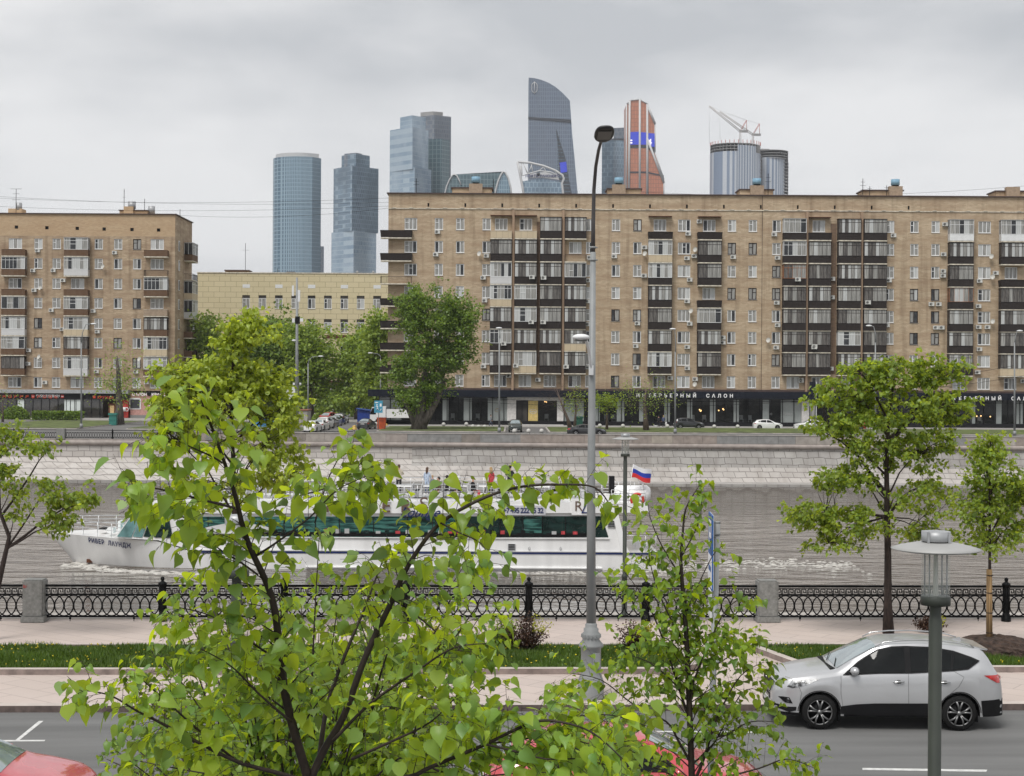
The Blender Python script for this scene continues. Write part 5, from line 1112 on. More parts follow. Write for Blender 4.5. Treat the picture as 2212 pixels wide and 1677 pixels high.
ntree('linden_tree', 'round crowned green linden behind the silver car, trunk rising from the quay', 39.0, (1919, 1366), [(1918, 1300), (1918, 1200), (1916, 1100), (1915, 1000), (1920, 900), (1930, 820)],
      [(1935, 810, 78, 38, 1.3), (1860, 800, 62, 26, .8), (2030, 800, 66, 38, 1.1), (1820, 850, 75, 35, 1.1), (1940, 890, 120, 45, 2), (2040, 880, 60, 50, .9), (1800, 925, 60, 28, .7), (1900, 970, 95, 40, 1.1), (2010, 975, 75, 45, 1.1), (1835, 1035, 75, 30, .8), (1760, 1110, 80, 30, .8), (1850, 1130, 90, 35, 1), (1980, 1070, 90, 50, 1.1), (1800, 1180, 70, 18, .4), (2000, 1150, 60, 30, .5)], 430, 32, .17, .10, 'leaf_maple', 'bark', .115, seed=22, droop=.7, z0=3., shell=.3, smin=.7)
yt = ntree('young_tree', 'young linden with a reed wrapped trunk on the mulch mound right of the car', 36.2, (2137, 1405), [(2137, 1300), (2138, 1220), (2138, 1100), (2138, 1000), (2140, 945)],
      [(2140, 975, 32, 42, 1), (2150, 1030, 60, 35, 1), (2120, 1100, 75, 40, 1.2), (2180, 1110, 60, 50, 1.2), (2130, 1165, 75, 28, .8), (2210, 1060, 40, 50, .7)], 130, 34, .2, .095, 'leaf_maple', 'bark', .05, seed=23, droop=.7, z0=2.4, shell=.3)
b0 = yt.location; M('reed', (.33, .21, .10), .8, var=.35, scale=30, stretch=(1, 1, .05)); b = MB('reed'); q = pxt(36.2, b0, [(2137, 1402), (2137, 1230)]); b.cyl(q[0], q[1], .078, .066, 14); b.mat('bark')
for f in (.2, .45, .7, .92): z = q[0][2]*(1-f)+q[1][2]*f; b.cyl((q[0][0], 0, z), (q[0][0], 0, z+.02), .082, n=12)
b.build('reed_wrap', yt)
me = bpy.data.meshes.new('mulch_mound'); bm = bmesh.new(); bmesh.ops.create_uvsphere(bm, u_segments=40, v_segments=24, radius=1)
rg = random.Random(3)
for v in bm.verts: v.co = (v.co.x*1.05, v.co.y*.9, max(-.05, v.co.z)*.42); v.co *= 1+rg.uniform(-.06, .06)
bm.to_mesh(me); bm.free(); me.materials.append(MATS['dirt'])
tag(obj('mulch_mound', me, None, (b0.x+.15, b0.y+.05, .2)), 'brown mound of mulch round the wrapped young tree', 'mulch mound')
ntree('linden_tree', 'leaning linden at the left edge with pale green sprays over the water', 37.5, (-30, 1380), [(-12, 1300), (4, 1230), (20, 1160), (-10, 1080), (-60, 960)],
      [(20, 960, 40, 35, .8), (8, 935, 22, 20, .4), (85, 970, 45, 14, .6), (160, 1085, 45, 14, .7), (100, 1060, 40, 18, .7), (40, 1058, 35, 12, .4), (130, 1130, 28, 16, .4), (-80, 980, 50, 90, 1.5), (35, 1110, 20, 10, .2), (10, 1015, 15, 12, .3)], 85, 36, .2, .105, 'leaf_maple', 'bark', .09, seed=24, droop=.9, z0=2.2, shell=.3)
# shrubs in the near bed
def shrub(label, px, py, w, h, D, mats, seed, name='bush', stems='leaf_rust'):
    rg = np.random.RandomState(seed); base = at(px, py, D); base.z = .2; o = thing(name, label, 'bush', tuple(base)); s = D/F; w, h = w*s, h*s; b = MB('bark'); LP, LD = [], []
    for i in range(46):
        a, t_ = rg.uniform(0, 2*PI), rg.uniform(.1, 1)**.6; e = Vector((math.cos(a)*w/2*t_, math.sin(a)*w*.42*t_, h*rg.uniform(.45, 1.)*(1-.3*t_)))
        b.tube([(e.x*.15, e.y*.15, 0), (e.x*.6, e.y*.6, e.z*.55), tuple(e)], [.012, .009, .004], 4, cap=False)
        n = 34; f = rg.uniform(.3, 1.05, (n, 1)); P = np.array([e.x, e.y, e.z])*f+rg.normal(size=(n, 3))*.045; LP.append(P); LD.append(rg.normal(size=(n, 3))+np.array([0, 0, .5]))
    b.build('stems', o); P, D_ = np.concatenate(LP), np.concatenate(LD); k = len(P); top = (P[:, 0] > w*mats[1]) & (P[:, 2] > h*.45)
    obj('foliage', leaf_mesh('foliage', P[~top], D_[~top], .055, mats[0], TL4, rg), o)
    if top.sum() > 8: obj('foliage', leaf_mesh('foliage', P[top], D_[top], .055, 'leaf_yellow', TL4, rg), o)['label'] = 'bright yellow leaf tips'
    return o
shrub('dark red brown bush with yellow tips in the lawn left of the tall lamp post', 1136, 1420, 118, 92, 36.0, ('leaf_rust', .12), 31)
shrub('green and brown bush right behind the leafy branches, next to the red brown one', 1085, 1418, 80, 80, 36.2, ('leaf_mid', .6), 32)
shrub('yellow flowering bush half hidden behind the big foreground branches', 935, 1420, 95, 78, 36.0, ('leaf_yellow', .9), 33)
shrub('red brown bush with yellow leaves right of the foot of the tall lamp post', 1372, 1412, 90, 75, 36.2, ('leaf_rust', .05), 34)
shrub('small scrubby bush on the quay just above the roof of the silver car', 2010, 1375, 70, 28, 39.6, ('leaf_rust', .2), 35)
# ================================================================ CARS
def interp(tb, x):
    if x <= tb[0][0]: return tb[0][1]
    for (a, p), (b, q) in zip(tb, tb[1:]):
        if x <= b: t = (x-a)/(b-a); return p+(q-p)*t
    return tb[-1][1]
def sm(tb, x, w=.05): return (interp(tb, x-w)+2*interp(tb, x)+interp(tb, x+w))/4
class Car:
    """body lofted from stations along x (nose at 0); everything on the flanks is laid on the same surface"""
    def __init__(s, L=4.41, Wd=1.82, top=None, belt=None, roofw=.60, wr=.333, wx=(.855, 3.51), sill=.30, plan=None):
        s.L, s.W, s.top, s.belt, s.roofw, s.wr, s.wx, s.sill = L, Wd/2, top, belt, roofw, wr, wx, sill
        s.plan = plan or [(0, .58), (.06, .72), (.2, .86), (.45, .95), (.8, 1.), (3.3*L/4.4, 1.), (L-.5, .97), (L-.2, .9), (L-.05, .80), (L, .68)]
        s.cowl, s.hdr, s.rroof, s.rbase = None, None, None, None
    def sec(s, x):
        w = s.W*sm(s.plan, x, .03); zt = sm(s.top, x, .035); zb = s.sill+interp(s.rock, x) if hasattr(s, 'rock') else s.sill
        arch = 0
        for c in s.wx:
            d = abs(x-c); Ra = s.wr+.06
            if d < Ra: arch = max(arch, s.wr+math.sqrt(Ra*Ra-d*d))
        zs = max(zb, arch); be = min(sm(s.belt, x, .05), zt-.02)
        g = max(0., min(1., (zt-be)/.45))                # how much greenhouse stands here
        rw = w*(.90-.0*g)*(1-g)+min(w*.93, s.roofw+.0)*g
        zl = zs+.05
        P = [(0, zb+.02 if arch else zb), (w*.80, zb+.02 if arch else zb), (w*.80, zs), (w*.985, zs), (w*.995, zl), (w*1.0, zs+(be-zs)*.35), (w*1.0, zs+(be-zs)*.62), (w*.985, zs+(be-zs)*.74), (w*.985, be-.1*min(1, be)), (w*.955, be-.015), (w*.93, be+.012*g)]
        rr = max(zt-be, .02)
        P += [(w*.93+(rw-w*.93)*.5, be+rr*.45 if g > .2 else be+rr*.3), (rw+.015*g, zt-.10*g-.01), (rw-.04, zt-.035*g-.004), (rw-.14, zt-.012*g), (rw*.45, zt+.008), (0, zt+.014)]
        return P
    def ys(s, x, z):
        P = s.sec(x)[3:14]
        for (y0, z0), (y1, z1) in zip(P, P[1:]):
            if z0 <= z <= z1: return y0+(y1-y0)*(z-z0)/max(1e-6, z1-z0)
        return P[0][0] if z < P[0][1] else P[-1][0]
    def body(s, mat, under='black', lower=None, lz=None):
        xs = set(i*s.L/60 for i in range(61)) | {.02, .05, s.L-.02, s.L-.05}
        for c in s.wx:
            for a in range(0, 181, 9): xs.add(c-(s.wr+.06)*math.cos(R(a)))
            xs |= {c-s.wr-.0601, c+s.wr+.0601}
        xs = sorted(x for x in xs if 0 <= x <= s.L); n = 17; V, Fc, MI = [], [], []
        for x in xs:
            P = s.sec(x); V += [(x, -y, z) for y, z in P]+[(x, y, z) for y, z in P[-2:0:-1]]
        m = 2*n-2
        for i in range(len(xs)-1):
            for j in range(m):
                k = (j+1) % m; Fc.append((i*m+j, i*m+k, (i+1)*m+k, (i+1)*m+j)); MI.append(1 if j in (0, 1, m-1, m-2) or j in (2, m-3) or (lower and j in (3, m-4) and not any(abs(xs[i]+.001-c) < s.wr+.07 for c in s.wx)) else 0)
        Fc += [tuple(range(m-1, -1, -1)), tuple(range((len(xs)-1)*m, len(xs)*m))]; MI += [0, 0]
        me = bpy.data.meshes.new('body'); me.from_pydata(V, [], Fc); me.materials.append(MATS[mat]); me.materials.append(MATS[under]); me.polygons.foreach_set('material_index', MI); me.update()
        return sharp(me, 32)
    def patch(s, poly, mat, side=-1, off=.006, thick=0, sub=3, name='patch'):   # outline in (x, z) laid on the flank
        bm = bmesh.new(); vs = [bm.verts.new((x, 0, z)) for x, z in poly]; f = bm.faces.new(vs); f.normal_update()
        bmesh.ops.triangulate(bm, faces=[f]); 
        for _ in range(sub):
            es = [e for e in bm.edges if e.calc_length() > .12]
            if es: bmesh.ops.subdivide_edges(bm, edges=es, cuts=1); bmesh.ops.triangulate(bm, faces=bm.faces[:])
        for v in bm.verts: v.co.y = side*(s.ys(v.co.x, v.co.z)+off)
        bmesh.ops.recalc_face_normals(bm, faces=bm.faces[:])
        if sum(fc.normal.y for fc in bm.faces)*side < 0: bmesh.ops.reverse_faces(bm, faces=bm.faces[:])
        me = bpy.data.meshes.new(name); bm.to_mesh(me); bm.free(); me.materials.append(MATS[mat]); me.polygons.foreach_set('use_smooth', [True]*len(me.polygons)); return me
    def line(s, pts, mat, side=-1, w=.004, n=8):
        b = MB(mat)
        P = [Vector((x, 0, z)) for x, z in pts]; Q = []
        for a, c in zip(P, P[1:]): Q += [a.lerp(c, i/n) for i in range(n)]
        Q.append(P[-1]); b.tube([(q.x, side*(s.ys(q.x, q.z)+.001), q.z) for q in Q], w, 4); return b
    def top_patch(s, x0, x1, mat, inset=.06, off=.008, name='windscreen', n=10, ins1=None):
        V, Fc = [], []; m = 9; ins1 = inset if ins1 is None else ins1
        for i in range(n+1):
            x = x0+(x1-x0)*i/n; P = s.sec(x)[10:]; ztop = P[-1][1]; hw = (P[3][0])-(inset+(ins1-inset)*i/n)
            dx = (sm(s.top, x+.02)-sm(s.top, x-.02))/.04; nl = math.sqrt(1+dx*dx)
            for j in range(m+1):
                y = -hw+2*hw*j/m; ay = abs(y); z = ztop
                for (y0, z0), (y1, z1) in zip(P, P[1:]):
                    if y1 <= ay <= y0: z = z1+(z0-z1)*(ay-y1)/max(1e-6, y0-y1)
                V.append((x-dx/nl*off, y, z+off/nl))
        for i in range(n):
            for j in range(m): a = i*(m+1)+j; Fc.append((a, a+m+1, a+m+2, a+1))
        me = bpy.data.meshes.new(name); me.from_pydata(V, [], Fc); me.materials.append(MATS[mat]); me.polygons.foreach_set('use_smooth', [True]*len(Fc)); return me
def wheel(parent, x, y, r, side, detail=True, rim='rim'):
    b = MB('tyre'); s = side; w = .11
    prof = [(r*.72, .0), (r*.78, .0), (r*.93, .012), (r*.985, .03), (r, .06), (r, w*2-.06), (r*.985, w*2-.03), (r*.93, w*2-.012), (r*.7, w*2)]
    n = 36; vs = []; 
    for q, t in prof:
        for j in range(n): a = 2*PI*j/n; vs.append((q*math.cos(a), -s*0+(-1 if s > 0 else 1)*t, q*math.sin(a)))
    fs = [(i*n+j, i*n+(j+1) % n, (i+1)*n+(j+1) % n, (i+1)*n+j) for i in range(len(prof)-1) for j in range(n)]
    b.smooth = True; b.add(vs, fs); b.smooth = False
    dd = (-1 if s > 0 else 1)
    b.mat('black'); b.tube([(0, dd*.07, 0), (0, dd*.075, 0)], r*.72, 24)
    o = b.build('wheel', parent, (x, y, r)); c = MB(rim)
    c.torus((0, dd*.022, 0), r*.70, r*.70, .014, 32, 6)
    k = 5 if detail else 5
    for i in range(k):
        for da in ((-.16, .16) if detail else (0,)):
            a = 2*PI*i/k+.3; a1 = a+da*1.0; c.tube([(r*.12*math.cos(a+da*.8), dd*.03, r*.12*math.sin(a+da*.8)), (r*.4*math.cos(a1*1.0), dd*.012, r*.4*math.sin(a1)), (r*.69*math.cos(a+da*1.6), dd*.02, r*.69*math.sin(a+da*1.6))], [.014, .018, .022] if detail else .035, 5)
    c.tube([(0, dd*.012, 0), (0, dd*.04, 0)], r*.13, 12); c.build('rim', o); return o
M('tyre', (.014, .014, .014), .8, var=.15, spec=.15); M('rim', (.24, .24, .24), .35, metal=.7, var=.05); M('rim_bright', (.45, .45, .46), .3, metal=.7, var=.05)
M('silver', (.50, .505, .515), .28, metal=.45, var=.02, coat=.5); M('car_white', (.72, .72, .71), .35, var=.03, coat=.7); M('car_black', (.012, .013, .015), .3, var=.1, coat=.8); M('car_red', (.45, .035, .045), .4, var=.06, coat=.6); M('car_pinkred', (.50, .06, .075), .25, var=.08, coat=1.); M('car_green', (.02, .03, .026), .3, coat=.8); M('car_grey', (.10, .105, .115), .35, coat=.8)
M('car_glass', (.006, .007, .007), .06, var=.3, spec=.35); M('screen_glass', (.20, .25, .26), .06, var=.25, scale=1.5, spec=1., coat=1.); M('plastic', (.010, .010, .011), .55, var=.1, spec=.15); M('tail', (.50, .02, .02), .2, var=.25, scale=9, coat=1.); M('lens', (.34, .35, .36), .25, scale=13, coat=.3, col2=(.03, .03, .03), p0=.42, p1=.58, spec=.3); M('chrome', (.62, .62, .62), .12, metal=.9); M('plate', (.6, .6, .58), .5)  # screen_glass: pale tone paints the reflected sky into the glass colour

TOP = dict(
  suv=[(0, .62), (.04, .80), (.12, .90), (.35, .99), (.75, 1.06), (1.12, 1.115), (1.2, 1.13), (1.55, 1.34), (1.95, 1.55), (2.25, 1.625), (2.8, 1.65), (3.4, 1.62), (3.85, 1.56), (4.02, 1.52), (4.12, 1.38), (4.25, 1.14), (4.33, 1.06), (4.38, .92), (4.41, .66)],
  hatch=[(0, .58), (.05, .74), (.3, .87), (.7, .95), (1.0, 1.0), (1.1, 1.03), (1.5, 1.25), (1.85, 1.42), (2.3, 1.47), (3.0, 1.45), (3.6, 1.38), (3.85, 1.30), (4.0, 1.12), (4.12, 1.0), (4.2, .9), (4.25, .62)],
  sedan=[(0, .56), (.05, .70), (.3, .84), (.8, .93), (1.25, .99), (1.35, 1.01), (1.8, 1.24), (2.2, 1.40), (2.7, 1.45), (3.3, 1.41), (3.8, 1.22), (4.2, 1.06), (4.4, 1.04), (4.75, 1.0), (4.85, .94), (4.9, .62)])
BELT = dict(suv=[(0, .74), (.3, .88), (.9, .99), (1.3, 1.045), (2.5, 1.09), (3.4, 1.14), (4.0, 1.20), (4.2, 1.1), (4.41, .9)],
  hatch=[(0, .66), (.3, .78), (.9, .88), (1.3, .92), (3.0, .98), (3.8, 1.02), (4.1, .95), (4.25, .8)], sedan=[(0, .64), (.3, .76), (.9, .86), (1.5, .92), (3.2, .95), (4.2, .97), (4.6, .95), (4.9, .8)])
GL = dict(   # side glass outlines front, rear, quarter
  suv=[[(1.36, 1.07), (1.62, 1.26), (2.0, 1.475), (2.28, 1.535), (2.51, 1.545), (2.49, 1.115)], [(2.62, 1.545), (3.05, 1.535), (3.42, 1.475), (3.34, 1.16), (2.60, 1.12)], [(3.47, 1.46), (3.75, 1.37), (3.87, 1.32), (3.66, 1.2), (3.39, 1.17)]],
  hatch=[[(1.35, .98), (1.75, 1.26), (2.0, 1.35), (2.35, 1.375), (2.35, 1.01)], [(2.43, 1.375), (3.0, 1.355), (3.3, 1.28), (3.2, 1.06), (2.43, 1.02)], [(3.36, 1.26), (3.62, 1.16), (3.4, 1.07), (3.27, 1.06)]],
  sedan=[[(1.7, .97), (2.0, 1.2), (2.35, 1.33), (2.62, 1.35), (2.62, .99)], [(2.7, 1.35), (3.15, 1.32), (3.45, 1.22), (3.5, 1.03), (2.7, 1.0)], [(3.54, 1.19), (3.78, 1.06), (3.56, 1.03)]])
def make_car(name, label, kind, paint, loc, heading, hero=False, L=None, group=None, cladding=False, rim='rim', W_=None):
    """heading: direction the nose points, radians from +x"""
    c = Car(L={'suv': 4.41, 'hatch': 4.25, 'sedan': 4.9}[kind], Wd=W_ or {'suv': 1.82, 'hatch': 1.76, 'sedan': 1.86}[kind], top=TOP[kind], belt=BELT[kind], roofw={'suv': .62, 'hatch': .58, 'sedan': .58}[kind], wr={'suv': .335, 'hatch': .31, 'sedan': .32}[kind],
            wx={'suv': (.87, 3.52), 'hatch': (.82, 3.42), 'sedan': (.86, 3.83)}[kind], sill={'suv': .27, 'hatch': .2, 'sedan': .2}[kind])
    o = thing(name, label, 'car', loc, 0, group); o.rotation_euler = (0, 0, heading+PI)     # local nose at -x
    inn = obj('body', c.body(paint, lower=hero), o, (-c.L/2, 0, 0)); K = -c.L/2
    P = lambda me, nm=None, par=None: obj(nm or me.name, me, o, (K, 0, 0))
    def PM(mb, nm): return mb.build(nm, o, (K, 0, 0))
    for sd in (-1, 1):
        for x in c.wx: wheel(o, K+x, sd*(c.W-.012), c.wr, sd, hero, rim)
        for i, g in enumerate(GL[kind]): P(c.patch(g, 'car_glass', sd, .034 if hero else .008, name='side_window'))
        fr = MB('plastic')
        if hero:
            a = GL[kind]; outl = [(1.2, 1.035), a[0][0], a[0][1], a[0][2], a[0][3], a[0][4], a[1][0], a[1][1], a[1][2], a[2][0], a[2][1], a[2][2]]
            P(c.patch([(1.30, 1.045), (1.62, 1.285), (2.0, 1.50), (2.28, 1.56), (2.56, 1.572), (3.05, 1.56), (3.45, 1.495), (3.78, 1.39), (3.93, 1.325), (3.69, 1.175), (3.39, 1.145), (2.6, 1.095), (2.0, 1.085)], 'plastic', sd, .027, name='window_frame'))
        mb = MB(paint); mx = {'suv': 1.52, 'hatch': 1.45, 'sedan': 1.85}[kind]; mz_ = c.belt and interp(c.belt, mx)+.08; yy = c.ys(mx, mz_)
        mb.ball((mx, sd*(yy+.13), mz_), .1, 14, (.85, 1.05, .8)); mb.mat('plastic'); mb.tube([(mx, sd*(yy-.02), mz_-.07), (mx, sd*(yy+.1), mz_-.04)], .03, 6); PM(mb, 'wing_mirror')
    P(c.top_patch({'suv': 1.22, 'hatch': 1.12, 'sedan': 1.38}[kind], {'suv': 2.0, 'hatch': 1.85, 'sedan': 2.2}[kind], 'screen_glass', .05, ins1=.03, name='windscreen'))
    rr = {'suv': (4.04, 4.26), 'hatch': (3.83, 4.06), 'sedan': (3.36, 4.1)}[kind]; P(c.top_patch(rr[0], rr[1], 'screen_glass' if kind != 'suv' else 'car_glass', .08, name='rear_window'))
    for sd in (-1, 1):
        if kind == 'suv':
            P(c.patch([(.26, .80), (.36, .775), (.62, .85), (.86, .965), (.80, .97), (.36, .925)], 'lens', sd, .008, name='headlight'))
            P(c.patch([(3.98, 1.06), (4.30, 1.055), (4.39, .99), (4.385, .89), (4.25, .91)], 'tail', sd, .008, name='tail_light'))
        elif kind == 'hatch':
            P(c.patch([(.14, .68), (.5, .74), (.72, .83), (.3, .83)], 'lens', sd, .008, name='headlight')); P(c.patch([(3.86, .93), (4.12, .9), (4.2, .8), (4.05, .78)], 'tail', sd, .008, name='tail_light'))
        else:
            P(c.patch([(.14, .62), (.5, .68), (.72, .79), (.3, .79)], 'lens', sd, .008, name='headlight')); P(c.patch([(4.45, .92), (4.8, .9), (4.86, .75), (4.6, .78)], 'tail', sd, .008, name='tail_light'))
    g = MB('plastic'); zb = .3; yw = c.W*.55
    g.box(-.012, .06, -yw, yw, .32, .42); g.box(-.01, .08, -yw*.8, yw*.8, .50, .60); g.mat('plate'); g.box(-.03, .0, -.26, .26, .40, .51); g.box(c.L-.02, c.L+.022, -.26, .26, .70, .81)
    g.mat('chrome'); g.box(-.02, .0, -yw*.75, yw*.75, .545, .555); PM(g, 'grille')
    if hero:
        for sd in (-1, 1):
            P(c.patch([(1.235, .315), (1.27, .46), (1.55, .50), (1.9, .52), (3.05, .53), (3.1, .30), (1.9, .275)], 'plastic', sd, .012, name='side_cladding'))
            P(c.patch([(3.93, .58), (4.395, .60), (4.40, .33), (4.2, .29), (3.96, .30)], 'plastic', sd, .01, name='rear_bumper')); P(c.patch([(.02, .40), (.30, .32), (.42, .36), (.43, .43), (.25, .42), (.03, .47)], 'plastic', sd, .01, name='front_bumper'))
            P(c.patch([(.10, .60), (.20, .61), (.30, .60), (.36, .49), (.22, .50)], 'plastic', sd, .012, name='fog_light_recess')); q = MB('lens'); q.ball((.29, sd*(c.ys(.29, .55)+.0), .545), .045, 10, (1, .4, 1)); PM(q, 'fog_light')
            for x in c.wx:                        # wheel-arch lip
                l = MB('plastic'); pts = [(x-(c.wr+.075)*math.cos(R(a)), c.wr+(c.wr+.075)*math.sin(R(a))) for a in range(2, 179, 8)]; l.tube([(q[0], sd*(c.ys(max(.03, min(c.L-.03, q[0])), q[1])-.006), q[1]) for q in pts], .012, 5, cap=True); l.box(x+(.37 if x < 2 else .36), x+(.40 if x < 2 else .39), sd*c.W*.82 if sd < 0 else c.W*.7, sd*c.W*.7 if sd < 0 else c.W*.82, .14, .36); PM(l, 'arch_trim')
            door = [[(1.27, 1.03), (1.265, .7), (1.30, .46)], [(2.55, 1.10), (2.545, .8), (2.55, .50)], [(3.39, 1.15), (3.60, 1.03), (3.5, .85), (3.30, .68), (3.08, .5)], [(.44, .90), (.52, .70), (.50, .56)]]
            for d in door: PM(c.line(d, 'seam', sd), 'door_seam')
            for x in (2.36, 3.23):
                h = MB('chrome'); y = c.ys(x, .93)+.03; h.tube([(x-.10, sd*(y-.02), .925), (x-.07, sd*y, .93), (x+.07, sd*y, .94), (x+.10, sd*(y-.02), .935)], [.010, .016, .016, .010], 8); h.mat('seam'); h.ball((x, sd*(y-.028), .93), .05, 10, (1.2, .2, .75)); PM(h, 'door_handle')
            rl = MB('chrome'); rl.tube([(x, sd*(c.roofw-.035), sm(c.top, x)+(.03 if 2.1 < x < 3.7 else -.01)) for x in (1.98, 2.15, 2.5, 2.9, 3.3, 3.6, 3.85)], .014, 6); PM(rl, 'roof_rail')
            PM(c.line([(2.62, 1.115), (1.35, 1.06)], 'chrome', sd, .006), 'waist_trim'); PM(c.line([(3.4, 1.16), (2.62, 1.118)], 'chrome', sd, .006), 'waist_trim')
            fl = c.line([(3.84+.085*math.cos(a), .93+.085*math.sin(a)) for a in [2*PI*i/16 for i in range(17)]], 'seam', sd, .0025, 1)
            if sd > 0: PM(fl, 'fuel_flap')
        sp = MB(paint); sp.add([(3.86, -.56, 1.565), (3.86, .56, 1.565), (4.16, .50, 1.50), (4.16, -.50, 1.50), (3.9, -.56, 1.52), (3.9, .56, 1.52), (4.14, .5, 1.475), (4.14, -.5, 1.475)], [(0, 3, 2, 1), (4, 5, 6, 7), (0, 4, 7, 3), (3, 7, 6, 2), (1, 2, 6, 5)]); PM(sp, 'spoiler')
        an = MB(paint); an.prism([(3.55, 1.60), (3.78, 1.585), (3.76, 1.65)], -.02, .02); PM(an, 'roof_fin')
        gr = MB('plastic'); gr.box(-.005, .1, -.42, .42, .62, .84); gr.mat('chrome')
        for z in (.655, .70, .745): gr.box(-.015, 0, -.40, .40, z, z+.012)
        gr.torus((-.01, 0, .865), .05, .035, .008, 14, 4, axis='x'); PM(gr, 'upper_grille')
        wp = MB('black'); wp.tube([(1.2, -.55, 1.155), (1.32, -.1, 1.235)], .009, 4); wp.tube([(1.18, .1, 1.16), (1.32, .55, 1.235)], .009, 4); wp.box(1.10, 1.24, -.66, .66, 1.105, 1.133); PM(wp, 'wiper')
    return o
M('seam', (.10, .10, .10), .6)
# the silver car: wheels on the near side stand at x = 1767 and 2077
a, c_ = gz(1767, 1577.5), gz(2077, 1580.5); mid = (a+c_)/2; hd_ = math.atan2(a.y-c_.y, a.x-c_.x)
ctr = mid+Vector((-math.sin(hd_), math.cos(hd_), 0))*(-.9)
if ctr.y < mid.y: ctr = mid*2-ctr
off = 4.41/2-(.87+3.52)/2
loc = ctr+Vector((math.cos(hd_), math.sin(hd_), 0))*(-off)
silver = make_car('parked_car', 'silver crossover car with black lower cladding parked at the near kerb', 'suv', 'silver', (loc.x, loc.y, .002), hd_, hero=True)
# two red cars on the near lane, heading right
def place(px, D, hd, z=0.): p = at(px, 1500, D); return (p.x, p.y, z)
make_car('moving_car', 'pinkish red car half hidden by branches at the bottom centre', 'hatch', 'car_pinkred', (at(1350, 1600, 22.6).x, 22.6, 0), R(2), hero=False, W_=1.78, group='red cars on the near lane', rim='rim_bright')
p = at(176, 1650, 22.0); make_car('moving_car', 'red car of which only the bonnet and windscreen show at the bottom left corner', 'hatch', 'car_pinkred', (p.x-2.0, 22.0, 0), R(2), group='red cars on the near lane', W_=1.78)
# far bank cars: label, kind, paint, px of centre, D, heading
FC = [
 ('white hatchback with red rear lights, nearest of the row in the side street', 'hatch', 'car_white', 676, 199, 84), ('white car second in the row in the side street', 'sedan', 'car_white', 692, 205.5, 84),
 ('white car with a bright roof, third in the row in the side street', 'suv', 'car_white', 703, 212.5, 84), ('dark red and black car fourth in the side street row', 'hatch', 'car_grey', 714, 219, 84),
 ('silver grey car fifth in the side street row', 'hatch', 'silver', 722, 226, 84), ('black car sixth in the side street row', 'sedan', 'car_black', 729, 233, 84), ('dark blue car last in the side street row', 'suv', 'car_grey', 737, 241, 84),
 ('red crossover car at the back of the side street before the beige building', 'suv', 'car_red', 707, 243, 250),
 ('dark sedan leaving up the side street, between the orange bin and the parked row', 'sedan', 'car_black', 792, 212, 82),
 ('dark green off-road car facing the river beside the yellow shop panel', 'suv', 'car_green', 1113, 203, 270),
 ('black sedan driving on the far embankment road behind the tall lamp post', 'sedan', 'car_black', 1267, 190.5, 0),
 ('black crossover car parked before the shop windows under the interior shop sign', 'suv', 'car_black', 1488, 220.6, 0),
 ('white hatchback parked before the shop windows, left of the other white car', 'hatch', 'car_white', 1658, 221.2, 0),
 ('white sedan parked before the shop, partly behind the linden crown', 'sedan', 'car_white', 1751, 221.2, 180),
 ('red car parked before the shop behind the linden crown', 'hatch', 'car_red', 1838, 221.5, 180),
]
for lab, kd, pt, px, D, hd in FC:
    x = at(px, 925, D).x; make_car('parked_car' if 'driving' not in lab and 'leaving' not in lab else 'moving_car', lab, kd, pt, (x, D, .004), R(hd), group='cars on the far bank', rim='rim_bright' if pt == 'car_black' else 'rim')

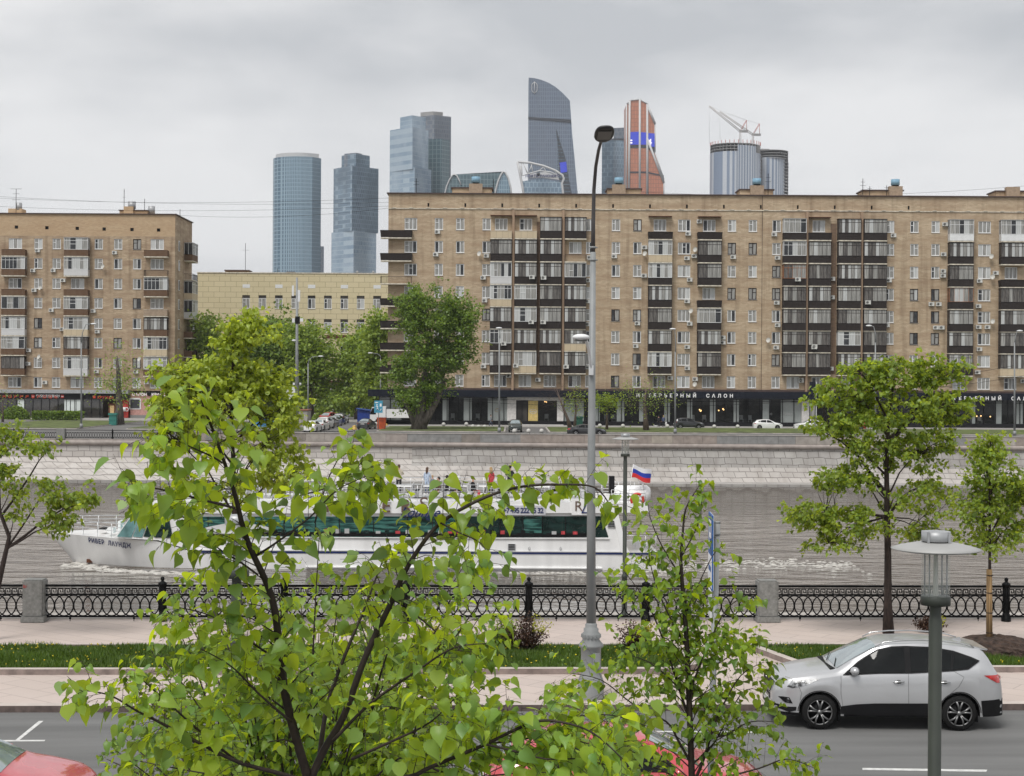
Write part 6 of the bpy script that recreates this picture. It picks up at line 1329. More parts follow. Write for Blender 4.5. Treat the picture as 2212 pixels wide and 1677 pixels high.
# ================================================================ PEOPLE
SKIN = M('skin', (.50, .29, .20), .55, var=.05)
for n_, c_ in dict(cl_beige=(.48, .43, .33), cl_black=(.015, .015, .017), cl_blue=(.40, .47, .58), cl_red=(.55, .06, .07), cl_white=(.6, .6, .58), cl_denim=(.06, .08, .15), hair_dark=(.02, .014, .01), hair_blonde=(.38, .25, .12), hair_brown=(.09, .05, .03), cl_grey=(.2, .21, .23)).items(): M(n_, c_, .85, var=.2, scale=8)
def person(label, loc, rz, top, legs, hair, pose='stand', h=1.74, long_hair=False, hood=False, coat=False, arms=None, group=None):
    """one skinned figure; faces coloured by the nearest bone"""
    k = h/1.74; J = {}; 
    sit = pose == 'sit'; hz_ = .50 if sit else .92
    J['pel'] = (0, 0, hz_); J['spi'] = (0, .0, hz_+.24); J['che'] = (0, -.01 if not sit else -.04, hz_+.42); J['neck'] = (0, -.015, hz_+.555); J['hd0'] = (0, -.03, hz_+.64); J['hd1'] = (0, -.03, hz_+.76)
    E = [('pel', 'spi'), ('spi', 'che'), ('che', 'neck'), ('neck', 'hd0'), ('hd0', 'hd1')]
    Rd = dict(pel=.135, spi=.12, che=.145, neck=.058, hd0=.085, hd1=.088)
    A = arms or {'L': [(-.24, -.05, -.27), (-.22, -.17, -.50)], 'R': [(.24, -.05, -.27), (.22, -.17, -.50)]}
    for s, q in (('L', -1), ('R', 1)):
        sh = (q*.175, 0, hz_+.46); J['sh'+s] = sh; e = A[s][0]; w_ = A[s][1]
        J['el'+s] = (e[0], e[1], sh[2]+e[2]); J['wr'+s] = (w_[0], w_[1], sh[2]+w_[2]); d = (Vector(J['wr'+s])-Vector(J['el'+s])).normalized()
        J['pa'+s] = tuple(Vector(J['wr'+s])+d*.07)
        for i, (o_, l_) in enumerate(((-.03, .07), (-.01, .085), (.01, .08), (.03, .06))): J['f%d%s' % (i, s)] = tuple(Vector(J['pa'+s])+Vector((o_*.3, o_, 0))+d*l_+Vector((0, -.01, -.01)))
        J['th'+s] = tuple(Vector(J['wr'+s])+d*.05+Vector((-q*.045, -.02, 0)))
        E += [('che', 'sh'+s), ('sh'+s, 'el'+s), ('el'+s, 'wr'+s), ('wr'+s, 'pa'+s), ('wr'+s, 'th'+s)]+[('pa'+s, 'f%d%s' % (i, s)) for i in range(4)]
        Rd.update({'sh'+s: .068, 'el'+s: .05, 'wr'+s: .032, 'pa'+s: .034, 'th'+s: .011}); Rd.update({'f%d%s' % (i, s): .011 for i in range(4)})
        J['hp'+s] = (q*.09, 0, hz_-.06)
        if sit: J['kn'+s] = (q*.11, -.43, hz_-.02); J['an'+s] = (q*.11, -.40, .09); J['to'+s] = (q*.12, -.58, .04)
        else:
            f = {'stand': 0, 'walk': q*.22}[pose]; J['kn'+s] = (q*.095, -.03-f*.6, .50); J['an'+s] = (q*.095, .03-f*1.1, .09); J['to'+s] = (q*.11, -.13-f*1.1, .035)
        E += [('pel', 'hp'+s), ('hp'+s, 'kn'+s), ('kn'+s, 'an'+s), ('an'+s, 'to'+s)]; Rd.update({'hp'+s: .095, 'kn'+s: .062, 'an'+s: .042, 'to'+s: .04})
    nm = list(J); me = bpy.data.meshes.new('tmp'); me.from_pydata([J[n] for n in nm], [(nm.index(a), nm.index(b)) for a, b in E], []); t = bpy.data.objects.new('tmp', me); COL.objects.link(t)
    md = t.modifiers.new('s', 'SKIN'); sv = me.skin_vertices[0].data
    for i, n in enumerate(nm): sv[i].radius = (Rd[n]*(1.25 if n in ('che', 'pel', 'spi') else 1), Rd[n]*(.9 if n in ('che', 'pel', 'spi') else 1))
    sv[0].use_root = True; ms = t.modifiers.new('u', 'SUBSURF'); ms.levels = 1; ms.render_levels = 1
    dg = bpy.context.evaluated_depsgraph_get(); dg.update(); bme = bpy.data.meshes.new_from_object(t.evaluated_get(dg)); bpy.data.objects.remove(t)
    bme.materials.clear(); [bme.materials.append(MATS[x]) for x in ('skin', top, legs, 'cl_black')]
    zn = hz_+.50
    for f in bme.polygons:
        c = f.center; hand = min((c-Vector(J['pa'+s])).length for s in 'LR') < .12
        if hand or c.z > zn+.03: m = 0
        elif c.z < .10 and not sit or (sit and c.z < .12): m = 3
        elif (c.z > (hz_-.02 if not coat else hz_-.35) and not (sit and c.y < -.2 and c.z < hz_+.1)) or min((c-Vector(J['wr'+s])).length for s in 'LR') < .25 and abs(c.x) > .13: m = 1
        else: m = 2
        f.material_index = m; f.use_smooth = True
    o = obj('person', bme, None, loc, rz); o.scale = (k, k, k); tag(o, label, 'person', group)
    hx, hy, hz2 = J['hd1']; b = MB('cl_white' if hood else hair)
    b.ball((hx, hy+.022, hz2+.01), .108 if not hood else .125, 12, (.9, 1., 1.02))
    if hood: b.ball((hx, hy+.03, hz2-.13), .10, 10, (1.2, .9, .7))
    if long_hair: b.tube([(hx, hy+.05, hz2), (hx, hy+.095, hz2-.15), (hx, hy+.1, hz2-.32)], [.09, .08, .05], 8)
    b.build('hood' if hood else 'hair', o)
    b = MB('skin'); b.ball((hx, hy-.035, hz2-.03), .088, 12, (.8, .75, 1.15)); b.ball((hx, hy-.105, hz2-.04), .014, 6, (.8, 1., 1.2)); b.mat('black'); 
    for q in (-1, 1): b.ball((hx+q*.03, hy-.096, hz2-.01), .009, 6)
    b.mat('cl_red'); b.ball((hx, hy-.094, hz2-.085), .016, 6, (1.3, .4, .4)); b.mat('skin')
    for q in (-1, 1): b.ball((hx+q*.075, hy-.01, hz2-.035), .02, 6, (.4, .8, 1.2))
    b.build('face', o); return o
xp = at(1060, 922, 226); person('woman in a dark pinafore dress walking past the shop windows right of the willow', (xp.x, 226, .1), R(100), 'cl_grey', 'cl_denim', 'hair_dark', 'walk', 1.7, coat=True)
xp = at(1433, 924, 226); person('person in a blue jacket standing with a white bag before the shop under the sign', (xp.x, 226, .1), R(190), 'cl_denim', 'cl_black', 'hair_blonde', 'stand', 1.74)
b = MB('cl_white'); b.ball((0, 0, 0), .2, 10, (.8, .5, 1.3)); b.tube([(-.06, 0, .22), (0, 0, .38), (.06, 0, .22)], .02, 4); tag(b.build('carrier_bag', None, (xp.x+.38, 225.8, .62)), 'white carrier bag held by the person in the blue jacket', 'bag')
xp = at(1427.5, 924, 226); person('person in black clothes standing left of the one in the blue jacket', (xp.x-.3, 226.4, .1), R(160), 'cl_black', 'cl_black', 'cl_black', 'stand', 1.68)
b = MB('cl_white'); b.ball((0, 0, .16), .17, 10, (1.5, .7, .75)); b.ball((-.27, 0, .30), .09, 8); 
for q in (-.15, .15): b.cyl((q, -.05, 0), (q, -.05, .14), .03, n=5); b.cyl((q, .06, 0), (q, .06, .14), .03, n=5)
b.tube([(.24, 0, .22), (.34, 0, .34)], [.03, .015], 5); tag(b.build('dog', None, (at(1424, 924, 225).x-.5, 225, .1)), 'small white dog at the feet of the two people before the shop', 'dog')
# ================================================================ THE RIVER BOAT
DBT = 91.; BA = R(.8)
b0 = at(112, 1232, DBT); boat = thing('river_boat', 'long white river cruise boat with teal windows and an open top deck', 'boat', (b0.x, b0.y, WZ), BA)
SB = F/DBT
zb = lambda py: at(1106, py, DBT).z-WZ                # heights from the picture's row (at the centre column)
zb0 = lambda px, py: at(px, py, DBT).z-WZ
xb = lambda px: (at(px, 1150, DBT).x-b0.x)
BW = 7.4
M('boat_white', (.90, .90, .895), .35, var=.07, scale=1.2, coat=.3, stretch=(1, 1, .15), detail=7); M('boat_grey', (.50, .50, .50), .45, var=.12, scale=.5); M('teal', (.004, .035, .032), .06, scale=2.6, stretch=(.4, 1, 3.5), spec=.7, col2=(.06, .20, .17), p0=.42, p1=.6); M('teal_light', (.16, .33, .33), .07, var=.3, scale=1.5, spec=1.); M('navy', (.012, .025, .12), .4); M('bronze', (.16, .11, .085), .4, metal=.3)  # paler horizontal streaks in 'teal' paint wave reflections into the window colour
M('teal_dark', (.003, .012, .011), .06, scale=1.6, stretch=(.6, 1, 2), spec=.6, col2=(.015, .045, .04))
# hull lofted from bow to stern
st = []   # x, half width at deck, half width at water, deck height, keel height
P_ = [(112, .04, .0, 1151, 1157), (122, .45, .04, 1151.5, 1172), (140, 1.0, .14, 1153, 1198), (165, 1.6, .4, 1155.5, 1236), (200, 2.3, .9, 1158.5, 1246), (250, 2.95, 1.7, 1163, 1246), (300, 3.35, 2.5, 1167, 1246), (335, 3.5, 2.95, 1169, 1246), (360, 3.58, 3.1, 1176, 1246), (400, 3.64, 3.3, 1189, 1246), (430, 3.68, 3.45, 1197, 1246), (520, 3.7, 3.6, 1197, 1246), (1330, 3.7, 3.6, 1197, 1246), (1400, 3.66, 3.5, 1197, 1246), (1425, 3.6, 3.3, 1197, 1246)]
V, Fc, n, HS = [], [], 9, []
for px, wd, ww, yd, yk in P_:
    De = DBT+(BW/2-wd); x, zd, zk = at(px, 1150, De).x-b0.x, at(px, yd, De).z-WZ, at(px, yk, DBT+(BW/2-ww)).z-WZ; HS.append((x, wd, ww, zd, zk))
    for s_ in (-1, 1):
        for j in range(n): t = j/(n-1); e = t**.8; V.append((x, s_*(ww+(wd-ww)*e)+BW/2, zk+(zd-zk)*t))
for i in range(len(P_)-1):
    for h in (0, 1):
        for j in range(n-1):
            a, c_ = (i*2+h)*n+j, ((i+1)*2+h)*n+j; q = (a, c_, c_+1, a+1); Fc.append(q if h == 0 else q[::-1])
    Fc.append((i*2*n+n-1, (i+1)*2*n+n-1, (i+1)*2*n+2*n-1, i*2*n+2*n-1)[::1])
    Fc.append((i*2*n, i*2*n+n, (i+1)*2*n+n, (i+1)*2*n))
k = (len(P_)-1)*2*n; Fc.append(tuple(range(k, k+n))+tuple(range(k+2*n-1, k+n-1, -1)))
me = bpy.data.meshes.new('hull'); me.from_pydata(V, [], Fc); me.materials.append(MATS['boat_white']); sharp(me, 30); hull = obj('hull', me, boat)
hy = lambda px: BW/2-interp([(q[0], q[1]) for q in P_], px)        # flank at deck level
# superstructure outlines are side views in pixels, given a width
def side(mb, pts, y0, y1): mb.prism([(xb(a), zb0(a, c_)) for a, c_ in pts], y0, y1); return mb
sup = MB('boat_white')
side(sup, [(246, 1163), (288, 1106), (1320, 1106), (1330, 1120), (1346, 1196), (430, 1196), (400, 1186), (340, 1168)], .12, BW-.12); sup.build('cabin', boat)
rf = MB('boat_white'); side(rf, [(284, 1110), (296, 1096), (316, 1088), (360, 1085), (1325, 1086), (1330, 1110)], -.02, BW+.02)
rf.build('deckhouse_roof', boat)
sk = MB('boat_white'); side(sk, [(1322, 1086), (1400, 1092), (1404, 1108), (1328, 1110)], -.02, BW+.02); side(sk, [(1318, 1086), (1330, 1086), (1354, 1180), (1362, 1196), (1344, 1196)], -.03, .5); side(sk, [(1318, 1086), (1330, 1086), (1354, 1180), (1362, 1196), (1344, 1196)], BW-.5, BW+.03); sk.build('aft_overhang', boat)
g = MB('teal')
yf = .09
def pane(x0, x1, y0, y1, mat, sl0=0, sl1=0): g.mat(mat); g.add([(xb(x0), yf, zb0(x0, y1)), (xb(x1+sl1), yf, zb0(x1, y1)), (xb(x1), yf, zb0(x1, y0)), (xb(x0+sl0), yf, zb0(x0, y0))], [(0, 1, 2, 3)])
xs_ = [400, 448, 490, 540, 612, 680, 732, 806, 880, 940, 1010, 1080, 1130, 1172, 1222, 1270]
for i in range(len(xs_)-1): pane(xs_[i]+1, xs_[i+1]-1, 1117, 1163, 'teal' if i < 9 else ('teal_dark' if i % 3 else 'teal'))
g.mat('teal_dark'); g.add([(xb(1271), yf, zb0(1271, 1163)), (xb(1316), yf, zb0(1316, 1163)), (xb(1301), yf, zb0(1301, 1117)), (xb(1271), yf, zb0(1271, 1117))], [(0, 1, 2, 3)])
g.build('saloon_window', boat)
sg = MB('black'); rr_ = random.Random(6); sg.box(xb(402), xb(1268), yf-.012, yf-.002, zb(1162), zb(1153))
for k in range(38):
    x = xb(410+k*22.5+rr_.uniform(-4, 4)); h = rr_.uniform(.12, .34); sg.mat(rr_.choice(['black', 'black', 'teal_dark', 'cl_red', 'boat_grey'])); sg.box(x-.14, x+.14, yf-.014, yf-.004, zb(1156), zb(1154)+h*.7)
tag(sg.build('saloon_seating', boat), 'seat backs seen through the lower part of the saloon windows')
m_ = MB('black')
for x in xs_: m_.box(xb(x)-.025, xb(x)+.025, yf-.03, yf, zb0(x, 1163), zb0(x, 1117))
m_.mat('boat_white'); m_.box(xb(400), xb(1318), yf-.05, yf+.02, zb0(900, 1164.5), zb0(900, 1162.5)); m_.build('mullion', boat)
# wheelhouse windscreen
w_ = MB('teal_light')
def q3(px, py, y): return (xb(px), y, zb0(px, py))
bars = [(250, 286), (284, 305), (307, 327), (330, 345)]
cols = ['teal_light', 'teal_light', 'teal_dark']
for i in range(3):
    (a0, a1), (c0, c1) = bars[i], bars[i+1]; w_.mat(cols[i]); yA, yB = .08, .08
    w_.add([q3(a0+1.5, 1160, yA), q3(c0-1.5, 1162, yB), q3(c1-1, 1109, yB), q3(a1+1, 1109, yA)], [(0, 1, 2, 3)])
w_.mat('teal_dark'); w_.add([q3(331, 1162, .08), q3(372, 1163, .08), q3(362, 1112, .08), q3(346, 1110, .08)], [(0, 1, 2, 3)])
w_.mat('teal_light'); w_.add([q3(245.6, 1162, .5), q3(245.6, 1162, BW-.5), q3(287, 1107, BW-.5), q3(287, 1107, .5)], [(0, 3, 2, 1)])
w_.build('windscreen', boat)
# stripes, portholes, grilles, fenders
s_ = MB('navy'); s_.box(xb(428), xb(1424), -.03, .12, zb(1198.6), zb(1195.2)); s_.mat('boat_grey'); s_.box(xb(425), xb(1424), -.012, .1, zb(1194.4), zb(1193)); s_.mat('boat_white'); s_.box(xb(660), xb(1302), -.03, .2, zb(1230), zb(1227.5)); s_.build('rubbing_strake', boat)
s_ = MB('black')
for px in (743.9, 811): s_.box(xb(px-9), xb(px+9), .02, .2, zb(1212), zb(1206)); s_.cyl((xb(px-9), .02, zb(1209)), (xb(px-9), .2, zb(1209)), .083, n=12); s_.cyl((xb(px+9), .02, zb(1209)), (xb(px+9), .2, zb(1209)), .083, n=12)
s_.mat('metal_grey')
for px, y in ((1105.5, 1184), (1322, 1133)):
    s_.mat('metal_grey'); s_.box(xb(px-8), xb(px+8), .05, .13, zb(y+7), zb(y-7)); s_.mat('black')
    for k in range(4): s_.box(xb(px-6.5), xb(px+6.5), .04, .06, zb(y+5.3-k*3.3), zb(y+3.5-k*3.3))
s_.build('porthole', boat)
s_ = MB('metal_grey')
for px in (1144, 1212): s_.torus((xb(px), .06, zb(1187)), .05, .1, .015, 12, 4)
s_.build('mooring_eye', boat)
# rails
rl = MB('chrome_white'); M('chrome_white', (.60, .61, .62), .3, metal=.4)
def railrun(x0, x1, y, rows, zf, n):
    for r_ in rows: rl.tube([(xb(x0), y, zb0(x0, r_)), (xb(x1), y, zb0(x1, r_))], .022, 5)
    for i in range(n+1): x = x0+(x1-x0)*i/n; rl.cyl((xb(x), y, zb0(x, zf)), (xb(x), y, zb0(x, rows[0])), .022, n=5)
for y in (.15, BW-.15): railrun(330, 1300, y, (1049, 1057, 1064, 1071, 1078), 1086, 34); railrun(1322, 1396, y, (1060, 1068, 1075, 1082), 1090, 4)
railrun(1330, 1420, .3, (1160, 1170), 1196, 4)
for sgn in (-1, 1):
    for dz in (0, 8, 16):
        pts = [(at(px, 1150, DBT+BW/2-interp([(q[0], q[1]) for q in P_], px)).x-b0.x, BW/2+sgn*(interp([(q[0], q[1]) for q in P_], px)-.12), zb0(px, 1128.5+(px-135)*.055+dz)) for px in (138, 150, 170, 200, 240, 290, 335)]; rl.tube(pts, .02, 5)
    for px in (138, 155, 180, 210, 240, 265, 290, 315, 335): y_ = BW/2+sgn*(interp([(q[0], q[1]) for q in P_], px)-.12); zz = zb0(px, 1128.5+(px-135)*.055); xx = at(px, 1150, DBT+BW/2-interp([(q[0], q[1]) for q in P_], px)).x-b0.x; rl.cyl((xx, y_, zz-.95), (xx, y_, zz), .02, n=5)
rl.build('railing', boat)
b = MB('boat_white'); b.box(xb(232), xb(238), 2.5, 3.4, zb(1164), zb(1140)); b.box(xb(215), xb(228), 1.8, 2.6, zb(1164), zb(1152)); b.mat('black'); b.box(xb(190), xb(202), 2.6, 3.6, zb(1160), zb(1156)); b.box(xb(396), xb(404), .02, .12, zb(1105), zb(1098)); b.build('foredeck_gear', boat)
# letters
M('gold_letter', (.20, .13, .10), .35, metal=.4)
def hull_y(x, z):                       # near flank of the hull at (x, z) in boat metres
    wd, ww, zd, zk = [interp([(h[0], h[k]) for h in HS], x) for k in (1, 2, 3, 4)]; t = max(0, min(1, (z-zk)/(zd-zk))); return BW/2-(ww+(wd-ww)*t**.8)
nm_ = text('РИВЕР  ЛАУНДЖ', .40, 'boat_name', boat, (0, 0, 0), 'navy', .0, bold=.012, space=1.2); xs0 = [v.co.x for v in nm_.data.vertices]; kx_ = 102/SB/(max(xs0)-min(xs0))
for v in nm_.data.vertices: x = xb(226)+v.co.x*kx_; z = zb0(226, 1182.5)+v.co.y-(x-xb(226))*.085; v.co = (x, hull_y(x, z)-.05, z)
nm_.rotation_euler = (0, 0, 0)
lt = fit_text('RIVER', 1.15, 185/SB, 'deck_sign', boat, (xb(795), -.12, zb0(795, 1107)), 'gold_letter', .04, bold=.01)
text('S', 1.3, 'deck_sign', boat, (xb(915), -.12, zb0(915, 1107)), 'gold_letter', .04)
text('Lounge', .8, 'deck_sign', boat, (xb(905), -.16, zb0(905, 1117)), 'navy', .03, shear=.5, bold=.01)
bd = MB('boat_panel'); M('boat_panel', (.60, .60, .64), .5); bd.box(xb(1079), xb(1179), -.06, 0, zb(1114), zb(1093)); bd.build('sign_board', boat)
fit_text('+7 495 222 05 32', .44, 88/SB, 'phone_number', boat, (xb(1130), -.08, zb(1109)), 'navy', .01, bold=.004)
bd = MB('boat_white'); bd.box(xb(1235), xb(1275), -.09, 0, zb(1113), zb(1078)); pl = bd.build('emblem_board', boat)
text('R', .85, 'emblem', pl, (xb(1250), -.11, zb(1104)), 'gold_letter', .01); text('L', .8, 'emblem', pl, (xb(1261), -.12, zb(1109)), 'navy', .01, shear=.45)
# boat tables, benches on the top deck; raft, ring, flag
for i in range(14):
    x = xb(430+i*62); b = MB('boat_white'); b.box(x-.5, x+.5, 3.0, 4.2, zb(1086)+.68, zb(1086)+.74); b.cyl((x, 3.6, zb(1086)), (x, 3.6, zb(1086)+.7), .05, n=6); b.build('deck_table', boat)
    for s2 in (-.95, .95): b = MB('boat_grey'); xx = x+s2; b.box(xx-.22, xx+.22, 2.4, 4.6, zb(1086)+.1, zb(1086)+.47); b.box(xx+math.copysign(.2, s2)-.03, xx+math.copysign(.2, s2)+.03, 2.4, 4.6, zb(1086)+.45, zb(1086)+.85); b.build('deck_bench', boat)
b = MB('boat_white'); c_ = (xb(1375), 2.2, zb(1072)); b.tube([(c_[0]-1.1, 2.4, c_[2]), (c_[0]-.9, 2.4, c_[2]), (c_[0]+.9, 2.4, c_[2]), (c_[0]+1.1, 2.4, c_[2])], [.35, .5, .5, .35], 16); tag(b.build('life_raft', None), 'white life raft canister on the stern deck of the boat', 'life raft')
def onboat(o): o.matrix_world = Matrix.Translation((b0.x, b0.y, WZ)) @ Matrix.Rotation(BA, 4, 'Z') @ o.matrix_world; return o
bpy.data.objects['life_raft'].matrix_world = Matrix.Translation((b0.x, b0.y, WZ)) @ Matrix.Rotation(BA, 4, 'Z')
b = MB('ring_red'); M('ring_red', (.55, .05, .03), .5); x, z = xb(1378), zb(1080)
b.torus((x, .05, z), .36, .36, .085, 28, 8); b.mat('white')
for q in range(4): a = PI/4+q*PI/2; b.torus((x, .05, z), .36, .36, .09, 3, 8, a0=a-.16, a1=a+.16)
o = tag(b.build('lifebuoy', None), 'red and white lifebuoy hung on the stern rail of the boat', 'lifebuoy'); onboat(o)
b = MB('boat_white'); b.tube([(xb(1363), 1.5, zb(1087)), (xb(1369.5), 1.5, zb(1036)), (xb(1374), 1.5, zb(1005))], .02, 5); fo = tag(b.build('flagpole', boat))
fl = bpy.data.meshes.new('flag'); V, Fc, MI = [], [], []; nx_, nz2 = 24, 12; p0, p1 = Vector((xb(1370), 1.5, zb(1034))), Vector((xb(1373.5), 1.5, zb(1007)))
for i in range(nx_+1):
    for j in range(nz2+1):
        t, s = i/nx_, j/nz2; q = p0.lerp(p1, s)+Vector((t*1.16, .12*math.sin(t*6.5+s)*t+.1*t, -t*.33+.05*math.sin(t*7+1.5*s)-.06*(1-s)*t)); V.append(tuple(q))
for i in range(nx_):
    for j in range(nz2): a = i*(nz2+1)+j; Fc.append((a, a+nz2+1, a+nz2+2, a+1)); MI.append(j*3//nz2)
fl.from_pydata(V, [], Fc)
M('flag_red', (.62, .03, .03), .8, var=.05); M('flag_blue', (.02, .05, .38), .8, var=.05); M('flag_white', (.75, .75, .77), .8, var=.03)
for m_ in ('flag_red', 'flag_blue', 'flag_white'): fl.materials.append(MATS[m_])
fl.polygons.foreach_set('material_index', MI); fl.polygons.foreach_set('use_smooth', [True]*len(Fc)); tag(onboat(obj('flag', fl)), 'white blue and red flag flying from the stern of the boat', 'flag')
b = MB('black'); b.box(xb(1331), xb(1343), 5., 5.6, zb(1080), zb(1040)); b.build('funnel', boat)
b = MB('boat_white'); b.tube([(xb(1395), 2, zb(1086)), (xb(1398), 2, zb(1045)), (xb(1405), 2, zb(1040))], .07, 6); b.box(xb(1388), xb(1402), 1.9, 2.1, zb(1049), zb(1044)); b.build('davit', boat)
# passengers on the top deck
zdk = zb(1086)
def pax(label, px, y, rz, *a, **k):
    p = Matrix.Translation((b0.x, b0.y, WZ)) @ Matrix.Rotation(BA, 4, 'Z') @ Vector((xb(px), y, zdk+(k.pop('dz', 0)))); return person(label, tuple(p), rz, *a, **k)
lean = {'L': [(-.27, -.2, -.2), (-.16, -.42, -.22)], 'R': [(.27, -.2, -.2), (.16, -.42, -.22)]}
pax('man in a beige jacket leaning on the far rail of the top deck', 846, 6.6, R(180), 'cl_beige', 'cl_black', 'hair_brown', 'stand', 1.82, arms=lean)
pax('long haired woman in a pale blue jacket standing on the top deck', 912, 6.2, R(160), 'cl_blue', 'cl_denim', 'hair_brown', 'stand', 1.68, long_hair=True, coat=True)
pax('child in grey beside the woman in the pale blue jacket', 925, 6.0, R(170), 'cl_grey', 'cl_denim', 'hair_blonde', 'stand', 1.2)
pax('dark haired person sitting left of the one in black on the top deck', 944, 2.6, R(-60), 'hair_brown', 'cl_black', 'hair_dark', 'sit', 1.7)
pax('person in black sitting with one arm raised on the top deck', 962, 2.6, R(80), 'cl_black', 'cl_black', 'hair_dark', 'sit', 1.84, arms={'L': [(-.3, -.25, -.02), (-.3, -.48, .05)], 'R': [(.24, -.05, -.27), (.22, -.17, -.50)]})
pax('seated person in black with a white hood up on the top deck', 989, 2.6, R(-80), 'cl_black', 'cl_black', 'hair_dark', 'sit', 1.78, hood=True)
pax('seated person with a red scarf on the top deck left of the woman in red', 1019, 2.6, R(70), 'cl_black', 'cl_red', 'hair_brown', 'sit', 1.75)
pax('blonde woman in a long coral red coat on the top deck', 1060, 5.6, R(210), 'cl_red', 'cl_black', 'hair_blonde', 'stand', 1.74, long_hair=True, coat=True)
pax('man in a black jacket standing at the far rail right of the woman in red', 1104, 6.5, R(180), 'cl_black', 'cl_black', 'hair_dark', 'stand', 1.82, arms=lean)
# white water at the bow and the wake
rg = np.random.RandomState(8)
def foam(name, label, pts, n, spread, r=(.05, .22)):
    V, Fc = [], []; P = [gz(x, y, WZ) for x, y in pts]; cum = [0]
    for a, c_ in zip(P, P[1:]): cum.append(cum[-1]+(c_-a).length)
    for i in range(n):
        t = rg.uniform(0, cum[-1]); j = max(k for k in range(len(P)-1) if cum[k] <= t+1e-9); f = (t-cum[j])/(cum[j+1]-cum[j]); c_ = P[j].lerp(P[j+1], f)
        sp = spread[j]*(1-f)+spread[j+1]*f; x, y = c_.x+rg.normal()*.3, c_.y+rg.normal()*sp; q = rg.uniform(*r); o = len(V); m = 7; h_ = rg.uniform(.01, .09)*min(1, q*5)
        V.append((x, y, WZ+h_)); 
        for k in range(m): a = 2*PI*k/m; rr = q*rg.uniform(.5, 1.2); V.append((x+rr*1.7*math.cos(a), y+rr*math.sin(a), WZ-.01))
        Fc += [(o, o+1+k, o+1+(k+1) % m) for k in range(m)]
    me = bpy.data.meshes.new(name); me.from_pydata(V, [], Fc); me.materials.append(MATS['foam']); me.polygons.foreach_set('use_smooth', [True]*len(Fc)); tag(obj(name, me), label, 'foam', kind='stuff')
M('foam', (.52, .50, .46), .8, var=.15, scale=3)
foam('water_foam', 'white bow wave curling along the boat hull', [(150, 1222), (170, 1218), (190, 1222), (240, 1232), (300, 1236), (400, 1241), (560, 1243)], 550, [.9, .6, .6, .45, .4, .3, .15], (.03, .2))
foam('water_foam', 'foaming wake trailing behind the boat', [(1425, 1225), (1520, 1222), (1600, 1217), (1700, 1218), (1850, 1222)], 420, [2.4, 1.6, 1.2, 1.2, 1.5], (.04, .16))
foam('water_foam', 'thin foam line along the stern of the boat', [(1000, 1237), (1200, 1238), (1330, 1238), (1440, 1234)], 350, [.1, .25, .5, 1.2], (.03, .14))
b = MB('brown'); b.box(xb(165), xb(178), 2.3, 3.0, zb0(170, 1226), zb0(170, 1218)); b.build('bow_thruster', boat)
# ================================================================ FAR STREET FURNITURE
def mast(name, label, px, ybot, ytop, D, r0, r1, mat='pole_grey', cat='street light', group=None, head=None, side=1, z0=.1):
    p = at(px, ytop, D); o = thing(name, label, cat, (at(px, ybot, D).x, D, z0), 0, group); H = p.z-z0; b = MB(mat); b.cyl((0, 0, 0), (0, 0, .6), r0*1.7, n=10); b.tube([(0, 0, .5), (p.x-o.location.x, 0, H)], [r0, r1], 10); b.build('post', o); return o, H
def far_lamp(label, px, yb, ya, D, hx, hy_, group='street lights of the far embankment'):
    o, H = mast('street_light', label, px, yb, ya, D, .13, .08, group=group); h = at(hx, hy_, D).x-o.location.x; hz = at(hx, hy_, D).z-.1
    b = MB('pole_grey'); b.tube([(0, 0, H-.1), (h*.05, 0, H+(hz-H)*.5), (h*.35, 0, hz-.1), (h*.8, 0, hz)], [.08, .06, .05, .05], 8); b.build('arm', o)
    b = MB('white'); b.ball((h, 0, hz), .22, 10, (1.9, 1, .55)); b.build('lamp_head', o); return o
far_lamp('lamp post left of the hedge before the left apartment block', 175.5, 930, 740, 205, 202, 700)
far_lamp('lamp post before the balconies right of the willow', 1078.5, 936, 730, 198, 1078, 709)
far_lamp('lamp post standing before the interior shop sign', 1458.5, 936, 760, 198, 1453, 711)
far_lamp('lamp post rising behind the round linden crown', 1891, 936, 740, 198, 1877, 704)
far_lamp('wooden lamp post near the right edge before the second shop sign', 2191.5, 942, 740, 198, 2203, 715)
o, H = mast('antenna_mast', 'tall grey mast with white antenna panels beside the parked row', 641.5, 926, 600, 202, .27, .14, cat='antenna mast')
b = MB('white'); zq = lambda y: at(641, y, 202).z-.1
b.box(-.75, -.5, -.15, .05, zq(640), zq(617)); b.box(.05, .35, -.3, -.1, zq(652), zq(627)); b.box(-.7, -.35, -.2, .1, zq(696), zq(688)); b.box(.35, .75, -.2, .1, zq(695), zq(688)); b.build('antenna_panel', o)
b = MB('black'); b.box(-.3, .3, -.2, .2, zq(700), zq(684))
for y in (742, 757, 775, 800, 829): b.tube([(-.45, 0, zq(y)), (.45, 0, zq(y))], .06, 5)
b.build('bracket', o); b = MB('white'); b.ball((-.45, 0, zq(736)), .22, 8, (1.5, 1, .6)); b.box(-.55, -.3, -.2, 0, zq(832), zq(827)); b.box(.3, .55, -.2, 0, zq(832), zq(827)); b.build('lamp_head', o)
far_lamp('pale concrete lamp post just right of the antenna mast', 665.5, 908, 785, 232, 693, 770)
far_lamp('lamp post in the yard beside the end of the long block', 822, 905, 775, 246, 800, 763)
p = at(630, 866, 240); b = MB('white'); b.box(-.85, .85, 0, .1, 0, 2.2); b.cyl((-.6, .05, -4), (-.6, .05, 0), .06, n=5); b.cyl((.6, .05, -4), (.6, .05, 0), .06, n=5); tag(b.build('notice_board', None, (p.x, 240, p.z)), 'blank white board on posts left of the antenna mast', 'board')
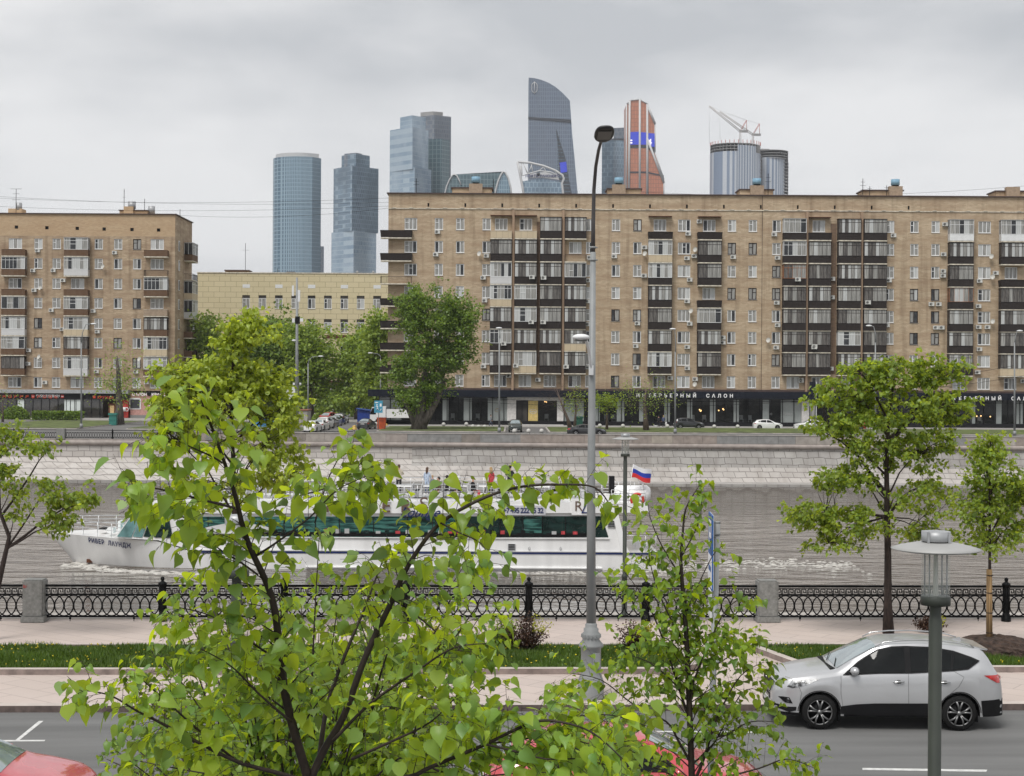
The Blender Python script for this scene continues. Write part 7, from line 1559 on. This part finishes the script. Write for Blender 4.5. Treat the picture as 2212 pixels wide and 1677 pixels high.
# overhead wires
def wire(label, a, c_, sag, r=.03):
    A, C_ = at(*a), at(*c_); b = MB('black'); b.tube([A.lerp(C_, i/14)+Vector((0, 0, -sag*4*(i/14)*(1-i/14))) for i in range(15)], r, 4, cap=False); return tag(b.build('overhead_wire'), label, 'wire', 'overhead wires')
wire('upper of the wires strung before the lower windows of the long block', (642, 812, 198), (2191, 790, 198), 4.2); wire('lower of the wires strung before the lower windows of the long block', (642, 830, 198), (2240, 808, 198), 3.6)
wire('wire crossing the left block above its shop awning', (-60, 802, 204), (642, 806, 202), 1.2)
for n_, (a, c_) in enumerate((((-30, 423, 258), (850, 437, 240)), ((-30, 445, 258), (850, 445, 240)), ((-30, 427, 262), (840, 428, 240)), ((380, 465, 258), (838, 450, 240)))): wire(['topmost roof wire between the two brick blocks', 'lowest long roof wire between the two brick blocks', 'thin middle roof wire between the two brick blocks', 'roof wire rising from the corner of the left block'][n_], a, c_, .8, .022)
wire('roof wire along the right end of the long block', (1300, 410, 240), (2260, 398, 240), 1.4, .022)
# bollards
bm_ = MB('ball_stone'); M('ball_stone', (.50, .49, .46), .7, var=.1); bm_.lathe([(.0, 0), (.2, .0), (.16, .08)], n=12); bm_.ball((0, 0, .33), .30, 14); BOL = bm_.mesh('bollard')
B5 = [(47, 1530), (479, 1533), (624, 1531), (930, 1577), (1020, 1577), (1103, 1577)]; B6 = [(133, 1541), (280, 1543), (432, 1545), (563, 1544), (862, 1547), (1011, 1547)]
low5 = [(665, 1536), (703, 1538), (741, 1538)]
pl_ = [(zx5(v), 397.9+y/2.95) for v, y in B5]+[(zx5(v+O6), 397.9+y/2.95) for v, y in B6]+[(at(2050/2.232+1648.7, 0, 200) and (2028/2.232+1648.7), 1450/1.759+407/2.232)]
for x, y in pl_:
    g_ = gz(x, y+4.5, .1); D = g_.y; obj('bollard', BOL, None, (at(x, y, D).x, D, .1)); o = bpy.context.scene.objects[-1] if False else None
for k_, o in enumerate(sorted([q for q in bpy.data.objects if q.name.startswith('bollard')], key=lambda q: q.location.x/q.location.y)): tag(o, 'first second third fourth fifth sixth seventh eighth ninth tenth eleventh twelfth thirteenth fourteenth'.split()[k_]+' from the left of the pale stone ball bollards along the long shop front', 'bollard', 'stone ball bollards')
hm = MB('ball_stone'); hm.dome((0, 0, 0), .34, 12, .9); HM = hm.mesh('low_bollard')
for (v, y), l_ in zip(low5, ('left', 'middle', 'right')): x, yy = zx5(v), 397.9+y/2.95; g_ = gz(x, yy+3, .1); tag(obj('low_bollard', HM, None, (g_.x, g_.y, .1)), l_+' one of the three low half sunk pale domes left of the walking woman', 'bollard', 'low half sunk domes')
M('ball_yellow', (.55, .36, .10), .7); hy2 = MB('ball_yellow'); hy2.dome((0, 0, 0), .34, 12, 1.); HY = hy2.mesh('low_bollard')
for x, y, l in ((765.7, 921, 'yellow dome on the side street, upper of the two stacked beside the dark sedan'), (765.7, 925.5, 'yellow dome on the side street nearest the river'), (780, 916, 'yellow dome left of the dark sedan, farther up'), (833, 916.5, 'yellow dome just right of the orange bin')): g_ = gz(x, y+3, .1); tag(obj('low_bollard', HY, None, (g_.x, g_.y, .1)), l, 'bollard', 'yellow domes')
# shed, lorry, sign, bins, kiosks
def fp(px, D): return (at(px, 900, D).x, D, .05)
t = thing('site_shed', 'small bright blue shed with a sloping roof beside the white lorry', 'shed', fp(772, 236)); b = MB('shed_blue'); M('shed_blue', (.015, .05, .28), .5, var=.15); w_ = 29*236/F; b.prism([(0, 0), (w_, 0), (w_, 1.95), (0, 2.25)], 0, 3); 
for i in range(8): b.box(w_*i/8, w_*i/8+.05, -.03, 0, 0, 1.9)
b.build('wall', t); b = MB('shed_roof'); M('shed_roof', (.04, .09, .33), .5); b.add([(-.2, -.3, 2.3), (w_+.25, -.3, 1.98), (w_+.25, 3.3, 1.98), (-.2, 3.3, 2.3), (-.2, -.3, 2.4), (w_+.25, -.3, 2.08), (w_+.25, 3.3, 2.08), (-.2, 3.3, 2.4)], [(0, 3, 2, 1), (4, 5, 6, 7), (0, 1, 5, 4), (1, 2, 6, 5), (2, 3, 7, 6), (3, 0, 4, 7)]); b.build('roof', t)
t = thing('lorry', 'white lorry half hidden behind the end of the shop', 'lorry', fp(799, 230)); b = MB('car_white'); b.prism([(0, .6), (0, 1.5), (.3, 2.7), (2.4, 2.85), (2.4, .6)], 0, 2.2); b.box(2.5, 6, 0, 2.2, 1.1, 2.4); b.build('cab', t); b = MB('car_glass'); b.prism([(.02, 1.6), (.32, 2.55), (.9, 2.6), (.9, 1.6)], -.02, 0); b.build('side_window', t)
b = MB('tyre'); b.cyl((1.3, -.05, .5), (1.3, .3, .5), .5, n=18); b.mat('rim_bright'); b.cyl((1.3, -.07, .5), (1.3, -.04, .5), .22, n=12); b.build('wheel', t); b = MB('plastic'); b.box(-.05, 2.4, .02, 2.2, .45, .75); b.build('bumper', t)
t = thing('road_sign', 'light blue sign with a walking figure on a grey post before the shop corner', 'sign', fp(817.5, 205)); b = MB('pole_grey'); b.cyl((0, 0, 0), (0, 0, 3.9), .05, n=8); b.build('post', t)
b = MB('sign_blue'); M('sign_blue', (.06, .30, .45), .5); b.box(-.57, .57, -.1, -.05, 2.35, 4.0); pnl = b.build('panel', t); b = MB('sign_white')
b.ball((-.2, -.11, 3.45), .08, 8, (1, .2, 1)); b.tube([(-.2, -.11, 3.35), (-.15, -.11, 3.05), (-.3, -.11, 2.75)], .05, 4); b.tube([(-.15, -.11, 3.05), (.02, -.11, 2.75)], .05, 4); b.tube([(-.38, -.11, 3.15), (-.18, -.11, 3.28), (0, -.11, 3.1)], .035, 4); b.box(.18, .42, -.115, -.1, 3.2, 3.6); b.box(-.45, -.05, -.115, -.1, 3.68, 3.8); b.tube([(.2, -.11, 2.6), (.4, -.11, 2.9)], .04, 4); b.build('pictogram', pnl)
t = thing('litter_bin', 'square orange litter bin at the corner of the verge', 'bin', fp(824.5, 207)); b = MB('bin_orange'); M('bin_orange', (.55, .09, .02), .5); b.prism([(-.52, .1), (.52, .1), (.6, 1.5), (-.6, 1.5)], -.4, .4); b.build('body', t); b = MB('bin_rim'); M('bin_rim', (.35, .05, .015), .5); b.box(-.64, .64, -.45, .45, 1.5, 1.68); b.box(-.3, .3, -.42, -.4, 1.15, 1.35); b.build('lid', t)
for x, D, s_, l in ((244.5, 221, 1., 'turquoise striped litter bin beside the grey trunked tree'), (1252, 226, .9, 'dark green litter bin behind the black sedan')):
    t = thing('litter_bin', l, 'bin', fp(x, D)); b = MB('bin_green'); M('bin_green', (.03, .19, .16) if s_ == 1 else (.01, .08, .05), .5); b.prism([(-.5*s_, 0), (.5*s_, 0), (.5*s_, 1.5*s_), (-.5*s_, 1.5*s_)], -.4, .4); b.build('body', t); b = MB('bin_green'); b.box(-.62*s_, .62*s_, -.5, .5, 1.45*s_, 1.75*s_); b.box(-.56*s_, .56*s_, -.44, .44, .75, .85); b.build('lid', t)
M('tarp', (.42, .40, .37), .8, var=.35, scale=1.2, bump=1.); M('rust_roof', (.30, .13, .08), .8)
t = thing('wrapped_kiosk', 'low kiosk wrapped in torn pale sheeting under the antenna mast', 'kiosk', fp(608, 212)); w_ = 56*212/F; b = MB('tarp'); b.prism([(0, 0), (w_, 0), (w_, 2.35), (w_*.5, 2.5), (0, 2.3)], 0, 4); b.build('wall', t); b = MB('rust_roof'); b.box(-.1, w_+.1, -.1, 4.1, 2.45, 2.6); b.mat('white'); b.box(w_*.3, w_*.62, -.05, .5, 1.9, 2.3); b.build('roof', t)
M('loo_blue', (.05, .24, .55), .5)
t = thing('portable_toilet', 'blue portable toilet with a white roof behind the bright maple', 'portable toilet', fp(598, 216)); b = MB('loo_blue'); b.box(-.6, .6, 0, 1.2, 0, 2.2); b.build('cabin', t); b = MB('white'); b.lathe([(.8, 2.2), (.7, 2.35), (.35, 2.55), (0, 2.6)], (0, .6, 0), 12); b.build('roof', t); b = MB('loo_door'); M('loo_door', (.07, .3, .6), .5); b.box(-.42, .42, -.03, 0, .1, 2.0); b.build('door', t)
t = thing('market_stall', 'blue and white tarpaulin stall glimpsed through the bright maple', 'stall', fp(545, 214)); b = MB('loo_blue'); b.box(0, 3.2, 0, 2.5, 0, 1.2); b.mat('black')
for q in (0, 3.1): b.box(q, q+.08, 0, .08, 0, 2.2)
b.build('counter', t); b = MB('loo_blue')
for i in range(8): b.mat('white' if i % 2 else 'loo_blue'); b.quad((i*.42-.1, -.4, 2.0), (i*.42+.32, -.4, 2.0), (i*.42+.32, 1.2, 2.5), (i*.42-.1, 1.2, 2.5))
b.build('canopy', t)
t = thing('billboard', 'narrow double sided advertising stand beside the white shop pier', 'advertising stand', fp(1761, 204)); b = MB('pole_grey'); b.box(-.15, .15, 0, .2, 0, 3.2); b.build('post', t); b = MB('canopy'); b.box(-.75, .0, -.1, .3, 1.9, 6.9); b.mat('glass_curtain'); b.box(-.7, -.06, -.13, -.1, 2.2, 4.); b.mat('white'); b.box(.08, .16, -.1, .3, 2.1, 6.9); b.build('panel', t)
for i, (px, l) in enumerate(((2170/2.232+0, ''),)): pass
for px, l in ((2443.5, 'left of the three'), ): pass
M('block_bin', (.16, .17, .18), .7)
for k_, l in ((1729, 'leftmost grey cube bin before the second shop window row, right of the linden'), (1779, 'middle grey cube bin before the second shop window row, right of the linden'), (1824, 'rightmost grey cube bin before the second shop window row, right of the linden')):
    px = 1648.7+k_/2.232; b = MB('block_bin'); b.prism([(-.5, 0), (.5, 0), (.55, 1.5), (-.55, 1.5)], -.4, .4); b.mat('black'); b.box(-.45, .45, -.43, -.4, 1.1, 1.3); tag(b.build('litter_bin', None, fp(px, 222 if k_ < 1820 else 204)), l, 'bin', 'grey cube bins')
# near parking sign seen almost edge on
t0 = at(1549, 1130, 19.); t = thing('parking_sign', 'blue parking sign seen edge on, on a grey post left of the silver car', 'sign', (t0.x, 19., .12)); H = t0.z-.12
b = MB('pole_grey'); b.cyl((-.09, 0, 0), (0, 0, H), .04, n=14); b.cyl((0, 0, H), (0, 0, H+.02), .043, n=14)
for z in (H-.15, H-1.0, H-1.75): b.cyl((-.005, 0, z), (-.005, 0, z+.03), .048, n=12)
b.build('post', t)
S_ = obj('panel_mount', None, t, (-.075, -.1, H), R(-3.2)); bpy.data.objects.remove(S_)
b = MB('sign_deep'); M('sign_deep', (.02, .10, .33), .5); b.box(-.008, .008, -.02, .62, -.83, .10); b.mat('white'); b.box(.009, .013, -.02, .62, -.83, .10); b.mat('sign_white'); b.box(-.011, -.008, .0, .60, -.81, -.42)
b.box(-.012, -.009, .42, .48, -.36, .02); b.box(-.012, -.009, .16, .42, -.04, .02); b.box(-.012, -.009, .16, .42, -.20, -.14); b.box(-.012, -.009, .13, .19, -.2, .02); b.mat('sign_deep'); b.box(-.0125, -.011, .1, .5, -.62, -.55)
pn = b.build('panel', t, (-.07, -.12, H), R(-3.2)); b = MB('white'); b.box(-.008, .008, .1, .5, -1.2, -.86); b.build('lower_plate', t, (-.075, -.12, H), R(-3.2))

# ================================================================ FOREGROUND LINDENS
def stem_tree(name, label, base, stems, leaf, lmat, seed, spac, tl, nl, lsz, group='young lindens on the near verge', back=0., depth_j=.25, drop=.8):
    rg = np.random.RandomState(seed); o = thing(name, label, 'tree', tuple(base), 0, group); O = Vector(base); b = MB('twig'); LP, LD, LS = [], [], []
    for s in stems:
        pts, r0, r1 = s[0], s[1], s[2]; opt = s[3] if len(s) > 3 else {}
        P = [at(*q)-O if len(q) == 3 and q[2] > 0 else Vector((q[0], q[1], -q[2])) for q in pts]
        if opt.get('root'): b.tube([Vector((0, 0, 0)), Vector((0, 0, 0)).lerp(P[0], .5), P[0]], [r0*1.3, r0*1.15, r0], 8)
        # smooth the polyline
        Q = []
        for i in range(len(P)-1):
            p0, p1, p2, p3 = P[max(i-1, 0)], P[i], P[i+1], P[min(i+2, len(P)-1)]
            for k in range(4): t = k/4; Q.append(.5*((2*p1)+(p2-p0)*t+(2*p0-5*p1+4*p2-p3)*t*t+(3*p1-p0-3*p2+p3)*t**3))
        Q.append(P[-1]); n = len(Q); b.tube(Q, [(r0+(r1-r0)*(i/(n-1)))*.78 for i in range(n)], 8)
        cum = [0]
        for a, c_ in zip(Q, Q[1:]): cum.append(cum[-1]+(c_-a).length)
        tot = cum[-1]; d = opt.get('from', .12)*tot; sd = 1; dens = opt.get('dens', 1.)
        def on(t):
            j = max(k for k in range(n-1) if cum[k] <= t+1e-9); f = (t-cum[j])/max(1e-6, cum[j+1]-cum[j]); return Q[j].lerp(Q[j+1], f), (Q[j+1]-Q[j]).normalized()
        while d < tot:
            p, tg = on(d); sd = -sd
            axis = Vector((0, -1, 0)); lat = tg.cross(axis).normalized()*sd
            L_ = rg.uniform(*tl)*opt.get('tl', 1.)*(1-.45*d/tot)
            dr = (tg*rg.uniform(.3, 1.)+lat*rg.uniform(.5, 1.)+Vector((0, rg.normal()*.6, 0))+Vector((0, 0, .15))).normalized()
            e = p+dr*L_+Vector((0, 0, -.12*L_*L_)); m = p.lerp(e, .5)+Vector((0, 0, .08*L_)); rr = max(.0014, (r0+(r1-r0)*d/tot)*.22); b.tube([p, m, e], [rr, rr*.7, rr*.4], 4, cap=False)
            k = max(3, int(nl*rg.uniform(.7, 1.3)*L_/((tl[0]+tl[1])/2)))
            for i in range(k):
                t = .18+.82*(i+.5)/k; q = (p*(1-t)*(1-t)+m*2*t*(1-t)+e*t*t); s2 = 1 if i % 2 else -1; ax = (e-p).normalized(); side_ = ax.cross(Vector((0, 0, 1))); side_ = side_.normalized() if side_.length > .1 else Vector((1, 0, 0))
                ld = (ax*.5+side_*s2*rg.uniform(.4, 1.)+Vector((rg.normal()*.3, rg.normal()*.3, -drop*rg.uniform(.5, 1.5)))).normalized()
                pet = q+(ld+Vector((0, 0, .3))).normalized()*lsz*.35; b.tube([q, pet], .0011 if lsz > .075 else .001, 3, cap=False)
                LP.append(tuple(pet)); LD.append(tuple(ld)); LS.append(lsz*rg.uniform(.4, 1.35)*(1-.2*t))
            d += spac*rg.uniform(.6, 1.4)/dens
        if opt.get('tip', 1):
            for i in range(5): ld = (tg if False else (Q[-1]-Q[-2]).normalized())*.6+Vector(rg.normal(size=3)*.6)+Vector((0, 0, -.5)); LP.append(tuple(Q[-1]+Vector(rg.normal(size=3)*lsz*.3))); LD.append(tuple(ld.normalized())); LS.append(lsz*rg.uniform(.4, .9))
    b.build('trunk', o); obj('crown', leaf_mesh('crown', np.array(LP), np.array(LD), np.array(LS), lmat, TLN, rg, flat=.5), o); return o, len(LP)
D = 5.8
Z = lambda ps, D0, D1=None: [(x, y, D0+((D0 if D1 is None else D1)-D0)*i/(len(ps)-1)) for i, (x, y) in enumerate(ps)]
base6 = at(690, 1900, 5.8); base6.z = 0.1
S6 = [
 (Z([(668, 1690), (630, 1560), (607, 1450), (597, 1340), (580, 1270), (545, 1194), (525, 1140), (508, 1070), (485, 1000), (460, 930), (440, 880), (428, 832)], 5.8, 5.3), .024, .003, dict(root=1, **{'from': .1})),
 (Z([(668, 1690), (700, 1620), (742, 1548), (782, 1438), (816, 1361), (849, 1294), (870, 1245), (906, 1184), (952, 1130), (1029, 1083), (1118, 1053), (1214, 1047), (1284, 1053), (1318, 1091)], 5.8, 6.0), .02, .003, {'from': .3, 'dens': 1.}),
 (Z([(690, 1640), (700, 1560), (715, 1495), (754, 1394), (782, 1328), (812, 1250), (835, 1190)], 5.9, 6.3), .014, .003, {'from': .3}),
 (Z([(1049, 1608), (1100, 1620), (1180, 1640), (1260, 1640), (1330, 1660)], 5.4, 5.4), .006, .002, {'dens': 1.}),
 (Z([(1049, 1608), (1110, 1600), (1200, 1590), (1290, 1610), (1360, 1600)], 5.6, 5.6), .006, .002, {'dens': 1.2}),
 (Z([(1100, 1590), (1160, 1570), (1230, 1550), (1320, 1545), (1400, 1570)], 5.9, 6.2), .005, .002, {'dens': 1.1}),
 (Z([(929, 1658), (1000, 1680), (1100, 1672), (1200, 1668)], 5.6, 5.4), .006, .002, {'dens': 1.}),
 (Z([(800, 1690), (860, 1640), (950, 1600), (1050, 1540)], 5.8, 5.7), .006, .002, {'dens': 1.}),
 (Z([(600, 1690), (500, 1680), (380, 1660), (280, 1640)], 5.8, 5.9), .006, .002, {'dens': 1.}),
 (Z([(690, 1720), (800, 1690), (889, 1677), (929, 1658), (1049, 1608), (1150, 1561), (1216, 1561), (1283, 1585), (1345, 1640)], 5.7, 5.3), .014, .003, {'from': .3}),
 (Z([(668, 1690), (600, 1670), (511, 1645), (411, 1595), (334, 1555), (294, 1535), (234, 1501), (164, 1490)], 5.7, 5.2), .012, .002, {'from': .2, 'dens': .9}),
 (Z([(511, 1645), (418, 1568), (344, 1501), (294, 1458)], 5.6, 5.4), .007, .002, {'dens': 1.}),
 (Z([(598, 1424), (548, 1391), (501, 1354), (440, 1325), (378, 1311)], 5.7, 5.5), .006, .002, {'dens': 1.1}),
 (Z([(557, 1242), (520, 1215), (471, 1184), (416, 1130), (372, 1105)], 5.7, 5.5), .005, .002, {'dens': 1.1}),
 (Z([(508, 1098), (406, 1072), (360, 1060), (310, 1053), (275, 1062)], 5.4, 5.1), .006, .002, {'dens': 1.2}),
 (Z([(554, 1200), (599, 1171), (670, 1117), (728, 1059), (790, 1030)], 5.6, 5.6), .006, .002, {'dens': 1.2}),
 (Z([(480, 1000), (455, 985), (400, 960), (350, 930), (335, 950)], 5.3, 5.1), .005, .002, {'dens': 1.2}),
 (Z([(470, 960), (520, 930), (540, 910)], 5.3, 5.3), .004, .002, {'dens': 1.}),
 (Z([(633, 1075), (680, 1062), (735, 1043), (787, 996), (815, 1010)], 5.9, 5.7), .004, .002, {'dens': 1.1}),
 (Z([(680, 1130), (707, 1040), (728, 996), (746, 955)], 6.0, 5.9), .004, .002, {'dens': .5, 'tl': .5}),
 (Z([(952, 1130), (990, 1150), (1040, 1175), (1060, 1220)], 5.9, 5.8), .005, .002, {'dens': 1.1}),
 (Z([(849, 1294), (900, 1330), (960, 1380), (1030, 1430)], 5.9, 5.8), .006, .002, {'dens': 1.2}),
 (Z([(720, 1600), (800, 1520), (900, 1450), (980, 1400), (1060, 1390)], 5.7, 5.5), .009, .002, {'dens': 1.1}),
 (Z([(630, 1560), (560, 1500), (500, 1440), (430, 1400)], 5.7, 5.5), .007, .002, {'dens': 1.1}),
 (Z([(760, 1640), (850, 1600), (930, 1560), (990, 1500)], 5.6, 5.3), .008, .002, {'dens': 1.1}),
]
for q_ in S6: q_[3]['dens'] = q_[3].get('dens', 1.)*2.7
o6, n6 = stem_tree('linden_tree', 'large leaved young linden nearest the viewer, its stem rising from the bottom centre left', base6, S6, None, 'leaf_near', 41, .085, (.08, .30), 7, .062)
base7 = at(640, 2100, 10.5); base7.z = .1
rs = random.Random(5); S7 = []
for (x0, x1, y1) in ((560, 230, 1640), (580, 270, 1470), (600, 330, 1400), (600, 400, 1330), (620, 430, 1250), (640, 520, 1290), (640, 600, 1250), (660, 690, 1155), (670, 650, 1290), (690, 760, 1240), (700, 820, 1300), (720, 900, 1250), (740, 980, 1300), (760, 1060, 1270), (760, 1040, 1380), (780, 1050, 1480), (760, 960, 1560), (700, 860, 1420), (560, 380, 1560), (600, 470, 1500), (800, 1120, 1640), (640, 560, 1420), (720, 1010, 1210), (620, 500, 1600), (720, 820, 1620), (690, 740, 1480)):
    Dd = rs.uniform(9.3, 12); S7.append((Z([(x0, 1850), ((x0*2+x1)/3, 1850+(y1-1850)*.4), ((x0+2*x1)/3, 1850+(y1-1850)*.75), (x1, y1)], 10.5, Dd), .016, .003, {'from': .25, 'dens': 1.}))
S7.append(([*Z([(640, 1850)], 10.5)], .0, .0)) if False else None
for i_ in range(56):
    x1, y1 = rs.uniform(250, 1080), rs.uniform(1300, 1670); x0 = 640+(x1-640)*.35; S7.append((Z([(x0, 1880), ((x0+x1)/2, 1880+(y1-1880)*.6), (x1, y1)], 10.5, rs.uniform(9.5, 12)), .012, .003, {'from': .35}))
S7[0] = (S7[0][0], .03, .003, {'root': 1, 'from': .2})
o7, n7 = stem_tree('linden_tree', 'smaller leaved bushy linden behind the nearest one, filling the bottom centre left', base7, S7, None, 'leaf_mid', 42, .10, (.2, .55), 11, .072)
base5 = at(1500, 2200, 13.); base5.z = .1
S5 = [
 (Z([(1498, 1800), (1493, 1634), (1487, 1473), (1482, 1366), (1473, 1252), (1471, 1205), (1475, 1151), (1482, 1098), (1510, 1050)], 13.), .04, .004, dict(root=1, **{'from': .1})),
 (Z([(1495, 1700), (1520, 1640), (1545, 1560), (1560, 1527), (1600, 1460), (1650, 1430)], 13., 12.8), .02, .003, {'from': .3}),
 (Z([(1493, 1650), (1465, 1600), (1440, 1560), (1367, 1521), (1300, 1470), (1235, 1455)], 13., 12.7), .016, .003, {'from': .3}),
 (Z([(1490, 1560), (1455, 1450), (1421, 1352), (1390, 1290), (1345, 1230)], 13., 13.2), .016, .003, {}),
 (Z([(1487, 1500), (1520, 1420), (1560, 1330), (1600, 1290)], 13., 13.), .014, .003, {'from': .3}),
 (Z([(1484, 1400), (1440, 1320), (1410, 1240), (1400, 1180)], 13.), .012, .003, {}), (Z([(1480, 1330), (1510, 1260), (1540, 1200), (1560, 1180)], 13.), .008, .003, {'dens': .6, 'tl': .6}),
 (Z([(1474, 1250), (1430, 1180), (1405, 1120), (1400, 1090)], 13.), .009, .003, {'tl': .7}), (Z([(1474, 1200), (1505, 1140), (1515, 1100), (1515, 1070)], 13.), .008, .003, {'tl': .5}),
 (Z([(1497, 1690), (1560, 1680), (1640, 1660), (1700, 1640), (1760, 1660)], 13., 12.4), .014, .003, {'from': .1}),
 (Z([(1494, 1600), (1560, 1590), (1620, 1560), (1680, 1560)], 13., 12.8), .012, .003, {'from': .2, 'dens': .7}),
 (Z([(1496, 1700), (1420, 1660), (1350, 1640), (1290, 1600)], 13., 12.6), .012, .003, {'from': .2}), (Z([(1498, 1720), (1440, 1700), (1380, 1690)], 13., 12.6), .012, .003, {'from': .2}),
 (Z([(1490, 1540), (1500, 1470), (1530, 1400), (1580, 1370)], 13., 12.8), .012, .003, {}), (Z([(1490, 1520), (1450, 1470), (1400, 1430), (1340, 1410)], 13., 12.8), .012, .003, {}), (Z([(1488, 1480), (1475, 1420), (1440, 1380), (1400, 1370)], 13., 13.2), .012, .003, {}), (Z([(1486, 1450), (1540, 1440), (1600, 1400), (1630, 1380)], 13.1), .010, .003, {'dens': .8}), (Z([(1495, 1650), (1540, 1610), (1600, 1500), (1640, 1490)], 13., 13.), .012, .003, {}),
]
o5, n5 = stem_tree('linden_tree', 'slender young linden with several stems between the tall lamp post and the silver car', base5, S5, None, 'leaf_mid', 43, .045, (.2, .7), 11, .074)
print('near leaves', n6, n7, n5)
# ================================================================ AIR BETWEEN HERE AND THE TOWERS
m = bpy.data.materials.new('haze'); m.use_nodes = True; N = m.node_tree.nodes; N.remove(N['Principled BSDF'])
v = N.new('ShaderNodeVolumePrincipled'); v.inputs['Color'].default_value = (.93, .95, 1, 1); v.inputs['Density'].default_value = .00009; v.inputs['Anisotropy'].default_value = 0.
m.node_tree.links.new(v.outputs[0], N['Material Output'].inputs['Volume']); MATS['haze'] = m
b = MB('haze'); b.box(-3600, 3600, -60, 6100, WZ-7, 420); tag(b.build('haze'), kind='stuff')
